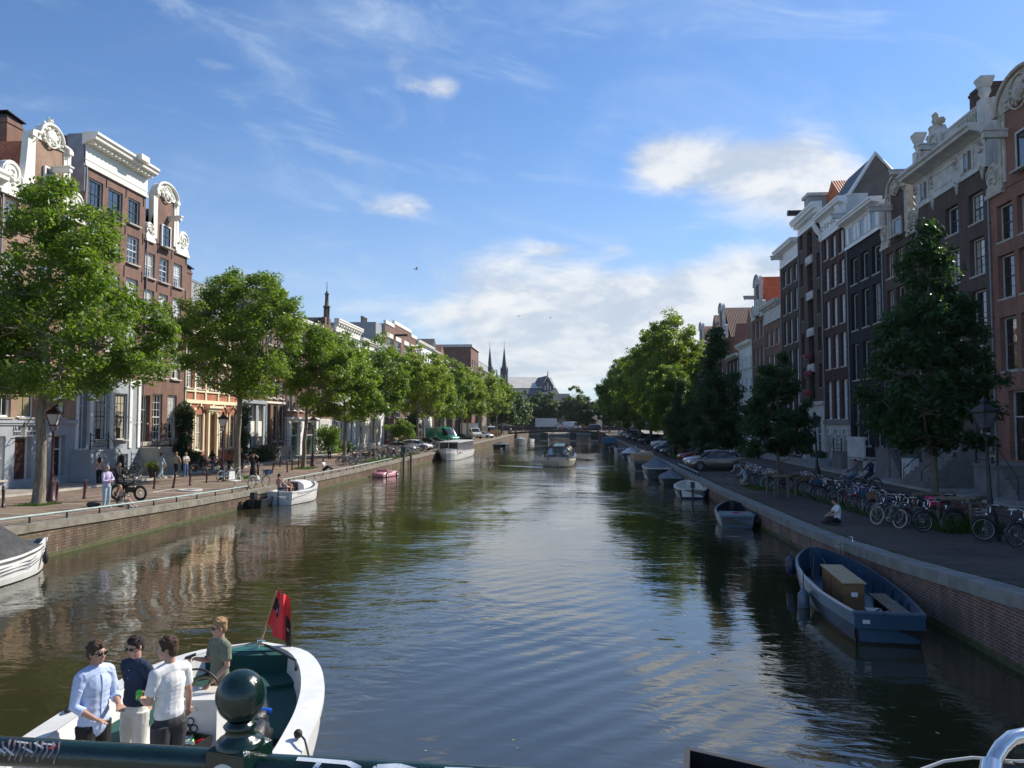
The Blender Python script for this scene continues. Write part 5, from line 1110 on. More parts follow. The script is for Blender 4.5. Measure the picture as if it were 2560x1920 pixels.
ORD='first second third fourth fifth sixth seventh eighth ninth tenth eleventh twelfth thirteenth fourteenth fifteenth sixteenth seventeenth eighteenth nineteenth twentieth twenty-first twenty-second twenty-third twenty-fourth twenty-fifth twenty-sixth twenty-seventh twenty-eighth twenty-ninth thirtieth thirty-first thirty-second thirty-third thirty-fourth'.split()
CB='bicycles parked side by side in the right quay racks'; rr=random.Random(77)
frs=['paint_blk','paint_blk2','paint_blk','paint_blu','paint_grn','paint_gry','paint_blk','paint_red']
desc={'paint_blk':'black','paint_blk2':'black','paint_blu':'blue','paint_grn':'dark green','paint_red':'red','paint_gry':'grey','paint_wht':'white','paint_lbl':'pale blue','paint_orn':'orange'}
# right quay, handlebars towards the canal
for i in range(26):
    y=27.6+i*.62+rr.uniform(-.12,.12)+(1.2 if i>14 else 0); x=12.9+rr.uniform(-.25,.25)+(.0 if i<14 else -.3+ (i-14)*.06)
    fr=rr.choice(frs); bk=rr.choice([None,None,'wicker','crate_blue',None,'wire']); tyv='tyre_cream' if i in (3,5) else 'tyre'
    lab=('%s bicycle%s, %s in the right rack row from the log frame'%(desc[fr],{'wicker':' with wicker basket','crate_blue':' with blue crate','wire':' with wire basket',None:''}[bk],ORD[i]))
    if i<3: fr='paint_blk'; lab=lab.replace(lab.split(' bicycle')[0],'black',1)
    bicycle((x,y,zR(y)),PI+rr.uniform(-.42,.28),fr,tyv,rr.choice(['city','lady','city']),bk,lab,CB,rr.uniform(-9,12))
for i in range(15):
    y=44.6+i*.62+rr.uniform(-.1,.1); x=11.9+rr.uniform(-.25,.3); fr=rr.choice(frs); bk=rr.choice([None,None,'wire'])
    bicycle((x,y,zR(y)),PI+rr.uniform(-.3,.2),fr,'tyre_blue' if i==2 else 'tyre',rr.choice(['city','lady']),bk,'%s bicycle%s, %s beyond the small framed tree on the right'%(desc[fr],' with wire basket' if bk else '',ORD[i]),'bicycles parked near the gold car',rr.uniform(-5,8))
bicycle((13.55,24.9,.95),PI-.12,'paint_blk2','tyre','city','wire','large black bicycle with white saddle and front rack leaning on the near right lamp post','parked bicycles on the right quay',5)
bicycle((13.7,23.9,.97),PI+.25,'paint_blk','tyre','lady',None,'dark bicycle partly cut by the right edge of the photograph','parked bicycles on the right quay',-5)
bicycle((9.2,28.2,.84),PI*.62,'paint_blk','tyre_cream','city',None,'black bicycle with cream tyres at the near end of the bicycle row','parked bicycles on the right quay',12).location=(11.35,28.6,.84)
b=bicycle((13.9,28.6,.86),PI,'paint_red','tyre','city','crate_pink','red bicycle with bright pink crate behind the log frame',CB,4); b.scale=(1.1,)*3
bicycle((10.4,48.2,.86),PI*.9,'paint_blk','tyre','city',None,'upturned-looking dark bicycle being handled by the kneeling person','parked bicycles on the right quay',4)
# rack hoops
for i in range(9):
    q=MB(); q.tube([(0,-.0,0),(0,0,.62),(.12,0,.74),(.75,0,.74),(.87,0,.62),(.87,0,0)],.022,'steel',7); o=q.build('bicycle_rack',None,(11.9,30.6+i*1.5,zR(32))); tag(o,'steel hoop rack between bicycles, %s from the log frame on the right'%ORD[i],'bicycle rack','steel bicycle hoops')
# left quay
LB='bicycles parked along the left quay'
for i in range(34):
    y=72+i*.78+rr.uniform(-.2,.2); x=-20.3+rr.uniform(-.5,.4)-(.6 if i<8 else 0); fr=rr.choice(frs+['paint_lbl','paint_gry','paint_wht'])
    if 74.6<y<77.2: continue
    bicycle((x,y,zL(y)),rr.uniform(-.5,.3)+(0 if i%2 else PI),fr,'tyre',rr.choice(['city','lady']),rr.choice([None,None,'wicker','wire']),'%s bicycle, %s in the dense left-quay row before the silver car'%(desc[fr],ORD[i]),LB,rr.uniform(-8,8))
for i in range(16):
    y=103+i*1.3+rr.uniform(-.3,.3); fr=rr.choice(frs+['paint_orn']); bicycle((-20.2+rr.uniform(-.4,.4),y,zL(y)),rr.uniform(-.4,.4),fr,'tyre','city',None,'%s bicycle, %s in the row between white car and green van'%(desc[fr],ORD[i]),LB,rr.uniform(-8,8))
bicycle((-23.1,48.3,.84),1.35,'paint_lbl','tyre','lady',None,'pale blue bicycle leaning against the lamp post by the second tree',LB,8)
bicycle((-22.6,49.2,.84),1.5,'paint_gry','tyre','city',None,'grey bicycle between the second lamp post and the tree',LB,-7)
bicycle((-18.9,43.6,.84),1.2,'paint_wht','tyre','lady','crate_blue','white bicycle with dark crate on the quay edge above the white yacht',LB,5)
bicycle((-28.4,55.3,.94),.2,'paint_blk','tyre_blue','city',None,'black bicycle with pale blue tyre parked right of the second tree',LB,3)
for i in range(7): bicycle((-29.0+rr.uniform(-.3,.3),57+i*1.15,.95),rr.uniform(-.4,1.2),'paint_blk','tyre','city',None,'dark bicycle, %s from the left by the cream ground floor and railed stoop'%ORD[i],'dark bicycles against the left house fronts',rr.uniform(-6,6))
for i in range(3): bicycle((-30.2,47.9+i*1.1,.95),1.4+i*.1,'paint_blk','tyre','city',None,'dark bicycle, %s from the left against the white-blue house stoop'%ORD[i],'dark bicycles against the left house fronts',8)
for i in range(5): bicycle((-21.0+rr.uniform(-.5,.5),67.3+i*.8,.9),rr.uniform(-1,1),rr.choice(['paint_blk','paint_lbl','paint_gry']),'tyre','city','wicker' if i==1 else None,'bicycle, %s in the cluster beside the person sitting in white'%ORD[i],LB,rr.uniform(-8,8))
# cargo bicycle
e=empty('cargo_bicycle',(-20.9,75.0,.94),R(35),'black long cargo bicycle with a big open box, below the fourth left tree','cargo bicycle'); tyre,rim,frame,hb_,sd_,Rw,wb=bike_meshes('paint_blk')
inst(frame,'frame',e,(-1.2,0,0)); inst(hb_,'handlebar',e,(-1.2,0,0)); inst(sd_,'saddle',e,(-1.2,0,0))
for x in (-1.2,1.15): w=inst(tyre,'wheel',e,(x,0,Rw)); inst(rim,'rim',w)
q=MB(); q.add([(-.15,-.28,.25),(.65,-.28,.25),(.65,.28,.25),(-.15,.28,.25),(-.3,-.38,.82),(.85,-.34,.82),(.85,.34,.82),(-.3,.38,.82)],[(0,3,2,1),(0,1,5,4),(1,2,6,5),(2,3,7,6),(3,0,4,7),(4,5,6,7)],'black_plastic'); q.tube([(.65,0,.5),(1.0,0,.75),(1.15,0,.35)],.025,'paint_blk',6); q.build('cargo_box',e)
# ------------------------------------------------------------ vehicles
for nm,c,mt in (('car_gold',(.25,.21,.17),.6),('car_white',(.72,.73,.74),0),('car_silver',(.42,.43,.44),.5),('car_black',(.012,.012,.014),0),('car_red',(.22,.04,.03),.2),('car_grey',(.07,.075,.07),.4),('car_navy',(.012,.03,.07),.2),('car_blue',(.02,.06,.14),.2),('van_green',(.0,.30,.18),0),('van_white',(.68,.69,.70),0),('car_dark',(.03,.032,.035),.3)): mat(nm,c,.28,metal=mt,var=.03,coat=.7)
mat('plate_yellow',(.75,.45,.02),.5); mat('headlamp',(.6,.62,.65),.1,var=.05); mat('taillamp',(.35,.01,.01),.2); mat('car_glass',(.015,.018,.02),.05,spec=1); mat('plate_ink',(.02,.02,.02),.5)
CARS={'sedan':[(-2.2,.42,.78,.70,None),(-2.15,.32,.90,.80,None),(-1.75,.28,.98,.88,None),(-1.35,.26,1.0,.9,None),(-.75,.25,.98,.9,(1.36,.60)),(0,.25,.97,.9,(1.43,.62)),(.55,.25,.95,.9,(1.36,.60)),(1.15,.25,.92,.89,None),(1.8,.27,.84,.86,None),(2.15,.32,.72,.76,None),(2.25,.42,.6,.62,None)],
 'hatch':[(-2.05,.42,.8,.74,None),(-2.0,.32,.96,.84,None),(-1.85,.28,1.03,.88,None),(-1.35,.26,1.02,.9,(1.42,.62)),(-.6,.25,1.0,.9,(1.50,.65)),(.2,.25,.98,.9,(1.46,.63)),(.5,.25,.97,.9,(1.38,.60)),(1.15,.25,.94,.9,None),(1.75,.27,.86,.86,None),(2.05,.32,.74,.78,None),(2.12,.42,.62,.66,None)],
 'estate':[(-2.3,.42,.8,.74,None),(-2.28,.32,.98,.84,None),(-2.2,.28,1.02,.88,None),(-1.75,.26,1.01,.9,(1.44,.62)),(-.8,.25,1.0,.9,(1.50,.65)),(.15,.25,.98,.9,(1.46,.63)),(.5,.25,.97,.9,(1.38,.60)),(1.2,.25,.93,.9,None),(1.85,.27,.84,.86,None),(2.2,.32,.72,.78,None),(2.3,.42,.6,.64,None)],
 'suv':[(-2.1,.5,.9,.8,None),(-2.08,.4,1.1,.88,None),(-2.0,.36,1.18,.92,None),(-1.6,.34,1.18,.94,(1.60,.66)),(-.7,.33,1.16,.94,(1.70,.70)),(.3,.33,1.14,.94,(1.66,.68)),(.6,.33,1.13,.94,(1.56,.64)),(1.2,.33,1.1,.93,None),(1.85,.36,1.02,.88,None),(2.15,.42,.9,.8,None),(2.22,.5,.75,.7,None)],
 'van':[(-2.9,.5,1.2,.9,(1.6,.8)),(-2.88,.4,1.3,.96,(2.35,.86)),(-2.8,.4,1.3,.97,(2.5,.88)),(-1,.38,1.3,.98,(2.56,.90)),(.9,.38,1.3,.98,(2.55,.9)),(1.5,.38,1.3,.97,(2.35,.84)),(2.25,.38,1.28,.95,None),(2.75,.4,1.12,.9,None),(2.95,.5,.85,.82,None)]}
def car(style,paint,loc,rz,label,cat='car',name='parked_car',group=None,sc=1,plate=True,text_=None):
    st=CARS[style]; e=empty(name,loc,rz,label,cat,group); 
    if sc!=1: e.scale=(sc,)*3
    n=len(st); P=[]
    for x,zl,zb,hw,rf in st:
        half=[(hw*.82,zl),(hw*.98,zl+.10),(hw*1.0,zl+(zb-zl)*.45),(hw*.985,zb-.10),(hw*.93,zb)]
        half+= [(rf[1],rf[0]-.05),(rf[1]*.85,rf[0]),(0,rf[0]+.03)] if rf else [(hw*.84,zb+.02),(hw*.6,zb+.04),(0,zb+.055)]
        P.append([(x,-a,b) for a,b in half]+[(x,a,b) for a,b in half[-2::-1]])
    body=MB(); side=MB(); side2=MB(); ws=MB(); rw=MB(); k=len(P[0]); van=style=='van'
    for i in range(n-1):
        ra,rb=st[i][4],st[i+1][4]
        for j in range(k-1):
            f=[P[i][j],P[i+1][j],P[i+1][j+1],P[i][j+1]]; jj=j if j<7 else k-2-j
            t_=body
            if jj==4 and ra and rb: 
                if (not van) or st[i][0]>.5: t_=side if j<7 else side2
            elif jj in (4,5,6) and (bool(ra)!=bool(rb)):
                if jj==4: t_=(side if j<7 else side2) if (not van) else (side if j<7 else side2)
                else: t_=ws if rb is None else (rw if not van else body)
            t_.add(f,[(0,1,2,3)],paint if t_ is body else 'car_glass',t_ is body)
    for idx,fl in ((0,False),(n-1,True)):
        f=P[idx]; body.add(f,[tuple(range(k)) if not fl else tuple(range(k-1,-1,-1))],paint)
    # merge so that smooth shading works, then wheel wells
    body.box(st[0][0]+.3,st[-1][0]-.3,-st[3][3]*.78,st[3][3]*.78,.17,st[3][1]+.02,'black_plastic')
    o=body.build('body',e); me=o.data; 
    import bmesh; bm=bmesh.new(); bm.from_mesh(me); bmesh.ops.remove_doubles(bm,verts=bm.verts,dist=.0005); bmesh.ops.recalc_face_normals(bm,faces=bm.faces); bm.to_mesh(me); bm.free()
    for b_,nm in ((side,'side_window'),(side2,'side_window'),(ws,'windscreen'),(rw,'rear_window')):
        if b_.v: b_.build(nm,e)
    if not van:
        xb=-.15; zr=1.40 if style=='sedan' else (1.65 if style=='suv' else 1.46)
        q=MB(); [q.tube([(xb,s*(st[3][3]*.925),st[4][2]+.0),(xb-.03,s*(.655 if style!='suv' else .71),zr)],.028,paint,5) for s in (-1,1)]; q.build('door_pillar',e)
    xf,xr=st[-1][0]-.85,st[0][0]+.78; rwl=.33 if style!='van' else .36; hw=st[4][3]
    for x in (xf,xr):
        for s in (-1,1):
            w=MB(); w.tube([(0,-.11,0),(0,.11,0)],rwl,'rubber',18); wo=w.build('wheel',e,(x,s*(hw-.09),rwl)); a=MB(); a.tube([(0,s*.105,0),(0,s*.118,0)],rwl*.66,'iron',16)
            for t_ in range(10): th=2*PI*t_/10; a.tube([(0,s*.122,0),(math.cos(th)*rwl*.6,s*.122,math.sin(th)*rwl*.6)],.016,'steel',4)
            a.ring((0,s*.12,0),rwl*.64,.015,'steel','y',16,4); a.build('rim',wo)
            c_=MB(); c_.ring((x,s*(hw*.985),rwl+.02),rwl+.055,.05,'black_plastic','y',12,5,0,PI); c_.build('wheel_arch',e)
    xh=st[-1][0]; zb=st[-2][2]
    for s in (-1,1):
        q=MB(); q.ell((xh-.10,s*st[-2][3]*.80,zb-.10),(.12,.17,.08),'headlamp',10,6); q.build('headlight',e)
        q=MB(); q.ell((st[0][0]+.07,s*st[1][3]*.85,st[1][2]-.06),(.07,.12,.12),'taillamp',8,6); q.build('tail_light',e)
        q=MB(); q.ell((st[-4][0]-.1,s*(hw+.06),st[-4][2]+.05),(.06,.10,.07),paint,8,6); q.build('wing_mirror',e)
    g=MB(); g.box(xh-.03,xh+.015,-.45,.45,.42,.58,'black_plastic'); g.build('grille',e)
    if plate:
        for x,s in ((xh+.02,1),(st[0][0]-.02,-1)):
            q=MB(); q.box(x-.01,x+.01,-.26,.26,.46,.57,'plate_yellow'); [q.box(x+s*.0105-.002,x+s*.0105+.002,-.22+.075*t_,-.18+.075*t_,.48,.55,'plate_ink') for t_ in range(6)]; q.build('licence_plate',e)
    return e
CG='cars parked nose-out along the right quay'
car('sedan','car_gold',(10.9,61.9,.97),PI+.0,'gold-brown coupe parked nearest on the right quay, side on',group=CG)
car('hatch','car_white',(10.9,65.0,.98),PI,'white car right behind the gold coupe on the right quay',group=CG)
car('estate','car_red',(11.6,72.8,1.03),PI,'dark red car third from the near end on the right quay',group=CG)
car('suv','car_white',(14.2,79.5,1.08),PI,'white car with roof showing above the dark red car',group=CG)
car('estate','car_grey',(11.3,85.2,1.12),PI,'grey-green estate car behind the small staked tree',group=CG)
car('sedan','car_navy',(11.3,92.6,1.17),PI,'navy car left of the grey-green estate',group=CG)
car('estate','car_white',(12.0,97.5,1.2),PI,'white estate with roof rails behind the navy car',group=CG)
car('suv','car_white',(12.2,106.5,1.27),PI,'white SUV partly hidden by the navy car',group=CG)
car('suv','car_dark',(12.0,124,1.39),PI,'dark off-road car standing alone further along the right quay',group=CG)
car('hatch','car_black',(12.0,140,1.5),PI,'black hatchback under the dark right-bank trees',group=CG)
car('sedan','car_blue',(12.0,152,1.58),PI,'dark blue car in the distant right row',group=CG)
car('hatch','car_silver',(12.0,160,1.64),PI,'silver hatchback in the distant right row',group=CG)
car('suv','car_white',(12.2,172,1.72),PI,'white distant car in the right row before the bridge',group=CG)
car('suv','car_dark',(12.4,183,1.8),PI,'dark distant car nearer the bridge on the right',group=CG)
car('suv','car_white',(12.6,196,1.88),PI,'last white car before the bridge on the right',group=CG)
GLc='cars parked nose-out along the left quay'
car('sedan','car_silver',(-21.6,93.0,1.07),R(-12),'silver sedan nearest of the cars on the left quay',group=GLc)
car('hatch','car_white',(-21.2,100.5,1.12),R(-15),'white hatchback with yellow plate behind the silver sedan',group=GLc)
car('hatch','car_black',(-21.6,110.5,1.19),R(-10),'black hatchback between white car and green van',group=GLc)
car('sedan','car_dark',(-22.0,118,1.24),R(-5),'dark car with pale roof between bicycles and the green van',group=GLc)
car('van','van_green',(-22.6,128.5,1.31),R(-38),'bright green delivery van with high roof parked on the left quay','van','delivery_van',sc=1.12)
car('estate','car_black',(-21.4,143,1.41),R(-8),'black car right of the green van on the left quay',group=GLc)
def box_truck(loc,rz,label,Lb=4.6,Hb=2.4,sc=1,front=True):
    e=empty('box_truck',loc,rz,label,'truck'); e.scale=(sc,)*3
    q=MB(); q.box(-3.6,-3.6+Lb,-1.1,1.1,.85,.85+Hb,'van_white'); q.box(-3.65,-3.6+Lb+.05,-1.13,1.13,.82,.9,'steel'); q.box(-3.65,-3.6+Lb+.04,-1.13,1.13,.83+Hb,.9+Hb,'steel'); q.build('cargo_box',e)
    c=MB(); x0=-3.6+Lb; c.prism([(x0+.03,.5),(x0+2.1,.5),(x0+2.15,.95),(x0+1.9,1.25),(x0+1.35,1.4),(x0+.75,2.15),(x0+.03,2.3)],-.95,.95,'van_white'); co_=c.build('cab',e)
    g=MB(); g.add([(x0+1.36,-.85,1.43),(x0+1.36,.85,1.43),(x0+.80,.75,2.13),(x0+.80,-.75,2.13)],[(0,1,2,3)],'car_glass'); g.build('windscreen',e)
    for s in (-1,1):
        g=MB(); g.add([(x0+.3,s*.955,1.4),(x0+1.2,s*.955,1.4),(x0+.75,s*.955,2.0),(x0+.3,s*.955,2.05)],[(0,1,2,3)],'car_glass'); g.build('side_window',e); q=MB(); q.ell((x0+2.05,s*.7,.95),(.1,.16,.1),'headlamp',8,6); q.build('headlight',e)
        for x in (x0+1.3,-2.6): w=MB(); w.tube([(0,-.13,0),(0,.13,0)],.38,'rubber',16); w.tube([(0,s*.12,0),(0,s*.14,0)],.2,'steel',12); w.build('wheel',e,(x,s*.92,.38))
    q=MB(); q.box(-3.4,x0,-.5,.5,.45,.8,'black_plastic'); q.build('chassis',e)
    if front: q=MB(); q.box(x0+2.14,x0+2.16,-.26,.26,.55,.66,'plate_yellow'); q.build('licence_plate',e)
    return e
box_truck((-22.8,166,1.56),R(-60),'white box lorry parked on the left quay seen from the front',sc=1.05)
car('sedan','car_white',(-20.8,172,1.6),R(-30),'white car in front of the box lorry on the left quay',group=GLc)
car('van','van_white',(-21.2,186,1.7),R(-60),'grey-white van with pale boards beside it at far left quay','van','delivery_van')
q=MB(); [q.cbox((0,i*.75,.95),(.9,.1,1.6),'ply',Matrix.Rotation(R(8*(i-1)),3,'X')) for i in range(4)]; tag(q.build('plywood_boards',None,(-20.3,181,1.65),R(-50)),'stack of pale plywood boards standing beside the far van','boards')
box_truck((-8.6,226,3.1),0,'long white box truck crossing the far bridge',Lb=6.2,Hb=2.55,sc=1.0,front=False)
car('van','van_white',(-1.6,226,3.05),0,'white panel van behind the box truck on the far bridge','van','delivery_van',sc=.95)
car('suv','car_dark',(4.6,226,2.8),PI,'dark green van-like car at right end of the far bridge','car',sc=1.12)
# moped-like shapes, bins, boxes, stakes
def log_frame(x,y,z,s,lab,h=1.15):
    e=empty('tree_guard',(x,y,z),R(8),lab,'tree guard'); 
    for a,b in ((-s,-s*.9),(s,-s*.9),(0,-s*1.7),(s,s),(-s,s)): p=MB(); p.tube([(a,b,-.1),(a*.97,b*.97,h)],[.065,.06],'wood_grey',9); p.build('post',e)
    for a,b in (((-s-.15,-s*.9),(s*.2,-s*1.75)),((-s*.2,-s*1.75),(s+.2,-s*.85)),((-s,s),(s,s))): p=MB(); p.tube([(a[0],a[1],h-.02),(b[0],b[1],h+.03)],.085,'wood_grey',9); p.build('crossbar',e)
log_frame(13.3,29.2,.84,.78,'rough log frame around the nearest right tree trunk',1.1)
log_frame(10.6,41.4,.84,.55,'thin post frame around the small young tree on the right',1.05)
log_frame(11.6,66.9,.98,.6,'dark post frame around the conical tree beside the gold coupe',1.2)
log_frame(10.4,82.3,1.1,.5,'post frame with sign around the small tree by the estate car',1.3)
mat('grass',(.045,.09,.02),.9,c2=(.10,.16,.04),sc=4)
leafmat('grass_blade',(.03,.08,.015),(.08,.15,.03),.4)
def tuft(x0,x1,y0,y1,n,h,lab,zf,seed=1):
    rng=np.random.default_rng(seed); P=np.stack([rng.uniform(x0,x1,n),rng.uniform(y0,y1,n)],1); z=np.array([zf(b) for b in P[:,1]])+.0
    th=rng.uniform(0,2*PI,n); w=.012+.01*rng.random(n); hh=h*(.4+.8*rng.random(n)); dx=np.cos(th)*w; dy=np.sin(th)*w; lx=rng.normal(size=n)*hh*.3; ly=rng.normal(size=n)*hh*.3
    v=np.empty((n*3,3)); v[0::3]=np.stack([P[:,0]-dx,P[:,1]-dy,z],1); v[1::3]=np.stack([P[:,0]+dx,P[:,1]+dy,z],1); v[2::3]=np.stack([P[:,0]+lx,P[:,1]+ly,z+hh],1)
    me=bpy.data.meshes.new('grass'); me.vertices.add(n*3); me.vertices.foreach_set('co',v.ravel()); me.loops.add(n*3); me.loops.foreach_set('vertex_index',np.arange(n*3)); me.polygons.add(n); me.polygons.foreach_set('loop_start',np.arange(n)*3); me.polygons.foreach_set('loop_total',np.full(n,3)); me.update(calc_edges=True); me.materials.append(MATS['grass_blade'])
    o=bpy.data.objects.new('grass',me); COL.objects.link(o); tag(o,lab,'grass',kind='stuff')
tuft(12.3,14.3,27.2,30.6,5200,.5,'tall dark grass at the foot of the nearest right tree',zR,1)
tuft(11.5,12.4,30.5,44,4200,.18,'low grass strip under the parked bicycles on the right',zR,2)
tuft(10.2,12.6,63.3,68.5,2500,.4,'grass around the tree beside the gold coupe',zR,3); tuft(9.8,11.5,79,84,1500,.4,'grass under the small tree by the estate car',zR,4); tuft(9.8,11.2,44,47,1400,.15,'grass patch near the kneeling person',zR,5)
tuft(-24.3,-23.2,31.6,33.2,1200,.12,'worn grass at the base of the nearest left tree',zL,6); tuft(-24.2,-22.4,50.8,53,1800,.14,'grass at the base of the second left tree',zL,7); tuft(-23.6,-22,62,64.5,1500,.14,'grass at the base of the third left tree',zL,8); tuft(-20.6,-19.0,72,92,5000,.3,'dry grass under the bicycles on the left quay',zL,9)
tuft(QR+.46,QR+.66,13,60,1500,.07,'weeds in the joint behind the right quay coping',zR,21); tuft(QL-.72,QL-.5,20,60,1300,.07,'weeds in the joint behind the left quay coping',zL,22); tuft(FR-3.9,FR-3.45,20,70,600,.08,'weeds along the right pavement kerb',zR,23)
rl=random.Random(8); q=MB(); mat('fallen_leaf',(.30,.30,.10),.7,c2=(.5,.48,.3),sc=3)
for i in range(150):
    x,y=rl.uniform(-16,6),rl.uniform(8,45); s_=rl.uniform(.015,.045); a=rl.uniform(0,6); q.add([(x+s_*math.cos(a+k*PI/2)*(1 if k%2 else .5),y+s_*math.sin(a+k*PI/2)*(1 if k%2 else .5),.006) for k in range(4)],[(0,1,2,3)],'fallen_leaf')
tag(q.build('floating_leaves'),'tiny pale leaves and specks floating on the canal','leaves',kind='stuff')
e=empty('mailbox_unit',(20.4,49.4,.95),-PI/2,'pair of white utility boxes with diagonal slots by the right stoops','cabinet'); 
for s in (-.32,.32): q=MB(); q.box(s-.3,s+.3,-.25,.25,0,1.5,'side_white'); [q.cbox((s+.02,-.256,z),(.34,.01,.05),'iron',Matrix.Rotation(R(-30),3,'Y')) for z in (.55,1.1)]; q.build('door',e)
e=empty('litter_bin',(-18.9,83,1.0),0,'dark green litter bin on the left quay before the silver car','bin'); q=MB(); q.box(-.25,.25,-.25,.25,0,1.0,'door_green'); q.build('bin_body',e); q=MB(); q.box(-.28,.28,-.28,.28,1.0,1.1,'iron'); q.build('lid',e)
for i in range(3):
    e=empty('planter',(20.6,67.0+i*1.05,.98),0,'grey box planter with clipped bush, %s from the near end by the arcade'%ORD[i],'planter','box planters on the right pavement'); q=MB(); q.box(-.4,.4,-.45,.45,0,.75,'greypaint'); q.build('box',e); me=leaves('foliage',[(0,0,.95),(.1,.15,1.05),(-.1,-.15,1.0)],.42,900,.06,'ivy',np.random.default_rng(i),flat=.8); inst(me,'bush',e)
e=empty('planter',(-29.0,50.9,.95),0,'round pot with yellow-green plant and red flowers on the left pavement','planter'); q=MB(); q.lathe([(.3,0),(.42,.4),(.42,.45)],'iron',(0,0,0),14); q.build('pot',e); me=leaves('foliage',[(0,0,.7),(.2,.2,.8),(-.2,-.1,.75)],.4,900,.08,'leaf_bright',np.random.default_rng(9),flat=.9); inst(me,'foliage',e); q=MB(); [q.ell((.4+rr.uniform(-.2,.2),.35+rr.uniform(-.2,.2),.65+rr.uniform(-.1,.1)),(.05,)*3,'flower_red',6,4) for i in range(10)]; q.build('flowers',e)
e=empty('office_chair',(-19.6,42.9,.84),1.2,'white plastic chair with armrests standing on the quay edge','chair'); q=MB(); q.box(-.25,.25,-.25,.25,.45,.49,'white'); q.build('seat',e); q=MB(); q.prism([(-.24,.55),(.24,.55),(.2,1.0),(-.2,1.0)],.22,.26,'white'); q.build('backrest',e); q=MB(); q.tube([(0,0,.45),(0,0,.15)],.03,'steel',6); [q.tube([(0,0,.15),(math.cos(a)*.28,math.sin(a)*.28,.06)],.02,'white',5) for a in (0,1.26,2.51,3.77,5.03)]; q.build('base',e); q=MB(); [q.tube([(s*.26,.2,.5),(s*.3,.15,.7),(s*.3,-.15,.7),(s*.26,-.18,.5)],.018,'white',5) for s in (-1,1)]; q.build('armrest',e)
# string lights between tree and ivy
q=MB(); pts=curve((-31.2,46,6.9),(-31.3,59,4.6),.9,30); q.tube(pts,.012,'iron',4); q2=MB(); mat('bulb',(.9,.85,.65),.3,var=.05); [q2.ell((a,b,c-.06),(.05,.05,.07),'bulb',6,5) for a,b,c in pts[2::2]]; o=q.build('string_lights'); tag(o,'string of small pale bulbs hung across the house fronts','string lights'); q2.build('bulbs',o)
# awnings and parasol far left
for i in range(3):
    q=MB(); pts=[(0,3.6)]+[(1.5*math.sin(a),2.6+1.0*math.cos(a)) for a in (.3,.8,1.2,1.57)]+[(0,2.6)]; q.prism([(a,b) for a,b in pts],0,2.6,'crate_blue'); o=q.build('awning',None,(FL,139+i*3.2,1.3)); tag(o,'dark navy domed awning, %s from the left behind the green van'%ORD[i],'awning','navy domed awnings')
e=empty('parasol',(-20.5,214,2.0),0,'dark cafe parasol at the left end of the far bridge','parasol'); q=MB(); q.lathe([(3.2,2.3),(.2,3.1),(0,3.2)],'iron',(0,0,0),8,False); q.build('canopy',e); q=MB(); q.tube([(0,0,0),(0,0,3)],.05,'iron',6); q.build('pole',e)
# gulls
def bird(loc,rz,lab,fly=False):
    e=empty('gull',loc,rz,lab,'bird'); q=MB(); q.ell((0,0,.1),(.2,.08,.08),'white',10,7); q.ell((.17,0,.2),(.05,.045,.05),'white',8,6); q.tube([(.1,0,.12),(.17,0,.2)],.04,'white',6); q.tube([(-.15,0,.1),(-.33,0,.09)],[.05,.01],'white',5); q.tube([(.21,0,.2),(.28,0,.18)],[.015,.004],'plate_yellow',5)
    if fly:
        for s in (-1,1): q.add([(.08,s*.05,.13),(-.08,s*.05,.13),(-.12,s*.35,.24),(.06,s*.35,.26),(-.16,s*.7,.16)],[(0,1,2,3),(3,2,4)],'side_grey')
    else: q.ell((-.05,0,.13),(.2,.085,.06),'side_grey',8,6); q.tube([(0,.03,.05),(0,.03,-.12)],.01,'plate_yellow',4); q.tube([(0,-.03,.05),(0,-.03,-.12)],.01,'plate_yellow',4)
    q.build('body',e)
bird((-18.1,21.4,1.55),1.8,'white gull standing on the left quay coping at the photograph edge'); bird((-14.3,145,.0),.5,'white gull floating beside the far left quay')
bird((-17,80,21),.5,'dark gull flying over the far left roofs',True); bird((-9,120,21.5),2,'gull flying in the sky left of centre',True); bird((-4,115,20.5),1,'gull gliding in the sky near centre',True)
# ------------------------------------------------------------ boats
for nm,c in (('boat_white',(.74,.74,.72)),('boat_cream',(.72,.69,.61)),('boat_blue',(.024,.068,.12)),('boat_blue_l',(.10,.15,.20)),('boat_grey',(.25,.27,.29)),('boat_dark',(.02,.025,.03)),('boat_teal',(.02,.13,.10)),('cushion',(.005,.06,.05)),('boat_pink',(.60,.27,.31)),('boat_navy',(.02,.03,.07)),('hull_bottom',(.022,.02,.018))): mat(nm,c,.35 if nm!='cushion' else .85,var=.08,sc=2.5,coat=.25 if nm!='cushion' else 0)
mat('canvas_grey',(.10,.115,.135),.8,c2=(.17,.19,.21),sc=4,bump=.4); mat('canvas_black',(.02,.022,.025),.75,c2=(.05,.05,.055),sc=4,bump=.4); mat('canvas_tan',(.36,.27,.2),.8,c2=(.46,.36,.27),sc=4,bump=.3); mat('canvas_blue',(.04,.16,.26),.7,c2=(.06,.22,.34),sc=3,bump=.3); mat('canvas_white',(.55,.58,.62),.6,c2=(.66,.69,.72),sc=4,bump=.3)
mat('vinyl_clear',(.35,.37,.38),.15,var=.1)
def interp(st,n):
    xs=[s[0] for s in st]; X_=np.linspace(xs[0],xs[-1],n); 
    return [(float(x),float(np.interp(x,xs,[s[1] for s in st])),float(np.interp(x,xs,[s[2] for s in st]))) for x in X_]
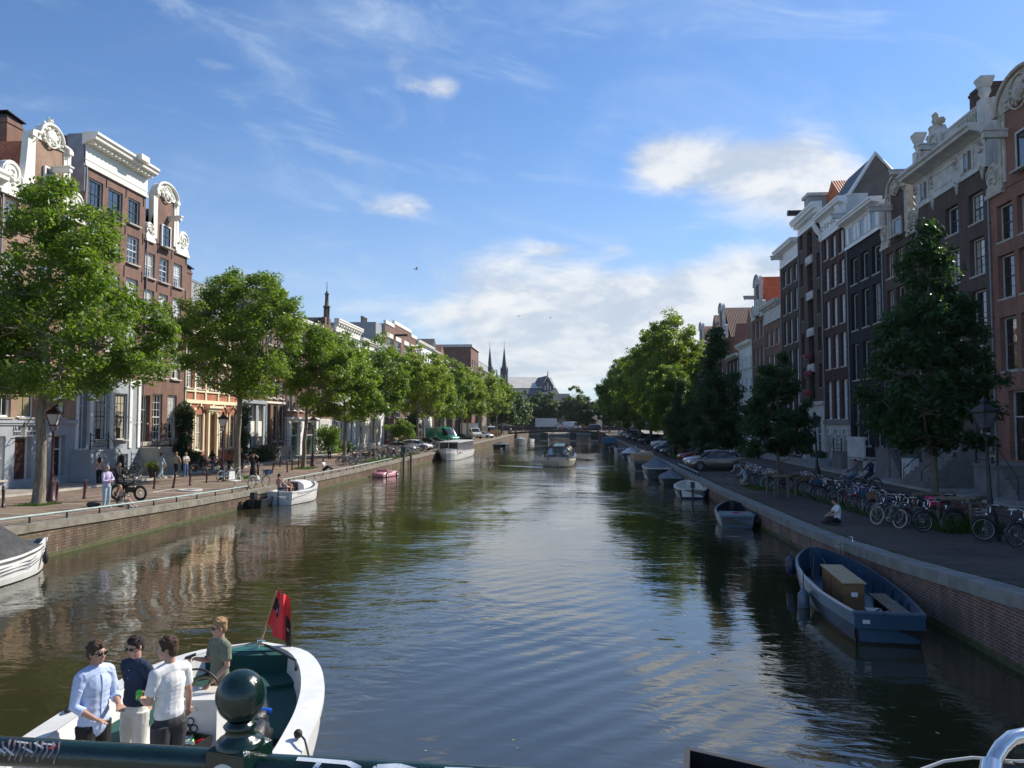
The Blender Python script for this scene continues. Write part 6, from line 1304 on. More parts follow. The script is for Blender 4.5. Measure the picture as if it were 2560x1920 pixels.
def hull(e,st,outer,inner=None,rim=.1,floor=.2,rimmat=None,stripe=None,n=26,bottom='hull_bottom',keel=.35,smooth=True,fl=1.0,strake=3):
    S_=interp(st,n)
    # smooth beam curve a little
    b=[s[1] for s in S_]
    for _ in range(2): b=[b[0]]+[(b[i-1]+2*b[i]+b[i+1])/4 for i in range(1,n-1)]+[b[-1]]
    S_=[(s[0],bb,s[2]) for s,bb in zip(S_,b)]
    q=MB()
    for i in range(n-1):
        A=S_[i]; B=S_[i+1]
        for sg in (-1,1):
            def col(s):
                x,bb,z=s; xc=(S_[0][0]+S_[-1][0])/2; k=.96
                f=lambda m:xc+(x-xc)*m
                return [(x,sg*bb,z),(f(.995),sg*bb*(.985*fl),z*.62),(f(.97),sg*bb*.93*fl,z*.25),(f(.955),sg*bb*.87,.03),(f(.94),sg*bb*.7,-.15),(f(.9),0,-keel)]
            a,c=col(A),col(B)
            for j in range(5):
                m=outer if j<strake else bottom
                if stripe and j==0: m=outer
                f=[a[j],c[j],c[j+1],a[j+1]]
                if sg<0: f=f[::-1]
                q.add(f,[(0,1,2,3)],m,True)
    if S_[0][1]>.05:   # transom
        x,bb,z=S_[0]; q.add([(x,-bb,z),(x,bb,z),(x,bb*.93,z*.25),(x+.05,bb*.87,0),(x+.05,-bb*.87,0),(x,-bb*.93,z*.25)],[(0,5,4,3,2,1)],outer if strake>1 else bottom)
    q.build('hull',e)
    import bmesh
    me=bpy.data.objects[e.children[-1].name].data if e.children else None
    r=MB(); rm=rimmat or outer
    def rin(s,d): return (s[0],max(0.0,s[1]-d),s[2])
    for i in range(n-1):
        A,B=S_[i],S_[i+1]
        for sg in (-1,1):
            a0,b0=(A[0],sg*(A[1]+.03),A[2]),(B[0],sg*(B[1]+.03),B[2]); a1,b1=(A[0],sg*max(0,A[1]-rim),A[2]+.02),(B[0],sg*max(0,B[1]-rim),B[2]+.02)
            a2,b2=(A[0],sg*(A[1]+.03),A[2]-.07),(B[0],sg*(B[1]+.03),B[2]-.07)
            for f in ([a0,b0,b1,a1],[a2,b2,b0,a0]):
                if sg>0: f=f[::-1]
                r.add(f,[(0,1,2,3)],rm)
    if S_[0][1]>.05: x,bb,z=S_[0]; r.box(x-.03,x+rim,-bb-.03,bb+.03,z-.07,z+.02,rm)
    r.build('gunwale',e)
    if inner:
        t_=MB(); d=rim
        I=[s for s in S_ if s[1]-d>.02]
        for i in range(len(I)-1):
            A,B=I[i],I[i+1]
            for sg in (-1,1):
                f=[(A[0],sg*(A[1]-d),A[2]+.015),(B[0],sg*(B[1]-d),B[2]+.015),(B[0],sg*(B[1]-d)*.9,floor),(A[0],sg*(A[1]-d)*.9,floor)]
                if sg>0: f=f[::-1]
                t_.add(f,[(0,1,2,3)],inner)
            t_.add([(A[0],-(A[1]-d)*.9,floor),(B[0],-(B[1]-d)*.9,floor),(B[0],(B[1]-d)*.9,floor),(A[0],(A[1]-d)*.9,floor)],[(0,1,2,3)],inner)
        for s in (I[0],I[-1]): t_.add([(s[0],-(s[1]-d),s[2]+.015),(s[0],(s[1]-d),s[2]+.015),(s[0],(s[1]-d)*.9,floor),(s[0],-(s[1]-d)*.9,floor)],[(0,1,2,3)],inner)
        t_.build('interior',e)
    return S_
def fender(e,x,y,z,m='boat_navy',L=.5,r=.11):
    q=MB(); q.lathe([(0,-L/2),(r*.6,-L/2+.05),(r,-L/2+.12),(r,L/2-.12),(r*.6,L/2-.05),(.03,L/2),(.02,L/2+.1),(0,L/2+.1)],m,(0,0,0),10); q.tube([(0,0,L/2+.05),(0,0,L/2+.45)],.012,'iron',4); q.build('fender',e,(x,y,z))
def cover(e,S_,zt,m,ridge=None,peak=None,name='cover',x0=None,x1=None):
    """canvas cover stretched from the gunwales over a ridge line"""
    q=MB(); I=[s for s in S_ if (x0 is None or s[0]>=x0) and (x1 is None or s[0]<=x1)]; xa,xb=I[0][0],I[-1][0]
    rd=random.Random(5)
    def h(x):
        if peak: return np.interp(x,[xa,peak[0],xb],[I[0][2]+peak[2] if len(peak)>2 else I[0][2]+.02,peak[1],I[-1][2]+.03])
        return zt
    K=8; rows=[]
    for s in I:
        r=[]; H_=h(s[0])
        for j in range(-K,K+1):
            v=j/K; zz=s[2]+.03+(H_-s[2]-.03)*(1-abs(v)**1.15)-.03*math.sin(abs(v)*PI)+rd.uniform(-.008,.008); r.append((s[0],v*(s[1]+.05),zz-(.12 if abs(j)==K else 0)))
        rows.append(r)
    vs=[p for r in rows for p in r]; n=2*K+1
    q.add(vs,[(i*n+j,(i+1)*n+j,(i+1)*n+j+1,i*n+j+1) for i in range(len(rows)-1) for j in range(n-1)],m,True); return q.build(name,e)
def outboard(e,x,z,y=0,m='boat_dark'):
    q=MB(); q.cbox((x-.15,y,z+.25),(.35,.25,.35),m); q.cbox((x-.1,y,z-.25),(.14,.1,.8),m); q.tube([(x+.0,y,z+.3),(x+.5,y,z+.35)],.02,'iron',5); q.build('outboard_motor',e)
# --- foreground sloop -------------------------------------------------
hx,hy=-5.08,12.08; ang=math.atan2(-.992,.124)
FB=empty('sloop',(hx,hy,0),ang,'white open sloop with dark green cushions and console carrying four men in the foreground','boat')
st=[(0,.02,1.05),(.08,.38,1.05),(.3,.72,1.05),(.8,1.03,1.05),(1.4,1.27,1.04),(2.2,1.47,1.02),(3.0,1.57,1.0),(4,1.60,.99),(5,1.56,1.0),(6,1.38,1.05),(7,1.0,1.13),(7.8,.5,1.22),(8.3,.03,1.28)]
hull(FB,st,'boat_white','boat_white',rim=.28,floor=.28,n=44,keel=.4)
def L2(x,y): # world offset -> boat local
    dx,dy=x-hx,y-hy; c,s=math.cos(-ang),math.sin(-ang); return (dx*c-dy*s,dx*s+dy*c)
q=MB(); q.prism([(.55,-.65),(.55,.65),(1.0,.95),(1.05,-.95)],.28,.66,'boat_white',ax='z'); 
for sg in (-1,1): pts=[(1.0,sg*.45),(1.0,sg*.98),(2.0,sg*1.20),(3.0,sg*1.23),(3.0,sg*.75),(2.0,sg*.72)]; q.prism(pts,.28,.6,'boat_white',ax='z')
q.build('bench',FB)
q=MB(); q.prism([(.58,-.62),(.58,.62),(1.02,.92),(1.28,.42),(1.28,-.42),(1.02,-.92)],.665,.76,'cushion',ax='z'); q.build('seat_cushion',FB)
for sg in (-1,1): q=MB(); q.prism([(1.05,sg*.46),(1.05,sg*.94),(2.0,sg*1.17),(2.95,sg*1.2),(2.95,sg*.76),(2.0,sg*.74),(1.35,sg*.5)],.605,.70,'cushion',ax='z'); q.build('seat_cushion',FB)
q=MB(); q.prism([(.40,-.66),(.52,-.68),(.62,-.68),(.62,.68),(.52,.68),(.40,.66)],.76,1.02,'cushion',ax='z'); q.build('back_cushion',FB)
q=MB(); q.add([(.42,-.66,1.03),(.42,.66,1.03),(.1,.36,1.045),(.1,-.36,1.045)],[(0,3,2,1)],'boat_teal'); q.build('aft_deck',FB)
q=MB(); q.box(4.6,6.3,-.95,.95,.28,.62,'boat_white'); q.build('fore_bench',FB); q=MB(); q.box(4.65,6.25,-.9,.9,.625,.72,'cushion'); q.build('seat_cushion',FB)
for sg in (-1,1): q=MB(); q.prism([(3.3,sg*.9),(3.3,sg*1.22),(6.1,sg*1.02),(6.1,sg*.75)],.28,.66,'boat_white',ax='z'); q.build('side_bench',FB); q=MB(); q.prism([(3.4,sg*.92),(3.4,sg*1.19),(4.5,sg*1.14),(4.5,sg*.88)],.665,.74,'cushion',ax='z'); q.build('seat_cushion',FB)
# console
cx,cy=L2(-4.76,9.42); CO=empty('console',(cx,cy,.28)); CO.parent=FB
q=MB(); q.add([(-.22,-.34,0),(.22,-.34,0),(.22,.34,0),(-.22,.34,0),(-.22,-.33,.84),(.19,-.33,.84),(.19,.33,.84),(-.22,.33,.84)],[(0,3,2,1),(4,5,6,7),(0,1,5,4),(1,2,6,5),(2,3,7,6),(3,0,4,7)],'boat_white'); q.box(-.26,.24,-.36,.36,.842,.88,'boat_white'); q.build('console_box',CO)
q=MB(); 
for k in range(3):
    a=PI/2+k*2*PI/3; q.ring((.214,.02+math.cos(a)*.052,.56+math.sin(a)*.055),.042,.008,'boat_navy','x',16,5)
q.build('emblem',CO); q=MB(); q.box(.204,.208,-.05,.09,.72,.77,'boat_cream'); q.build('name_plate',CO)
q=MB(); q.ring((-.02,0,.87),.30,.014,'iron','x',16,5,R(5),R(175)); q.build('windscreen_frame',CO)
mat('clear_glass',(.30,.28,.2),.05,var=.05); m,t,b=newmat('screen_glass'); b.inputs['Transmission Weight'].default_value=1; b.inputs['Roughness'].default_value=.02; b.inputs['IOR'].default_value=1.05; b.inputs['Base Color'].default_value=(.92,.9,.82,1)
q=MB(); q.prism([(math.cos(PI*i/14)*.29,.885+math.sin(PI*i/14)*.27) for i in range(15)],-.024,-.018,'screen_glass',ax='x'); q.build('windscreen',CO)
q=MB(); q.ring((-.34,0,.80),.17,.014,'wood','x',18,6); q.tube([(-.34,0,.8),(-.2,0,.8)],.02,'steel',6); [q.tube([(-.34,0,.8),(-.34,math.cos(a)*.17,.8+math.sin(a)*.17)],.01,'steel',4) for a in (0.5,2.6,4.7)]; q.build('steering_wheel',CO)
e=empty('plastic_cup',(0,0,0),0,'clear white plastic cup standing on the sloop console','cup'); q=MB(); q.lathe([(.03,0),(.04,.11)],'boat_white',(0,0,0),12); q.build('cup_body',e); wx,wy=-4.86,9.30; e.location=(wx,wy,1.165)
# bin with cans
e=empty('waste_bin',(-4.64,9.03,.33),R(-10),'black lined waste bin full of cans in front of the sloop console','bin'); q=MB()
q.add([(-.17,-.13,0),(.17,-.13,0),(.17,.13,0),(-.17,.13,0),(-.22,-.17,.44),(.22,-.17,.44),(.22,.17,.44),(-.22,.17,.44),(-.20,-.15,.44),(.20,-.15,.44),(.20,.15,.44),(-.20,.15,.44),(-.19,-.14,.3),(.19,-.14,.3),(.19,.14,.3),(-.19,.14,.3)],[(0,3,2,1),(0,1,5,4),(1,2,6,5),(2,3,7,6),(3,0,4,7),(4,5,9,8),(5,6,10,9),(6,7,11,10),(7,4,8,11),(8,9,13,12),(9,10,14,13),(10,11,15,14),(11,8,12,15),(12,13,14,15)],'black_plastic'); q.build('bin_body',e)
mat('can_green',(.05,.35,.06),.25,metal=.6); mat('can_red',(.5,.02,.02),.25,metal=.6); mat('can_silver',(.5,.6,.55),.25,metal=.7)
for i,(x,y,m_,a) in enumerate(((-.11,-.04,'can_green',.5),(-.03,.04,'can_silver',1.2),(.03,-.05,'can_silver',-.4),(.11,.0,'can_red',.3),(.0,.09,'can_green',2),(-.1,.08,'can_silver',.1))):
    q=MB(); q.M=Matrix.Rotation(a,4,'Z')@Matrix.Rotation(R(75),4,'Y'); q.lathe([(.024,-.08),(.033,-.07),(.033,.07),(.024,.08)],m_,(0,0,0),12); o=q.build('drink_can',None,(-4.64+x,9.03+y,.72)); tag(o,('bright green crushed can at the left of the waste bin','silver crushed can behind the green one in the bin','silver crushed can at the front middle of the bin','red crushed can at the right of the waste bin','green crushed can at the back of the waste bin','silver crushed can at the back left of the bin')[i],'can','cans in the waste bin')
# bag with bottle
mat('bag_black',(.012,.012,.015),.4,c2=(.03,.03,.035),sc=6,bump=.8)
e=empty('backpack',(-3.85,8.95,.62),.4,'crumpled black backpack on the right side bench of the sloop','bag'); q=MB(); q.ell((0,0,.18),(.26,.34,.22),'bag_black',20,14,jit=.35); q.ell((.05,.2,.30),(.2,.2,.16),'bag_black',16,10,jit=.4); q.build('bag_body',e); q=MB(); q.tube([(-.2,-.1,.3),(-.28,0,.15),(-.25,.2,.05)],.02,'bag_black',5); q.build('strap',e)
mat('bottle_blue',(.01,.10,.5),.1,coat=.5); e=empty('bottle',(-3.72,9.28,1.02),0,'blue drink bottle with white cap sticking out of the backpack','bottle'); e.rotation_euler=(0,R(-82),.25); q=MB(); q.lathe([(.038,0),(.04,.02),(.04,.16),(.02,.21)],'bottle_blue',(0,0,0),12); q.build('bottle_body',e); q=MB(); q.lathe([(.024,.21),(.024,.26)],'boat_white',(0,0,0),10); q.build('cap',e)
# flag on stern
FG=empty('flag',(-4.97,11.88,1.06),0,'red and black flag with white crosses on an orange staff at the sloop stern','flag')
top=Vector((.27,.0,.88)); q=MB(); q.tube([(0,0,0),tuple(top*.99)],.016,'wood',7); q.ell(tuple(top*1.0),(.022,)*3,'iron',6,5); q.build('staff',FG)
mat('flag_red',(.75,.045,.05),.7,var=.08); mat('flag_black',(.02,.015,.02),.7); mat('flag_white',(.7,.7,.7),.7)
NI,NJ=22,16; vs=[]
for i in range(NI+1):
    for j in range(NJ+1):
        u=i/NI; v=j/NJ   # u: down the staff edge, v: out from the staff
        b_=top*(1-.62*u); fold=math.sin(v*9+u*1.2)*.06*(.35+v); vs.append((b_.x+v*(.17+.24*u)+.02*math.sin(v*14),b_.y+fold,b_.z-v*(.16+.30*u)-.03*math.sin(v*7)))
q=MB(); 
BLK=lambda i,j:(j<NJ*.42 and NI*.22<=i<NI*.52) or (j>=NJ*.72 and i>=NI*.40)
for m_,rng_ in (('flag_red',lambda i,j:not BLK(i,j)),('flag_black',BLK)):
    fs=[(i*(NJ+1)+j,(i+1)*(NJ+1)+j,(i+1)*(NJ+1)+j+1,i*(NJ+1)+j+1) for i in range(NI) for j in range(NJ) if rng_(i,j)]; q.add(vs,fs,m_,True)
fo=q.build('flag_cloth',FG)
q=MB(); [q.add([tuple(Vector(vs[(i+a)*(NJ+1)+j+b])+Vector((0,-.004,0))) for a,b in ((0,0),(1,0),(1,1),(0,1))],[(0,1,2,3)],'flag_white') for i,j in ((8,5),(9,5),(14,13),(20,14),(21,14))]; q.build('crosses',FG)
q=MB(); q.tube([(.0,.0,0),(.06,.02,.0)],.03,'chrome',6); [q.tube([(a,-.1,1.03),(a,-.1,1.15),(a+.02,.02,1.15)],.022,'chrome',6) for a in (0,)]; q.build('cleat',FB,(.28,.18,.0)); q=MB(); q.tube([(.35,.2,1.1),(.7,.5,1.1),(1.1,.85,1.08),(1.3,.9,1.0)],.018,'rubber',6); q.build('mooring_rope',FB)
# cleat and rope on the right gunwale
lx,ly=L2(-3.12,8.55); q=MB(); q.ell((lx,ly,1.06),(.06,.05,.05),'rubber',8,6); q.tube([(lx,ly,1.08),(lx+.2,ly+.12,1.07),(lx+.5,ly+.25,.95),(lx+.8,ly+.25,.6)],.012,'rubber',5); q.build('side_cleat',FB)
lx,ly=L2(-6.2,9.2); q=MB(); q.ell((lx,ly,1.04),(.22,.06,.04),'rubber',8,6); q.build('side_cleat',FB)
# --- blue steel boat ---------------------------------------------------
BB=empty('steel_sloop',(6.35,16.6,-.07),R(90),'blue steel open boat with a wooden box, nearest on the right','boat'); BB.rotation_euler=(0,0,R(84.5))
st=[(0,.68,.72),(.6,.77,.71),(2,.93,.70),(3.6,.98,.72),(5.0,.92,.76),(6.1,.74,.81),(6.9,.46,.86),(7.4,.2,.91),(7.5,.03,.92)]
SB=hull(BB,st,'boat_blue_l','boat_blue',rim=.045,floor=.12,rimmat='boat_blue_l',n=34,strake=1)
q=MB(); q.box(-.06,-.03,-.68,.68,.40,.70,'boat_blue'); q.box(-.07,-.06,.38,.52,.5,.58,'boat_cream'); q.build('transom',BB)
q=MB(); 
for i in range(1,9): x=.6+i*.75; b_=np.interp(x,[s[0] for s in st],[s[1] for s in st])-.07; [q.tube([(x,s*b_,.66),(x,s*b_*.9,.14)],.025,'boat_blue',4) for s in (-1,1)]
q.build('ribs',BB)
q=MB(); q.box(1.95,4.25,-.03,.42,.12,.92,'ply_side'); q.box(1.91,4.29,-.07,.46,.921,.95,'ply'); 
for a in (2.2,3.2): q.box(a,a+.75,.42,.435,.3,.8,'ply_side'); 
q.box(1.935,1.95,.12,.26,.62,.72,'white'); o=q.build('storage_box',None,(0,0,0)); o.rotation_euler=(0,0,R(84.5)); o.location=(6.35,16.6,-.07); tag(o,'long wooden storage box with a pale plywood lid standing in the blue boat','box')
q=MB(); [q.box(.7,2.9,-.72+k*.095,-.64+k*.095,.50,.53,'wood_grey') for k in range(4)]; [q.box(a,a+.06,-.70,-.4,.12,.5,'boat_dark') for a in (.9,2.6)]; q.build('slatted_bench',BB); q=MB(); [q.box(2.6,5.2,.60+k*.06,.65+k*.06,.42,.45,'wood_grey') for k in range(3)]; q.build('slatted_bench',BB)
q=MB(); q.cbox((.75,.1,.35),(.45,.35,.35),'boat_dark'); q.cbox((.75,.1,.56),(.3,.3,.12),'steel'); q.ell((.75,-.2,.5),(.1,.1,.1),'crate_red',8,6); q.tube([(.9,.1,.5),(.2,.1,.75),(-.1,.1,.7)],.02,'iron',5); q.build('engine',BB)
fender(BB,6.2,.86,.55,'boat_navy',.6,.14); fender(BB,3.2,1.08,.2,'boat_blue_l',.6,.14); q=MB(); q.tube([(6.2,.3,.2),(6.9,.1,.7)],.04,'boat_dark',5); q.tube([(6.2,-.3,.2),(6.9,-.1,.7)],.04,'boat_dark',5); q.build('bow_frame',BB)
q=MB(); q.tube([(0,0,0),(0,0,1.0)],.02,'steel',6); q.tube([(0,.35,0),(0,.35,1.0)],.02,'steel',6); [q.tube([(0,0,z),(-.12,.17,z-.03),(0,.35,z)],.018,'steel',5) for z in (.15,.5,.85)]; o=q.build('quay_ladder',None,(QR-.06,24.1,.0)); tag(o,'steel ladder fixed to the right quay wall behind the blue boat','ladder')
q=MB(); q.tube([(0,0,0),(0,0,.13),(0,.3,.13),(0,.3,0)],.02,'chrome',6); o=q.build('mooring_hoop',None,(QR+.3,24.3,zR(24.3)+.03)); tag(o,'small shiny steel hoop on the right quay coping','mooring hoop')
# --- other moored boats on the right ----------------------------------
def small(name,label,x,y,rz,L,B,zs,outer,inner,rim=.06,cov=None,rimmat=None,bow=.25,ob=False,cat='boat',floor=.12,group=None,coverargs=None):
    e=empty(name,(x,y,0),R(rz),label,cat,group)
    st=[(0,B*.40,zs),(L*.15,B*.46,zs),(L*.4,B*.5,zs),(L*.6,B*.48,zs+bow*.15),(L*.8,B*.34,zs+bow*.5),(L*.93,B*.15,zs+bow*.85),(L,.02,zs+bow)]
    S_=hull(e,st,outer,inner,rim=rim,floor=floor,rimmat=rimmat,n=22)
    if cov: cover(e,S_,zs+.5,cov,**(coverargs or {}))
    if ob: outboard(e,0,zs)
    return e,S_
e,_=small('rowing_boat','weathered pale blue dinghy with lidded stern, right of the shaded quay wall',6.95,34.6,82,4.6,1.75,.55,'boat_blue_l','boat_dark',ob=False); q=MB(); q.box(.05,1.6,-.72,.72,.50,.57,'boat_blue_l'); q.ring((.9,0,.575),.16,.02,'flower_red','z',12,4); q.build('stern_deck',e); fender(e,.3,-.85,.3,'rubber',.3,.18)
e,_=small('motor_dinghy','white open dinghy with dark hull and outboard motor, fourth boat on the right',7.0,48.0,86,4.6,2.0,.62,'boat_navy','boat_cream',rim=.12,rimmat='boat_cream',ob=True)
small('covered_boat','small dark boat under a pointed grey canvas cover, behind the white dinghy',7.1,58.6,88,4.2,1.8,.5,'boat_dark','boat_dark',cov='canvas_grey',coverargs=dict(peak=(2.0,1.1)))
small('covered_boat','large sloop under a high grey canvas cover near the parked gold car',6.7,64.6,88,6.6,2.4,.95,'boat_navy','boat_dark',rimmat='boat_cream',cov='canvas_grey',coverargs=dict(peak=(2.8,1.8)))
e,S_=small('covered_boat','sloop with tan and rust boxy tent cover behind the big grey covered one',6.5,76.5,89,7.0,2.4,.95,'boat_grey','boat_dark'); q=MB(); q.prism([(.6,1.0),(.9,1.75),(4.6,1.75),(5.2,1.05)],-1.0,.2,'canvas_tan'); q.prism([(.55,1.0),(.85,1.7),(4.5,1.7),(5.1,1.05)],.2,1.05,'canvas_tan'); q.box(.5,.62,-.9,.9,1.0,1.55,'wood'); q.build('tent_cover',e)
e,_=small('sailing_dinghy','small off-white open boat with a thin mast, behind the tan covered sloop',6.8,89.5,90,4.6,1.8,.8,'boat_cream','boat_grey'); q=MB(); q.tube([(1.5,0,.2),(1.5,0,2.2)],.04,'boat_white',6); q.build('mast',e)
small('covered_boat','boat with bright white cover and dark hull midway along the right quay',7.2,105,88,6.5,2.5,.7,'boat_dark','boat_dark',cov='canvas_white',coverargs=dict(peak=(2.5,1.5)))
small('rowing_boat','plain white open boat just beyond the white covered boat',7.0,121,92,6,2.2,.9,'boat_white','boat_grey')
e,_=small('motor_dinghy','cluttered dark boat with people-sized bundles near the blue covered barge',6.5,134,90,6,2.2,.6,'boat_dark','boat_dark',cov='canvas_black',coverargs=dict(peak=(2.5,1.2)))
e,_=small('covered_barge','boxy boat under bright blue tarpaulin nearest the bridge on the right',6.6,158,90,9,2.8,.8,'boat_dark','boat_dark'); q=MB(); q.prism([(-.1,.8),(.2,1.9),(7,1.9),(8,.9)],-1.45,1.45,'canvas_blue'); q.build('tarpaulin',e)
small('covered_boat','low black covered boat between the blue barge and the white boats',7.2,144,90,5,2.0,.5,'boat_dark','boat_dark',cov='canvas_black',coverargs=dict(peak=(2,.9)))
# --- left bank --------------------------------------------------------
e,S_=small('covered_boat','white boat under a black canvas hood, cut by the left edge of the photograph',-17.0,17.6,88,5.7,2.1,.75,'boat_white','boat_grey',rim=.1,bow=.2); cover(e,S_,1.6,'canvas_black',peak=(3.6,1.72),x1=4.95); q=MB(); q.add([(4.0,-.5,1.12),(4.0,.5,1.12),(4.6,.42,.95),(4.6,-.42,.95)],[(0,1,2,3)],'vinyl_clear'); q.build('hood_window',e)
q=MB(); st_=[(0,.85,.60),(2,1.07,.62),(4,.85,.68),(5.5,.2,.85)]; [q.tube([(x,s*(b+.05)*.995,z-.12-.09*k) for x,b,z in st_],.012,'boat_navy',4) for s in (-1,1) for k in range(3)]; q.build('hull_stripes',e); fender(e,4.9,-.62,.45,'rubber',.4,.09)
# white cabin yacht
e,S_=small('cabin_yacht','small white cabin yacht with open cockpit and two sunbathers on the left','' and 0 or -16.75,42.4,85,5.7,2.3,.88,'boat_white','boat_white',rim=.18,bow=.35,floor=.3)
q=MB(); 
cab=[(2.1,.84,1.42),(2.25,.82,1.48),(3.4,.70,1.44),(4.3,.46,1.32),(4.7,.32,1.15)]
vs=[]; 
for x,b,z in cab: vs+=[(x,-b,.9+.05*(x-2)),(x,-b*.92,z-.15),(x,-b*.6,z),(x,0,z+.06),(x,b*.6,z),(x,b*.92,z-.15),(x,b,.9+.05*(x-2))]
q.add(vs,[(i*7+j,(i+1)*7+j,(i+1)*7+j+1,i*7+j+1) for i in range(4) for j in range(6)],'boat_white',True); q.add(vs[:7],[(0,1,2,3,4,5,6)],'boat_white'); q.add(vs[-7:],[(6,5,4,3,2,1,0)],'boat_white'); q.build('cabin',e)
q=MB(); q.box(2.07,2.095,-.35,.28,.5,1.38,'boat_dark'); q.build('hatch',e); q=MB(); q.ell((2.08,.6,1.18),(.02,.09,.09),'boat_dark',8,6); q.build('porthole',e)
q=MB(); q.box(.3,2.1,-.95,-.5,.35,.75,'boat_white'); q.box(.3,2.1,.5,.95,.35,.75,'boat_white'); q.build('cockpit_bench',e)
q=MB(); q.tube([(-.12,.05,-.2),(-.12,.05,1.6)],[.06,.03],'boat_blue',6); q.build('rudder',e); q=MB(); [q.tube([(-.06,y,.15),(-.06,y,.85)],.015,'steel',4) for y in (.55,.8)]; [q.tube([(-.06,.55,z),(-.06,.8,z)],.012,'steel',4) for z in (.2,.4,.6)]; q.build('swim_ladder',e)
q=MB(); q.tube([(5.3,-.25,1.2),(5.3,-.25,1.6),(5.6,0,1.65),(5.3,.25,1.6),(5.3,.25,1.2)],.015,'chrome',5); [q.tube([(x,s*b,1.05),(x,s*b,1.55)],.012,'chrome',4) for x,b in ((3,.95),(4.5,.7)) for s in (-1,1)]; q.build('pulpit',e); fender(e,5.3,-.35,.5,'boat_navy',.5,.1); e.scale=(.82,.82,.84)
q=MB(); q.tube([(0.3,-1.19,.72),(2,-1.24,.72),(4,-1.05,.8),(5.4,-.55,.95)],.02,'boat_navy',4); q.build('hull_stripe',e)
small('rowing_boat','low black dinghy wedged between the white yacht and the left quay','' and 0 or -17.45,40.6,95,3.2,1.0,.45,'boat_dark','boat_dark',ob=True)
# pink pedal boat
e=empty('pedal_boat',(-17.2,65.5,0),R(78),'pink car-shaped pedal boat with white wheels moored at the left quay','boat'); q=MB()
P_=[(0,.75,.32),(.3,.85,.55),(1.0,.85,.52),(1.4,.85,.42),(2.6,.85,.42),(3.0,.85,.58),(4.0,.8,.5),(4.4,.65,.3)]
vs=[]; 
for x,b,z in P_: vs+=[(x,-b,.05),(x,-b*1.02,z*.6),(x,-b*.85,z),(x,b*.85,z),(x,b*1.02,z*.6),(x,b,.05)]
q.add(vs,[(i*6+j,(i+1)*6+j,(i+1)*6+j+1,i*6+j+1) for i in range(7) for j in range(5)],'boat_pink',True); q.add(vs[:6],[(0,1,2,3,4,5)],'boat_pink'); q.add(vs[-6:],[(5,4,3,2,1,0)],'boat_pink'); q.build('hull',e)
q=MB(); q.box(1.3,2.7,-.65,.65,.43,.50,'boat_dark'); q.box(1.25,1.4,-.7,.7,.5,.8,'boat_pink'); q.build('seat_well',e)
for x in (.75,3.5):
    for s in (-1,1): q=MB(); q.tube([(x,s*.83,.2),(x,s*.93,.2)],.27,'boat_dark',14); q.tube([(x,s*.93,.2),(x,s*.95,.2)],.14,'boat_white',12); q.build('wheel',e)
bpy.data.objects[e.name].scale=(.74,.74,.8)
# white saloon boat
e=empty('saloon_boat',(-16.6,96.6,0),R(90),'long white saloon boat with flat roof and many side windows on the left','boat'); e.rotation_euler=(0,0,R(90))
e.location=(-16.45,95.8,0); 
E2=e; st=[(0,.03,1.55),(.4,.55,1.5),(1.2,1.0,1.45),(3,1.3,1.3),(8,1.4,1.05),(17,1.35,.95),(18.5,1.15,.95)]
S_=hull(e,st,'boat_white','boat_grey',rim=.25,floor=.5,n=30,bottom='boat_navy')
q=MB(); q.box(3.0,8.0,-1.1,1.1,1.0,1.75,'boat_white'); q.build('fore_cabin',e)
q=MB(); q.box(2.0,17,-1.25,1.25,2.25,2.38,'boat_white'); [q.tube([(x,s*1.2,.95),(x,s*1.2,2.3)],.05,'boat_white',5) for x in np.arange(2.2,17,.95) for s in (-1,1)]; q.tube([(2.1,0,1.2),(2.1,0,2.3)],.05,'boat_white',5); q.build('roof',e)
q=MB(); q.box(2.3,16.8,-1.17,-1.13,1.1,2.2,'car_glass'); q.box(2.3,16.8,1.13,1.17,1.1,2.2,'car_glass'); q.build('side_window',e); q=MB(); q.box(2.15,2.2,-1.1,1.1,1.5,2.2,'car_glass'); q.build('windscreen',e)
q=MB(); [q.ell((4.2+i*.9,1.33+0,.9),(.12,.02,.12),'boat_dark',8,6) for i in range(2)]; [q.ell((4.2+i*.9,-1.34,.9),(.12,.02,.12),'boat_dark',8,6) for i in range(2)]; q.build('porthole',e)
text('Amalia',.45,'flower_red',e,(3.0,-1.335,.85),PI/2,R(2),sx=1.1)
# cruiser in mid-canal
e=empty('canal_cruiser',(-2.1,82.6,0),R(90),'glass-roofed canal tour boat with cream bow sailing towards the camera mid-canal','boat')
CRm='boat_cream'; st=[(0,.05,1.15),(.35,.75,1.12),(1.0,1.35,1.08),(2.2,1.78,1.02),(4,1.95,.96),(17,1.95,.95),(19,1.7,.98),(19.6,1.2,1.0)]
hull(e,st,CRm,'boat_grey',rim=.35,floor=.3,rimmat='boat_blue_l',n=34)
mat('cruiser_frame',(.04,.025,.02),.4); m,t,b=newmat('cruiser_glass'); b.inputs['Base Color'].default_value=(.5,.55,.55,1); b.inputs['Roughness'].default_value=.05; b.inputs['Transmission Weight'].default_value=.85; b.inputs['IOR'].default_value=1.1
def arcp(x,w,z0,h): return [(x,w*math.cos(a)*(1 if abs(math.cos(a))<.8 else 1),z0+h*min(1,math.sin(a)*1.25)) for a in np.linspace(0,PI,13)]
q=MB(); 
for x,w in ((2.0,1.45),(4.0,1.62),(7,1.65),(10,1.65),(13,1.65),(16,1.6)): q.tube(arcp(x,w,.95,1.15),.06,'cruiser_frame',5)
for yy in (-.55,.55): q.tube([(1.2,yy,1.05),(2.0,yy,2.05)],.045,'boat_blue_l',5); q.tube([(2,yy,2.1),(16,yy,2.15)],.05,'boat_blue_l',5)
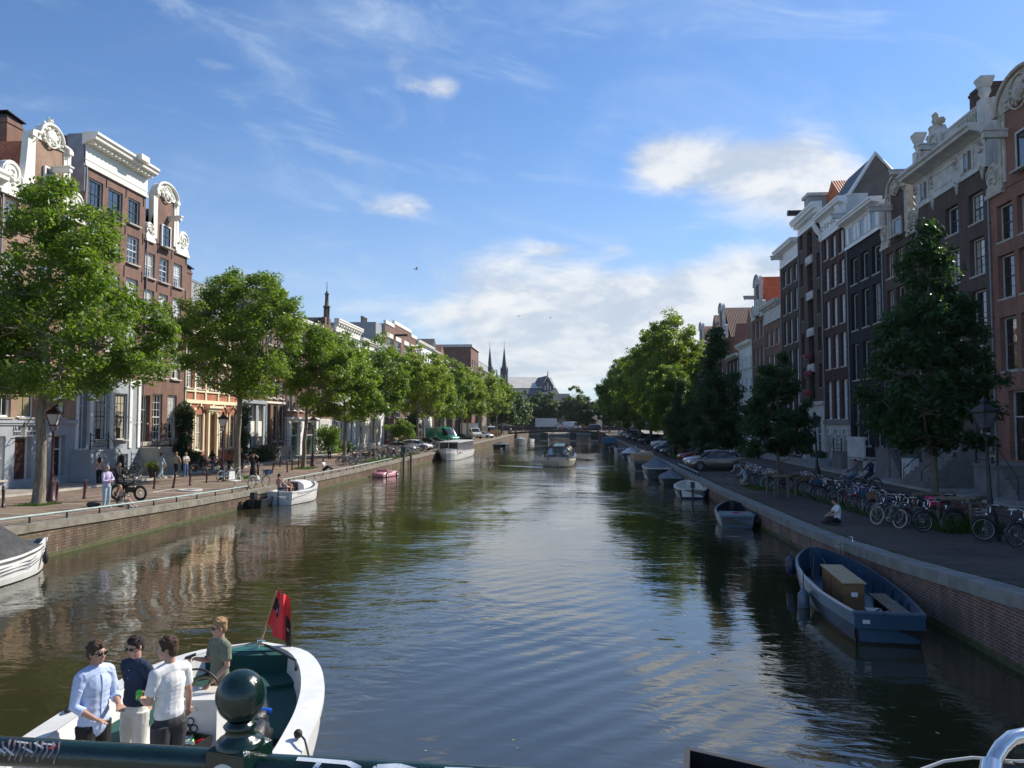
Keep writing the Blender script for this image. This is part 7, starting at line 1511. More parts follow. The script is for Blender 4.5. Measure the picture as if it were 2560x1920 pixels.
for yy in (-1.6,1.6): q.tube([(2,yy*.9,1.0),(4,yy,1.0),(16,yy,1.0)],.06,'cruiser_frame',5)
q.build('canopy_frame',e)
q=MB(); A=[arcp(x,w,.95,1.13) for x,w in ((1.3,1.2),(2.0,1.43),(4.0,1.6),(16,1.6))]; A[0]=[(x,y,min(z,1.25)) for x,y,z in A[0]]; vs=[p for r_ in A for p in r_]; q.add(vs,[(i*13+j,(i+1)*13+j,(i+1)*13+j+1,i*13+j+1) for i in range(3) for j in range(12) if not (i==2 and 4<=j<=7)],'cruiser_glass'); q.build('canopy_glass',e)
q=MB(); q.box(2.3,15.5,-.62,.62,2.1,2.2,'boat_teal'); [q.box(2.6,2.8,a,a+.15,2.2,2.27,'boat_white') for a in (-.5,-.08,.35)]; q.build('roof_hatch',e)
q=MB(); [q.box(3.5+i*1.4,4.0+i*1.4,s*.4,s*1.3,.3,1.25,'crate_red' if i%2 else 'boat_navy') for i in range(8) for s in (-1,1)]; q.build('seats',e)
q=MB(); [q.ell((.75,s*1.05,.88),(.06,.15,.05),'boat_dark',8,5) for s in (-1,1)]; q.build('anchor_hole',e)
# wakes of the cruiser as real ridges of water
for s in (-1,1):
    q=MB(); rows=[]
    for i in range(16):
        f=i/15; x=-2.1+s*(1.6+f*6.5); y=82.9+f*4.0; w=.35+.3*f; hh=.045*(1-f*.75); rows.append([(x,y-w,-.01),(x,y-w*.3,hh*.8),(x,y,hh),(x,y+w*.4,hh*.5),(x,y+w,-.01)])
    vs=[p for r_ in rows for p in r_]; q.add(vs,[(i*5+j,(i+1)*5+j,(i+1)*5+j+1,i*5+j+1) if s<0 else (i*5+j+1,(i+1)*5+j+1,(i+1)*5+j,i*5+j) for i in range(15) for j in range(4)],'water',True); tag(q.build('water_wake'),kind='structure')
small('wooden_barge','dark old barge moored left before the far bridge',-15.2,150,90,12,3.2,.7,'boat_dark','boat_dark',cov='canvas_black',coverargs=dict(peak=(4,1.3)))
e,_=small('covered_boat','pale grey rounded sloop moored in front of the far bridge',-12.9,172,-88,7,3.0,1.2,'boat_grey','boat_grey',cov='canvas_grey',coverargs=dict(peak=(3,1.9))); e.rotation_euler=(0,0,R(-92)); e.location=(-12.9,180,0)
small('motor_dinghy','small white boat under the left arch of the far bridge',-12.2,205,-90,5,2.0,.8,'boat_white','boat_grey',ob=False)
for y in (78,81.5): q=MB(); q.tube([(0,0,-1),(0,0,1.6)],.13,'wood_grey',8); o=q.build('mooring_post',None,(QL+.25,y,0)); tag(o,'dark wooden mooring post against the left quay, %s the pink pedal boat'%('next to' if y<80 else 'further beyond'),'post')
# ------------------------------------------------------------ foreground railing and bicycle
def camp(px,py,d):
    c,s=math.cos(YAW),math.sin(YAW); cp,sp=math.cos(PIT),math.sin(PIT); r=Vector((c,s,0)); f=Vector((-s*cp,c*cp,sp)); u=r.cross(f); return Vector((0,0,EYE))+(f+r*((px-1280)/FPX)-u*((py-960)/FPX))*d
RA=empty('bridge_railing',(-.74,1.67,2.75),0,'dark green iron bridge railing with ball-topped post across the bottom foreground','railing')
zr_=3.758-2.75; d_=Vector((1.10,-.02,0)).normalized(); th=math.atan2(-.045,1.13)
def P(t,z=0): return (math.cos(th)*t,math.sin(th)*t,z)
q=MB(); q.tube([P(-2.6,zr_),P(-.045,zr_)],.031,'green_gloss',20); q.build('top_rail',RA); q=MB(); q.tube([P(.045,zr_-.006),P(2.6,zr_-.006)],.031,'green_gloss',20); q.build('top_rail',RA)
for zz in (.62,.3): q=MB(); q.tube([P(-2.6,zz),P(2.6,zz)],.02,'green_gloss',12); q.build('lower_rail',RA)
mat('sticker',(.50,.52,.52),.6,c2=(.62,.63,.63)); mat('graffiti_white',(.55,.60,.68),.6,c2=(.7,.74,.8),sc=30); mat('graffiti_pink',(.4,.26,.26),.7,c2=(.10,.08,.09),sc=60); mat('graffiti_red',(.6,.05,.05),.6); mat('graffiti_blue',(.25,.32,.6),.6)
q=MB(); q.box(-.049,.049,-.049,.049,-.2,zr_+.037,'green_gloss'); q.M=None
q.lathe([(.069,0),(.069,.004),(.054,.012)],'green_gloss',(0,0,zr_+.037),4,False,PI/4)
q.lathe([(.052,0),(.051,.008),(.045,.014),(.034,.02),(.030,.03),(.033,.036),(.036,.041),(.031,.046),(.026,.052)],'green_gloss',(0,0,zr_+.044),28)
q.lathe([(.0535*math.sin(PI*i/24) if 0<i<24 else .001,-.0535*math.cos(PI*i/24)*1.05) for i in range(25)],'green_gloss',(0,0,zr_+.148),36); po=q.build('post',RA,None,th+R(-12)); 
q=MB(); q.tube([(0,-.0492,zr_-.0175),(0,-.0499,zr_-.0175)],.038,'sticker',28); text('TIC·XINO',.026,'graffiti_pink',po,(0,-.0505,zr_-.012),PI/2,0,ext=.0003); q.build('sticker',po)
def wrap(pts,w,m,name='graffiti',k=7):   # flat strokes hugging the rail: (t along rail, angle round rail)
    q=MB(); rr_=.0318
    for a,b in zip(pts[:-1],pts[1:]):
        n=max(2,int(math.hypot(b[0]-a[0],(b[1]-a[1])*rr_)/.004)); 
        for i in range(n):
            def S(f,o):
                t_=a[0]+(b[0]-a[0])*f; g=a[1]+(b[1]-a[1])*f; dx=b[0]-a[0]; dg=(b[1]-a[1])*rr_; L_=math.hypot(dx,dg)+1e-9; t2=t_-dg/L_*o; g2=g+dx/L_*o/rr_
                return (math.cos(th)*t2+math.sin(th)*math.cos(g2)*rr_, math.sin(th)*t2-math.cos(th)*math.cos(g2)*rr_, zr_-.006*(t2>0)+math.sin(g2)*rr_)
            q.add([S(i/n,-w/2),S((i+1)/n,-w/2),S((i+1)/n,w/2),S(i/n,w/2)],[(0,1,2,3)],m)
    return q.build(name,RA)
u=.012
wrap([(.135,1.25),(.25,1.15)],.011,'graffiti_white'); wrap([(.19,1.15),(.18,.5),(.155,.15)],.011,'graffiti_white'); wrap([(.25,1.15),(.28,.75),(.25,.2)],.012,'graffiti_white')
wrap([(.30,.15),(.315,.95),(.36,1.15),(.40,.85),(.41,.2)],.012,'graffiti_white'); wrap([(.33,.55),(.36,.7),(.39,.55)],.010,'graffiti_blue'); wrap([(.45,.1),(.46,1.05),(.52,1.1),(.545,.75),(.47,.5)],.012,'graffiti_white'); wrap([(.60,.2),(.62,1.0),(.68,1.0)],.011,'graffiti_white'); wrap([(.18,.55),(.27,.2)],.012,'graffiti_blue')
rg=random.Random(4)
for i in range(13): a=-.585+i*.0135; wrap([(a,1.25+rg.uniform(-.2,.1)),(a+.012,.6),(a+.004,rg.uniform(-.3,.2))],.0045,'graffiti_pink')
for i in range(7): a=-.59+i*.022; wrap([(a,rg.uniform(.2,1.2)),(a+.03,rg.uniform(.1,1.2))],.004,'sticker')
wrap([(-.435,.95),(-.425,.8)],.012,'graffiti_red')
# bridge deck under the camera
q=MB(); q.box(-40,40,-8,1.45,2.35,2.75,'slabs'); tag(q.build('bridge_deck'),kind='structure')
q=MB(); q.box(-18,8,1.45,2.1,2.1,2.82,'stone'); tag(q.build('bridge_edge'),'pale stone edge beam of the near bridge below the railing','bridge edge')
BK=empty('bicycle',(0.95,1.22,2.75),0,'near bicycle with black front crate and chrome handlebar at the bottom right edge','bicycle')
def loc(px,py,d): v=camp(px,py,d)-Vector((.95,1.22,2.75)); return tuple(v)
a,b,c,dd=[Vector(loc(*k)) for k in ((1712,1866,1.40),(1960,1922,1.34),(1700,1990,1.12),(1960,2060,1.06))]
q=MB(); dn=Vector((0,0,-.26)); inw=.012
cr=[a,b,dd,c]; cen=(a+b+c+dd)/4
inn=[p+(cen-p).normalized()*.022 for p in cr]
q.add([tuple(p) for p in cr]+[tuple(p+dn) for p in cr]+[tuple(p) for p in inn]+[tuple(p+dn*.95) for p in inn],[(0,1,5,4),(1,2,6,5),(2,3,7,6),(3,0,4,7),(0,8,9,1),(1,9,10,2),(2,10,11,3),(3,11,8,0),(8,12,13,9),(9,13,14,10),(10,14,15,11),(11,15,12,8),(12,15,14,13),(4,5,6,7)],'black_plastic'); q.build('crate',BK)
hb=[loc(2475,1935,1.16),loc(2487,1895,1.17),loc(2503,1868,1.18),(loc(2528,1845,1.19)),loc(2570,1834,1.2),loc(2680,1850,1.2),loc(2760,1900,1.15)]
q=MB(); q.tube(hb,.0112,'chrome',16); q.tube([loc(2470,1990,1.12),loc(2480,1912,1.165)],.016,'chrome',14); q.build('handlebar',BK)
q=MB(); q.tube([loc(2300,1925,1.2),loc(2360,1903,1.21),(loc(2430,1894,1.21)),loc(2475,1897,1.2),loc(2530,1903,1.2),loc(2600,1903,1.18)],.0025,'lamp_glass',8); q.build('brake_cable',BK)
q=MB(); q.tube([loc(2440,1960,1.2),loc(2480,1915,1.2),loc(2540,1920,1.2)],.012,'black_plastic',8); q.build('brake_lever',BK)
# ------------------------------------------------------------ people
for nm,c in (('skin',(.52,.30,.22)),('skin_tan',(.45,.25,.17)),('hair_brown',(.06,.032,.018)),('hair_dark',(.018,.012,.01)),('hair_blond',(.32,.2,.09)),('hair_grey',(.25,.24,.22)),('sunglass',(.008,.008,.01)),('cl_white',(.72,.72,.72)),('cl_lblue',(.48,.58,.80)),('cl_navy',(.012,.025,.06)),('cl_olive',(.17,.19,.14)),('cl_black',(.012,.012,.014)),('cl_charcoal',(.035,.035,.04)),('cl_offwhite',(.60,.58,.53)),('cl_denim',(.10,.17,.28)),('cl_ldenim',(.36,.44,.50)),('cl_lav',(.50,.44,.62)),('cl_sand',(.42,.36,.27)),('cl_rust',(.28,.10,.05)),('cl_red',(.4,.04,.04)),('shoe_w',(.6,.6,.58)),('shoe_d',(.03,.025,.02)),('cl_grey',(.2,.2,.21))):
    mat(nm,c,.55 if 'skin' in nm else (.15 if nm=='sunglass' else .85),var=.10,sc=6 if 'hair' not in nm else 25,bump=.0 if 'skin' in nm or nm=='sunglass' else .25,bsc=40)
def remesh(mb,vox,name,it=3,m=None,wr=0):
    me=mb.mesh(name+'_src'); o=bpy.data.objects.new('tmp',me); COL.objects.link(o)
    r=o.modifiers.new('r','REMESH'); r.mode='VOXEL'; r.voxel_size=vox; r.use_smooth_shade=True
    s=o.modifiers.new('s','SMOOTH'); s.factor=.5; s.iterations=it
    bpy.context.view_layer.update(); n=bpy.data.meshes.new_from_object(o.evaluated_get(bpy.context.evaluated_depsgraph_get()))
    bpy.data.objects.remove(o); bpy.data.meshes.remove(me); n.name=name
    if wr:
        co_=np.empty(len(n.vertices)*3); n.vertices.foreach_get('co',co_); co_=co_.reshape(-1,3); no=np.empty(len(n.vertices)*3); n.vertices.foreach_get('normal',no); no=no.reshape(-1,3)
        for i in range(len(co_)):
            p=co_[i]; a_=p[0]*.8+p[1]*.6; b_=-p[0]*.6+p[1]*.8; c_=p[2]; f1=mnoise.noise(Vector((a_*5+c_*3.1,b_*5-c_*2.3,c_*5+a_*2))); f2=mnoise.noise(Vector((a_*13+c_*9,b_*13+c_*7,c_*8-b_*9))); f3=math.sin((c_*1.3+b_*1.5+f1*.25)*48)*max(0,f1+.15); co_[i]=p+no[i]*wr*(.9*f1+.8*abs(f2)+1.1*f3)
        n.vertices.foreach_set('co',co_.ravel())
    n.materials.clear(); n.materials.append(MATS[m]); n.polygons.foreach_set('use_smooth',[True]*len(n.polygons)); n.update(); return n
V=Vector
def dflt():
    return dict(pel=V((0,0,.95)),che=V((0,0,1.30)),nec=V((0,0,1.50)),hd=V((.025,0,1.665)),hl=V((0,.09,.91)),kl=V((.02,.10,.50)),al=V((-.02,.11,.09)),hr=V((0,-.09,.91)),kr=V((.02,-.10,.50)),ar=V((-.02,-.11,.09)),
      sl=V((0,.165,1.435)),el=V((-.02,.215,1.16)),wl=V((.08,.21,.92)),sr=V((0,-.165,1.435)),er=V((-.02,-.215,1.16)),wr=V((.08,-.21,.92)),face=V((1,0,0)))
def person(label,loc,rz,pose=None,top=('cl_white','short'),bottom=('cl_denim','long'),hair=('hair_brown','short'),vox=.02,sc=1.0,shoes='shoe_d',skin='skin',glasses=None,female=False,finger=False,group=None,hold=None,cat='person',handdir=None,untuck=0):
    J=dflt(); 
    if pose: J.update({k:V(v) for k,v in pose.items()})
    e=empty('person',loc,rz,label,cat,group); e.scale=(sc,)*3
    up=(J['nec']-J['che']).normalized(); fw=J['face'].normalized(); hup=(V((0,0,1))-fw*fw.z).normalized(); sd_=hup.cross(fw)
    M=Matrix((( fw.x,sd_.x,hup.x),(fw.y,sd_.y,hup.y),(fw.z,sd_.z,hup.z))); H_=J['hd']
    def hp(x,y,z): return tuple(H_+M@V((x,y,z)))
    b=MB(); m=skin
    # head: cranium, jaw, cheeks, nose, brow, ears, chin
    b.ell(hp(-.012,0,.028),(.094,.076,.092),m,16,12,M); b.ell(hp(.022,0,-.035),(.070,.058,.078),m,14,10,M); b.ell(hp(.055,0,-.088),(.026,.030,.024),m,8,6,M); b.ell(hp(.062,0,.035),(.030,.052,.022),m,10,6,M)
    b.ell(hp(.094,0,-.022),(.018,.012,.022),m,8,6,M); b.ell(hp(.082,0,.006),(.016,.009,.03),m,8,6,M); b.ell(hp(.082,0,-.058),(.014,.022,.010),m,8,5,M)
    for s in (-1,1): b.ell(hp(-.008,s*.078,-.012),(.016,.010,.028),m,8,6,M); b.ell(hp(.062,s*.036,-.022),(.024,.022,.022),m,8,6,M)
    b.tube([tuple(H_+M@V((-.02,0,-.03))),tuple(J['nec']+V((0,0,0))),tuple(J['nec']-up*.07)],[.054,.056,.07],m,10)
    sw=.9 if female else 1
    def torso(q,mm,g,lo=True):
        sl,sr=J['sl'],J['sr']; c=J['che']; p=J['pel']; R_=M2(J)
        q.ell(tuple(c+up*.02),(.108+g,.152*sw+g,.17+g),mm,16,12,R_); p2=p if not g else (p+(c-p).normalized()*.075 if not untuck else p)
        for f_ in (.2,.4,.6,.8,1.0): q.ell(tuple(c.lerp(p2,f_)),(.104-.010*math.sin(f_*PI)+g,(.150-.014*math.sin(f_*PI))*(sw if f_<.7 else 1)+g,.13),mm,16,12,R_)
        q.tube([tuple(sl),tuple((sl+sr)/2+up*.035),tuple(sr)],[.054+g,.072+g,.054+g],mm,10)
        if female:
            for s in (-1,1): q.ell(tuple(c+R_@V((.085,s*.07,.0))),(.055+g,.06+g,.055+g),mm,10,8)
    def M2(J):
        z=up; y=(J['sl']-J['sr']).normalized(); y=(y-z*y.dot(z)).normalized(); x=y.cross(z); return Matrix(((x.x,y.x,z.x),(x.y,y.y,z.y),(x.z,y.z,z.z)))
    torso(b,m,0)
    for s in 'lr':
        S_,E_,W_=J['s'+s],J['e'+s],J['w'+s]; b.tube([tuple(S_),tuple(S_.lerp(E_,.5)),tuple(E_),tuple(E_.lerp(W_,.35)),tuple(W_)],[.050,.044,.038,.038,.026],m,10)
        d=(W_-E_).normalized(); hdv=V(handdir[s]).normalized() if handdir and s in handdir else d
        side=hdv.cross(V((0,0,1))); side=side.normalized() if side.length>.1 else V((0,1,0)); pn=side.cross(hdv).normalized()
        if handdir and s+'n' in handdir: pn=V(handdir[s+'n']).normalized(); side=hdv.cross(pn).normalized()
        RM=Matrix(((hdv.x,side.x,pn.x),(hdv.y,side.y,pn.y),(hdv.z,side.z,pn.z)))
        pc=W_+hdv*.05; b.ell(tuple(pc),(.052,.040,.018),m,12,8,RM)
        if finger:
            cl=hold and s in hold
            for k,(o,L_) in enumerate(((-.030,.068),(-.010,.078),(.011,.073),(.030,.057))):
                p0=W_+hdv*.085+side*o; 
                if cl: p1=p0+hdv*.022-pn*.022; p2=p0+hdv*.012-pn*.052; p3=p0-hdv*.012-pn*.062
                else: p1=p0+hdv*L_*.45-pn*.004+side*o*.15; p2=p0+hdv*L_*.78-pn*.016+side*o*.25; p3=p0+hdv*L_*1.0-pn*.028+side*o*.3
                b.tube([tuple(p0-hdv*.02),tuple(p0),tuple(p1),tuple(p2),tuple(p3)],[.0105,.0100,.0095,.0088,.0075],m,8)
            sg=1 if s=='l' else -1
            t0=W_+hdv*.025-side*.03*1; b.tube([tuple(t0),tuple(t0+hdv*.03-side*.022-pn*.006),tuple(t0+hdv*.058-side*.028-pn*(.03 if cl else .012))],[.013,.0115,.0095],m,8)
        else: b.ell(tuple(W_+hdv*.115),(.042,.034,.013),m,8,6,RM); b.tube([tuple(W_+hdv*.03-side*.02),tuple(W_+hdv*.075-side*.045)],.012,m,6)
    for s in 'lr':
        h_,k_,a_=J['h'+s],J['k'+s],J['a'+s]; b.tube([tuple(h_),tuple(h_.lerp(k_,.45)),tuple(k_),tuple(k_.lerp(a_,.35)),tuple(a_)],[.092,.078,.056,.056,.036],m,10)
        fd=J.get('f'+s,V((1,0,0))) if isinstance(J.get('f'+s,None),V) else V((1,0,0)); b.ell(tuple(a_+fd*.06-V((0,0,.04))),(.11,.042,.035),m,10,6,Matrix.Rotation(math.atan2(fd.y,fd.x),3,'Z'))
    bo_=bpy.data.objects.new('body',remesh(b,vox,'body',2,skin)); COL.objects.link(bo_); bo_.parent=e
    # clothes
    tm,ts=top; q=MB(); torso(q,tm,.014+ (.012 if untuck else 0))
    if untuck: p=J['pel']; q.ell(tuple(p-V((0,0,.05))),(.128,.162,.15),tm,16,10)
    for s in 'lr':
        S_,E_,W_=J['s'+s],J['e'+s],J['w'+s]
        if ts!='none': q.ell(tuple(S_+V((0,0,.002))),(.070,.066,.070),tm,12,8)
        if ts=='short': q.tube([tuple(S_),tuple(S_.lerp(E_,.5)),tuple(S_.lerp(E_,.72))],[.070,.064,.061],tm,12)
        elif ts=='roll': q.tube([tuple(S_),tuple(S_.lerp(E_,.5)),tuple(E_),tuple(E_.lerp(W_,.45))],[.069,.063,.056,.052],tm,12)
        elif ts=='long': q.tube([tuple(S_),tuple(S_.lerp(E_,.5)),tuple(E_),tuple(E_.lerp(W_,.5)),tuple(W_.lerp(E_,.04))],[.063,.058,.052,.049,.040],tm,12)
    if ts!='none':
        o=bpy.data.objects.new('shirt',remesh(q,vox*1.0,'shirt',2,tm,.0045 if vox<.012 else .006)); COL.objects.link(o); o.parent=e
    if finger and top[0] in('cl_lblue','cl_navy'):
        vs=[v.co for v in o.data.vertices if abs(v.co.y)<.012 and v.co.x>0]; pts=[]
        for zz in np.arange(J['pel'].z-(.1 if untuck else -.25),1.47,.03):
            cs=[v for v in vs if abs(v.z-zz)<.015]
            if cs: m_=max(cs,key=lambda v:v.x); pts.append((m_.x+.001,0,float(zz)))
        if len(pts)>3 and top[0]=='cl_lblue': q=MB(); q.tube(pts,.004,'cl_seam',5); q.build('placket',e)
        q=MB(); [q.ell(p,(.004,.006,.006),'cl_white',6,4) for p in (pts[::3] if top[0]=='cl_lblue' else pts[-6::3])]; q.build('buttons',e)
    if ts in('short','roll') and finger and top[0] in('cl_lblue','cl_navy'):
        c_=MB(); nb=J['nec']-up*.01; c_.M=Matrix.Translation(nb); c_.lathe([(.062,-.03),(.072,.0),(.066,.035),(.060,.03),(.060,-.03)],tm,(0,0,0),18); c_.M=None
        R_=M2(J); ft=nb+R_@V((.075,0,-.03)); [c_.add([tuple(ft+R_@V((-.02,s*.0,.03))),tuple(ft+R_@V((.0,s*.055,-.045))),tuple(ft+R_@V((-.05,s*.085,.0))),tuple(ft+R_@V((-.06,s*.06,.055)))],[(0,1,2,3)],tm) for s in (-1,1)]; c_.build('collar',e)
    bm_,bs=bottom
    if bs!='none':
        q=MB(); q.ell(tuple(J['pel']-V((0,0,.02))),(.122,.162,.12),bm_,14,10)
        if bs=='skirt': 
            hc=(J['hl']+J['hr'])/2; ac=(J['al']+J['ar'])/2; q.tube([tuple(hc+V((0,0,.12))),tuple(hc-V((0,0,.1))),tuple(hc.lerp(ac,.8))],[.14,.18,.24],bm_,16)
        else:
            for s in 'lr':
                h_,k_,a_=J['h'+s],J['k'+s],J['a'+s]
                if bs=='shorts': q.tube([tuple(h_),tuple(h_.lerp(k_,.5)),tuple(h_.lerp(k_,.85))],[.108,.098,.09],bm_,12)
                else: q.tube([tuple(h_),tuple(h_.lerp(k_,.45)),tuple(k_),tuple(k_.lerp(a_,.4)),tuple(a_.lerp(k_,.02))],[.108,.096,.078,.072,.066],bm_,12)
        o=bpy.data.objects.new('skirt' if bs=='skirt' else 'trousers',remesh(q,vox,'trousers',2,bm_,.004)); COL.objects.link(o); o.parent=e
    # shoes
    for s in 'lr':
        a_=J['a'+s]; fd=J.get('f'+s,V((1,0,0))); q=MB(); q.ell(tuple(a_+V(fd)*.07-V((0,0,.045))),(.14,.052,.045),shoes,12,8,Matrix.Rotation(math.atan2(fd[1],fd[0]),3,'Z')); q.build('shoe',e)
    # hair
    hm,hs=hair; q=MB()
    if hs!='none':
        q.ell(hp(-.022,0,.052),(.099,.085,.083),hm,14,10,M); q.ell(hp(-.058,0,.0),(.06,.076,.085),hm,12,8,M)
        if hs=='curly' or hs=='short':
            rq=random.Random(hash(label)%999)
            for i in range(46 if vox<.012 else 14):
                a=rq.uniform(0,2*PI); t_=rq.uniform(.0,1.35); v=V((math.sin(t_)*math.cos(a)*.094-.016,math.sin(t_)*math.sin(a)*.082,math.cos(t_)*.088+.048)); 
                if v.x>.045 and v.z<.075: continue
                r_=.024 if hs=='curly' else .019; q.ell(hp(*v),(r_*1.2,r_,r_*.8),hm,6,5,M,jit=.4)
            for s in (-1,1): q.ell(hp(.012,s*.074,.022),(.028,.013,.035),hm,8,6,M)
        if hs=='long': q.tube([hp(-.04,0,.06),hp(-.085,0,-.05),hp(-.10,0,-.16),hp(-.09,0,-.28)],[.07,.085,.08,.045],hm,10); [q.tube([hp(.0,s*.07,.04),hp(-.01,s*.085,-.08),hp(.0,s*.085,-.2)],[.03,.035,.02],hm,8) for s in (-1,1)]
        if hs=='cap': q.ell(hp(.08,0,.06),(.06,.06,.012),hm,10,6,M)
        o=bpy.data.objects.new('hair',remesh(q,max(.007,vox*.9),'hair',1,hm)); COL.objects.link(o); o.parent=e
    if glasses:
        q=MB(); [q.ell(hp(.088,s*.034,.008),(.008,.029,.022),glasses,12,8,M) for s in (-1,1)]; q.tube([hp(.092,-.01,.014),hp(.092,.01,.014)],.003,glasses,4); [q.tube([hp(.080,s*.062,.014),hp(-.01,s*.080,.012)],.0035,glasses,4) for s in (-1,1)]; q.build('sunglasses',e)
    elif vox<.012:
        for s in (-1,1): q=MB(); q.ell(hp(.078,s*.031,.008),(.008,.012,.007),'cl_white',8,6,M); q.ell(hp(.085,s*.031,.008),(.004,.005,.005),'hair_dark',6,5,M); q.build('eye',e)
    if vox<.012:
        q=MB(); q.ell(hp(.0915,0,-.057),(.007,.019,.0045),'lips',10,6,M); q.build('mouth',e)
    return e
mat('cl_seam',(.20,.27,.55),.8)
mat('lips',(.42,.16,.14),.5,var=.05)
FV=.0085
# four men on the sloop
wl=lambda x,y,z,rz,sc,w: None
def loc2(rz,pos,z0,sc):  # world -> local helper
    c,s=math.cos(-rz),math.sin(-rz)
    return lambda x,y,z:((( x-pos[0])*c-(y-pos[1])*s)/sc,((x-pos[0])*s+(y-pos[1])*c)/sc,(z-z0)/sc)
person('man in a pale blue linen shirt and black trousers standing leftmost on the sloop',(-5.38,8.33,.28),R(-22),dict(el=(.03,.225,1.16),wl=(.24,.13,1.10),er=(-.0,-.235,1.15),wr=(.22,-.14,1.03),face=(1,.10,.02)),('cl_lblue','roll'),('cl_black','long'),('hair_brown','curly'),FV,1.005,glasses='sunglass',finger=True,untuck=1,skin='skin_tan',handdir=dict(l=(.9,-.5,-.05),ln=(.1,.1,1),r=(1,.25,-.1),rn=(0,0.2,1)))
person('man in a navy polo shirt, white trousers and dark sunglasses, hands behind his back',(-5.20,8.84,.28),R(-108),dict(el=(-.10,.24,1.18),wl=(-.18,.06,.98),er=(-.10,-.24,1.18),wr=(-.18,-.06,.96),face=(1,.02,-.22)),('cl_navy','short'),('cl_offwhite','long'),('hair_dark','short'),FV,.965,glasses='sunglass',finger=True)
person('man in a white t-shirt and charcoal trousers seen from behind, holding a green can',(-4.50,8.32,.28),R(152),dict(hd=(.03,.02,1.665),el=(.02,.22,1.16),wl=(.25,.15,1.13),er=(.02,-.24,1.18),wr=(.12,-.31,.95),face=(.75,.6,-.05)),('cl_white','short'),('cl_charcoal','long'),('hair_brown','short'),FV,1.045,finger=True,hold='l',handdir=dict(l=(.8,-.5,.1),ln=(0.2,.3,-1),r=(.4,-.3,-.8),rn=(-1,0,-.3)))
person('man in an olive t-shirt with wavy blond hair steering at the sloop console',(-4.68,9.90,.28),R(-125),dict(el=(.05,-.27,1.17),wl=(.26,.22,1.16),er=(.08,.27,1.2),face=(.9,-.25,-.05))|dict(el=(.02,.23,1.19),wl=(.22,.17,1.0),er=(.04,-.23,1.18),wr=(.26,-.20,1.26)),('cl_olive','short'),('cl_charcoal','long'),('hair_blond','curly'),FV,.94,glasses='sunglass',finger=True,hold='r',handdir=dict(r=(.8,.1,.4),rn=(0,.2,1),l=(.9,-.2,-.5),ln=(.2,0,1)))
q=MB(); q.lathe([(.027,-.06),(.033,-.05),(.033,.05),(.027,.06)],'can_green',(0,0,0),14); o=q.build('drink_can',None,(-4.87,8.35,1.50)); o.rotation_euler=(.5,.3,0); tag(o,'bright green drink can held in front of the navy polo shirt','can')
q=MB(); q.box(-.07,.07,-.036,.036,-.004,.004,'cl_charcoal'); o=q.build('phone',None,(-4.99,9.72,1.52)); o.rotation_euler=(.2,-.3,.4); tag(o,'slim phone held up by the helmsman in the olive shirt','phone')
# left quay people ------------------------------------------------------
PV=.02
walk=dict(kl=(.14,.10,.52),al=(.16,.10,.12),kr=(-.03,-.10,.50),ar=(-.28,-.10,.14),el=(-.12,.25,1.18),wl=(-.10,.24,.94),er=(.10,-.25,1.18),wr=(.22,-.22,.98))
cross=dict(el=(.08,.25,1.18),wl=(.22,.02,1.17),er=(.10,-.25,1.16),wr=(.20,.04,1.10))
person('grey-haired man in lavender shirt and pale jeans standing with arms crossed by the quay',(-19.84,31.15,1.01),R(-20),cross,('cl_lav','long'),('cl_ldenim','long'),('hair_grey','short'),.014,1.0,'shoe_w')
sit=dict(pel=(0,0,.13),che=(-.06,0,.46),nec=(-.06,0,.66),hd=(-.03,0,.83),hl=(.05,.09,.12),kl=(.42,.12,.34),al=(.78,.13,.09),hr=(.05,-.09,.12),kr=(.45,-.10,.16),ar=(.88,-.08,.09),sl=(-.06,.18,.60),el=(-.02,.25,.35),wl=(.14,.22,.14),sr=(-.06,-.18,.60),er=(.10,-.24,.42),wr=(.10,-.12,.72))
person('blonde woman in a dark top sitting on the quay edge shielding her face',(-19.75,32.0,.97),R(-25),sit,('cl_charcoal','short'),('cl_sand','shorts'),('hair_blond','long'),.014,1.0,'shoe_w',female=True,glasses='crate_red')
q=MB(); q.ell((0,0,.12),(.3,.2,.12),'bag_black',14,8,jit=.3); o=q.build('bag',None,(-20.7,31.6,.98)); tag(o,'small dark bag lying on the quay beside the man in lavender','bag')
# fat tyre bike rider
bicycle((-21.9,35.2,.93),R(-9),'paint_blk','tyre','fat',None,'black fat-tyre electric bicycle with rider on the left quay','bicycles on the left quay',3,False).scale=(1.12,)*3
ride=dict(pel=(.18,0,.98),che=(.16,0,1.32),nec=(.17,0,1.52),hd=(.20,0,1.68),hl=(.2,.09,.95),kl=(.58,.12,.78),al=(.52,.12,.38),hr=(.2,-.09,.95),kr=(.55,-.12,.62),ar=(.36,-.12,.16),sl=(.17,.18,1.46),el=(.38,.26,1.22),wl=(.62,.26,1.18),sr=(.17,-.18,1.46),er=(.36,-.24,1.2),wr=(.58,-.18,1.12),face=(1,0,.25))
person('rider all in black looking up on the fat-tyre bicycle',(-22.0,35.22,.95),R(-9),ride,('cl_black','long'),('cl_black','long'),('cl_black','cap'),.016,1.0,'shoe_w')
person('woman in maroon strap top and dark trousers walking past the nearest stoop',(-28.9,44.6,.86),R(115),walk,('cl_red','none'),('cl_black','long'),('hair_dark','long'),PV,.96,'shoe_w',female=True)
person('woman in black with long dark hair by the white-blue stoop',(-29.4,47.6,.86),R(80),None,('cl_black','long'),('cl_black','long'),('hair_dark','long'),PV,.96,female=True)
person('person in a blue denim jacket walking near the potted plant',(-28.2,50.3,.85),R(60),walk,('cl_ldenim','long'),('cl_ldenim','long'),('hair_brown','short'),PV,.98)
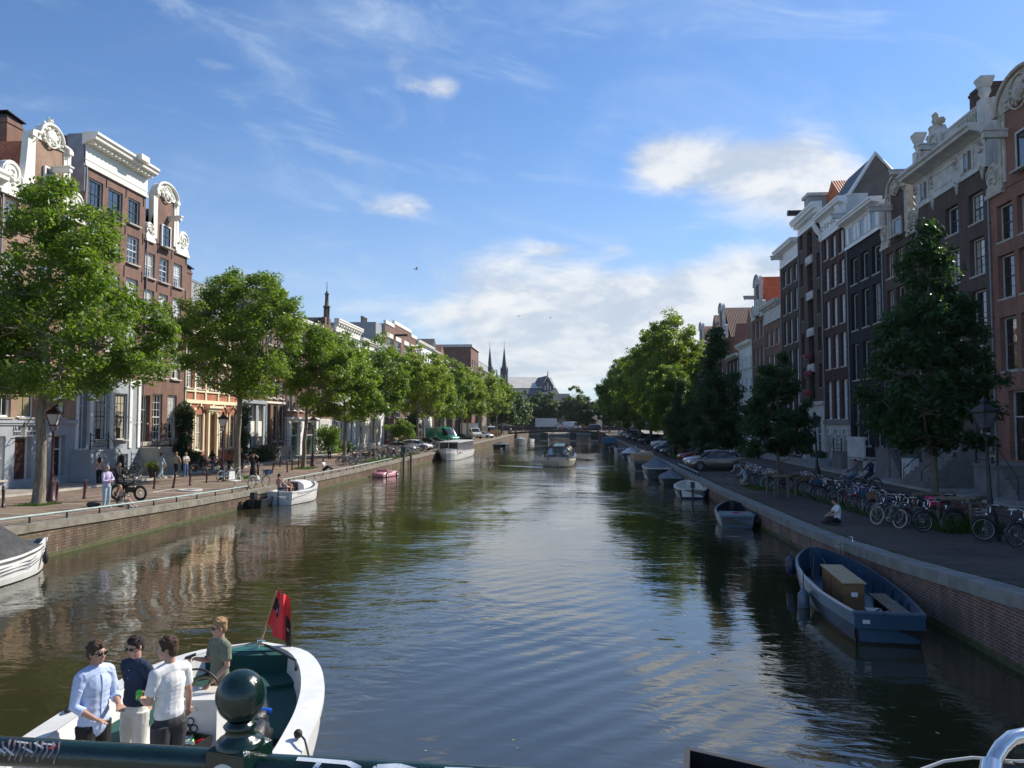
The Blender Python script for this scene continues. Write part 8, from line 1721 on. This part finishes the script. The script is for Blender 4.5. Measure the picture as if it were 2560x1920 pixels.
person('person in a pale jacket and black trousers seen from behind on the left street',(-28.2,52.3,.85),R(90),walk,('cl_sand','long'),('cl_black','long'),('hair_blond','short'),PV,.98,'shoe_w')
person('woman in a cream top and blue jeans beside the pale-jacketed person',(-27.5,52.3,.85),R(-30),cross,('cl_offwhite','short'),('cl_denim','long'),('hair_blond','short'),PV,.97,'shoe_w',female=True)
person('woman in dark top and jeans walking towards the ornate red house door',(-28.6,58.5,.85),R(90),walk,('cl_black','long'),('cl_denim','long'),('hair_brown','long'),PV,.95,female=True)
person('person in a rust-brown jacket behind the second lamp post',(-26.8,57.6,.85),R(95),walk,('cl_rust','long'),('cl_black','long'),('hair_brown','long'),PV,.97)
person('tall person in black jacket right of the rust-jacketed person',(-26.2,58.4,.85),R(80),None,('cl_black','long'),('cl_charcoal','long'),('hair_blond','short'),PV,1.02)
person('woman in black crop top and long black skirt with hands raised to her hat',(-21.32,49.35,.84),R(-60),dict(el=(.0,.33,1.58),wl=(.02,.14,1.74),er=(.0,-.33,1.58),wr=(.02,-.14,1.74)),('cl_black','short'),('cl_black','skirt'),('hair_brown','cap'),.018,.98,female=True)
q=MB(); q.ell((0,0,.18),(.12,.2,.2),'cl_offwhite',12,8,jit=.2); o=q.build('bag',None,(-20.85,49.0,.84)); tag(o,'pale cloth bag beside the woman in the long black skirt','bag')
sit2=dict(sit); sit2.update(kr=(.40,-.12,.40),ar=(.80,-.12,.09),wl=(.34,.16,.34),el=(.08,.25,.36),wr=(.34,-.14,.36),er=(.10,-.25,.38))
person('person in a white t-shirt sitting on the left quay with legs stretched out',(-20.3,60.6,.85),R(-12),sit2,('cl_white','short'),('cl_charcoal','long'),('hair_dark','short'),.018,1.0,'shoe_w')
person('person in denim standing by the blue bicycle below the garage lamp post',(-25.2,69.5,.9),R(40),cross,('cl_grey','long'),('cl_black','long'),('hair_dark','short'),PV,.98)
person('person bending over in navy shirt beside the round bush',(-25.4,77.5,.96),R(90),dict(pel=(-.1,0,.92),che=(.18,0,1.15),nec=(.34,0,1.25),hd=(.45,0,1.30),sl=(.28,.18,1.25),sr=(.28,-.18,1.25),el=(.35,.22,1.0),wl=(.4,.2,.8),er=(.35,-.22,1.0),wr=(.4,-.2,.8)),('cl_navy','long'),('cl_black','long'),('hair_dark','short'),PV,1.0)
person('man in white t-shirt and black shorts seen from behind among the bicycles',(-22.1,82.2,1.0),R(100),None,('cl_white','short'),('cl_black','shorts'),('hair_brown','short'),PV,1.0)
person('person in a grey-white top facing the camera behind the bicycles',(-23.8,84.5,1.02),R(-60),None,('cl_offwhite','short'),('cl_sand','shorts'),('hair_blond','short'),PV,1.0)
person('person in dark clothes standing beyond the silver car by the fifth tree',(-23.6,95,1.08),R(-90),None,('cl_rust','long'),('cl_charcoal','long'),('hair_brown','short'),PV,1.0)
person('person in pale clothes talking beside the fifth left tree',(-22.9,95.4,1.08),R(-150),cross,('cl_sand','short'),('cl_sand','long'),('hair_dark','long'),PV,.96,female=True)
# sunbathers on the yacht
person('woman in a white bikini top sitting in the stern of the white yacht',(-16.95,42.9,.80),R(60),dict(sit),('cl_white','none'),('cl_navy','shorts'),('hair_dark','short'),.016,.98,female=True,skin='skin_tan',glasses='sunglass')
person('second person with bare knees lying in the cockpit of the white yacht',(-16.7,43.7,.5),R(-70),dict(sit,kl=(.35,.12,.55),al=(.55,.12,.12),kr=(.35,-.1,.5),ar=(.6,-.1,.12)),('cl_rust','none'),('cl_black','shorts'),('hair_dark','short'),PV,.9,skin='skin_tan')
# right quay
cr_=dict(pel=(0,0,.14),che=(-.02,0,.46),nec=(.02,0,.66),hd=(.09,0,.82),hl=(.04,.10,.13),kl=(.30,.32,.14),al=(.38,-.05,.09),hr=(.04,-.10,.13),kr=(.30,-.32,.14),ar=(.34,.08,.09),sl=(.0,.18,.60),el=(.15,.26,.38),wl=(.36,.14,.30),sr=(.0,-.18,.60),er=(.15,-.26,.38),wr=(.36,-.10,.30),face=(.8,-.35,-.1))
person('man in a white t-shirt sitting cross-legged on the shaded right quay',(9.55,29.5,.88),R(178),cr_,('cl_white','short'),('cl_black','long'),('hair_dark','short'),.014,1.0)
person('person kneeling beside a bicycle near the gold coupe',(10.1,47.6,.87),R(150),dict(pel=(0,0,.42),che=(.08,0,.74),nec=(.14,0,.92),hd=(.2,0,1.06),hl=(0,.09,.38),kl=(.28,.12,.10),al=(-.12,.12,.08),hr=(0,-.09,.38),kr=(.28,-.12,.10),ar=(-.12,-.12,.08),sl=(.12,.18,.87),el=(.3,.22,.66),wl=(.5,.15,.6),sr=(.12,-.18,.87),er=(.3,-.22,.66),wr=(.5,-.15,.6)),('cl_ldenim','short'),('cl_sand','shorts'),('hair_brown','short'),.018,1.0)
ride2=dict(ride); 
person('cyclist in a navy suit jacket riding along the right street',(16.2,43.9,.90),R(-165),ride2,('cl_navy','long'),('cl_navy','long'),('hair_grey','short'),.018,1.0,glasses='sunglass')
bicycle((16.3,43.9,.88),R(-165),'paint_blk','tyre','city',None,'black bicycle ridden by the man in the navy jacket','ridden bicycles on the right',0)
person('cyclist in a patterned grey blouse and jeans riding beside the man in navy',(15.3,43.6,.90),R(160),dict(ride2,face=(.7,.7,0)),('cl_grey','long'),('cl_denim','long'),('hair_dark','short'),.018,.97,female=True)
bicycle((15.4,43.6,.88),R(160),'paint_gry','tyre','lady',None,'grey bicycle ridden by the woman in the patterned blouse','ridden bicycles on the right',0)
rp=random.Random(9); cols=['cl_white','cl_black','cl_red','cl_sand','cl_ldenim','cl_offwhite','cl_rust','cl_navy']
for i,(x,y,z,tp,bt,lab) in enumerate(((14.5,100,1.25,'cl_offwhite','cl_black','person in a pale top in the sunlit gap behind the parked cars'),(16.0,101,1.25,'cl_ldenim','cl_sand','person in a blue shirt walking in the gap behind the parked cars'),(17.3,100,1.25,'cl_rust','cl_denim','person in a brown top in the group behind the red car'),(18,98,1.25,'cl_sand','cl_offwhite','person in sand-coloured clothes rightmost of the group behind the red car'),
   (-6.2,223.2,3.1,'cl_black','cl_black','person in black on the far bridge left of the others'),(-4.9,223.1,3.1,'cl_white','cl_red','person in a white top and red shorts on the far bridge'),(-4.1,223.3,3.1,'cl_red','cl_denim','person in red standing on the far bridge'),(-2.2,223.0,3.1,'cl_white','cl_offwhite','person in white at the middle of the far bridge'),(-1.7,223.4,3.1,'cl_white','cl_denim','second person in white at the middle of the far bridge'),(-1.1,223.2,3.1,'cl_sand','cl_black','person in an orange-sand top on the far bridge'),(1.9,223.2,3.0,'cl_rust','cl_red','person in rust-red before the white van on the far bridge'),(-18.6,216,2.1,'cl_white','cl_black','person in white at the left end of the far bridge'))):
    person(lab,(x,y,z),rp.uniform(0,6.2),walk if i%2 else None,(tp,'short'),(bt,'long'),('hair_brown','short'),.035,1.0)
# thin summer haze over the canal
mh=bpy.data.materials.new('haze'); mh.use_nodes=True; mh.node_tree.nodes.clear(); t=NT(mh.node_tree)
pv=t.n('ShaderNodeVolumePrincipled'); pv.inputs['Density'].default_value=.00006; pv.inputs['Color'].default_value=(.80,.88,1,1); pv.inputs['Anisotropy'].default_value=.2
o=t.n('ShaderNodeOutputMaterial'); t.l(pv.outputs[0],o.inputs['Volume']); MATS['haze']=mh
mb=MB(); mb.box(-950,950,-60,750,-3.5,48,'haze'); tag(mb.build('haze'),kind='stuff')
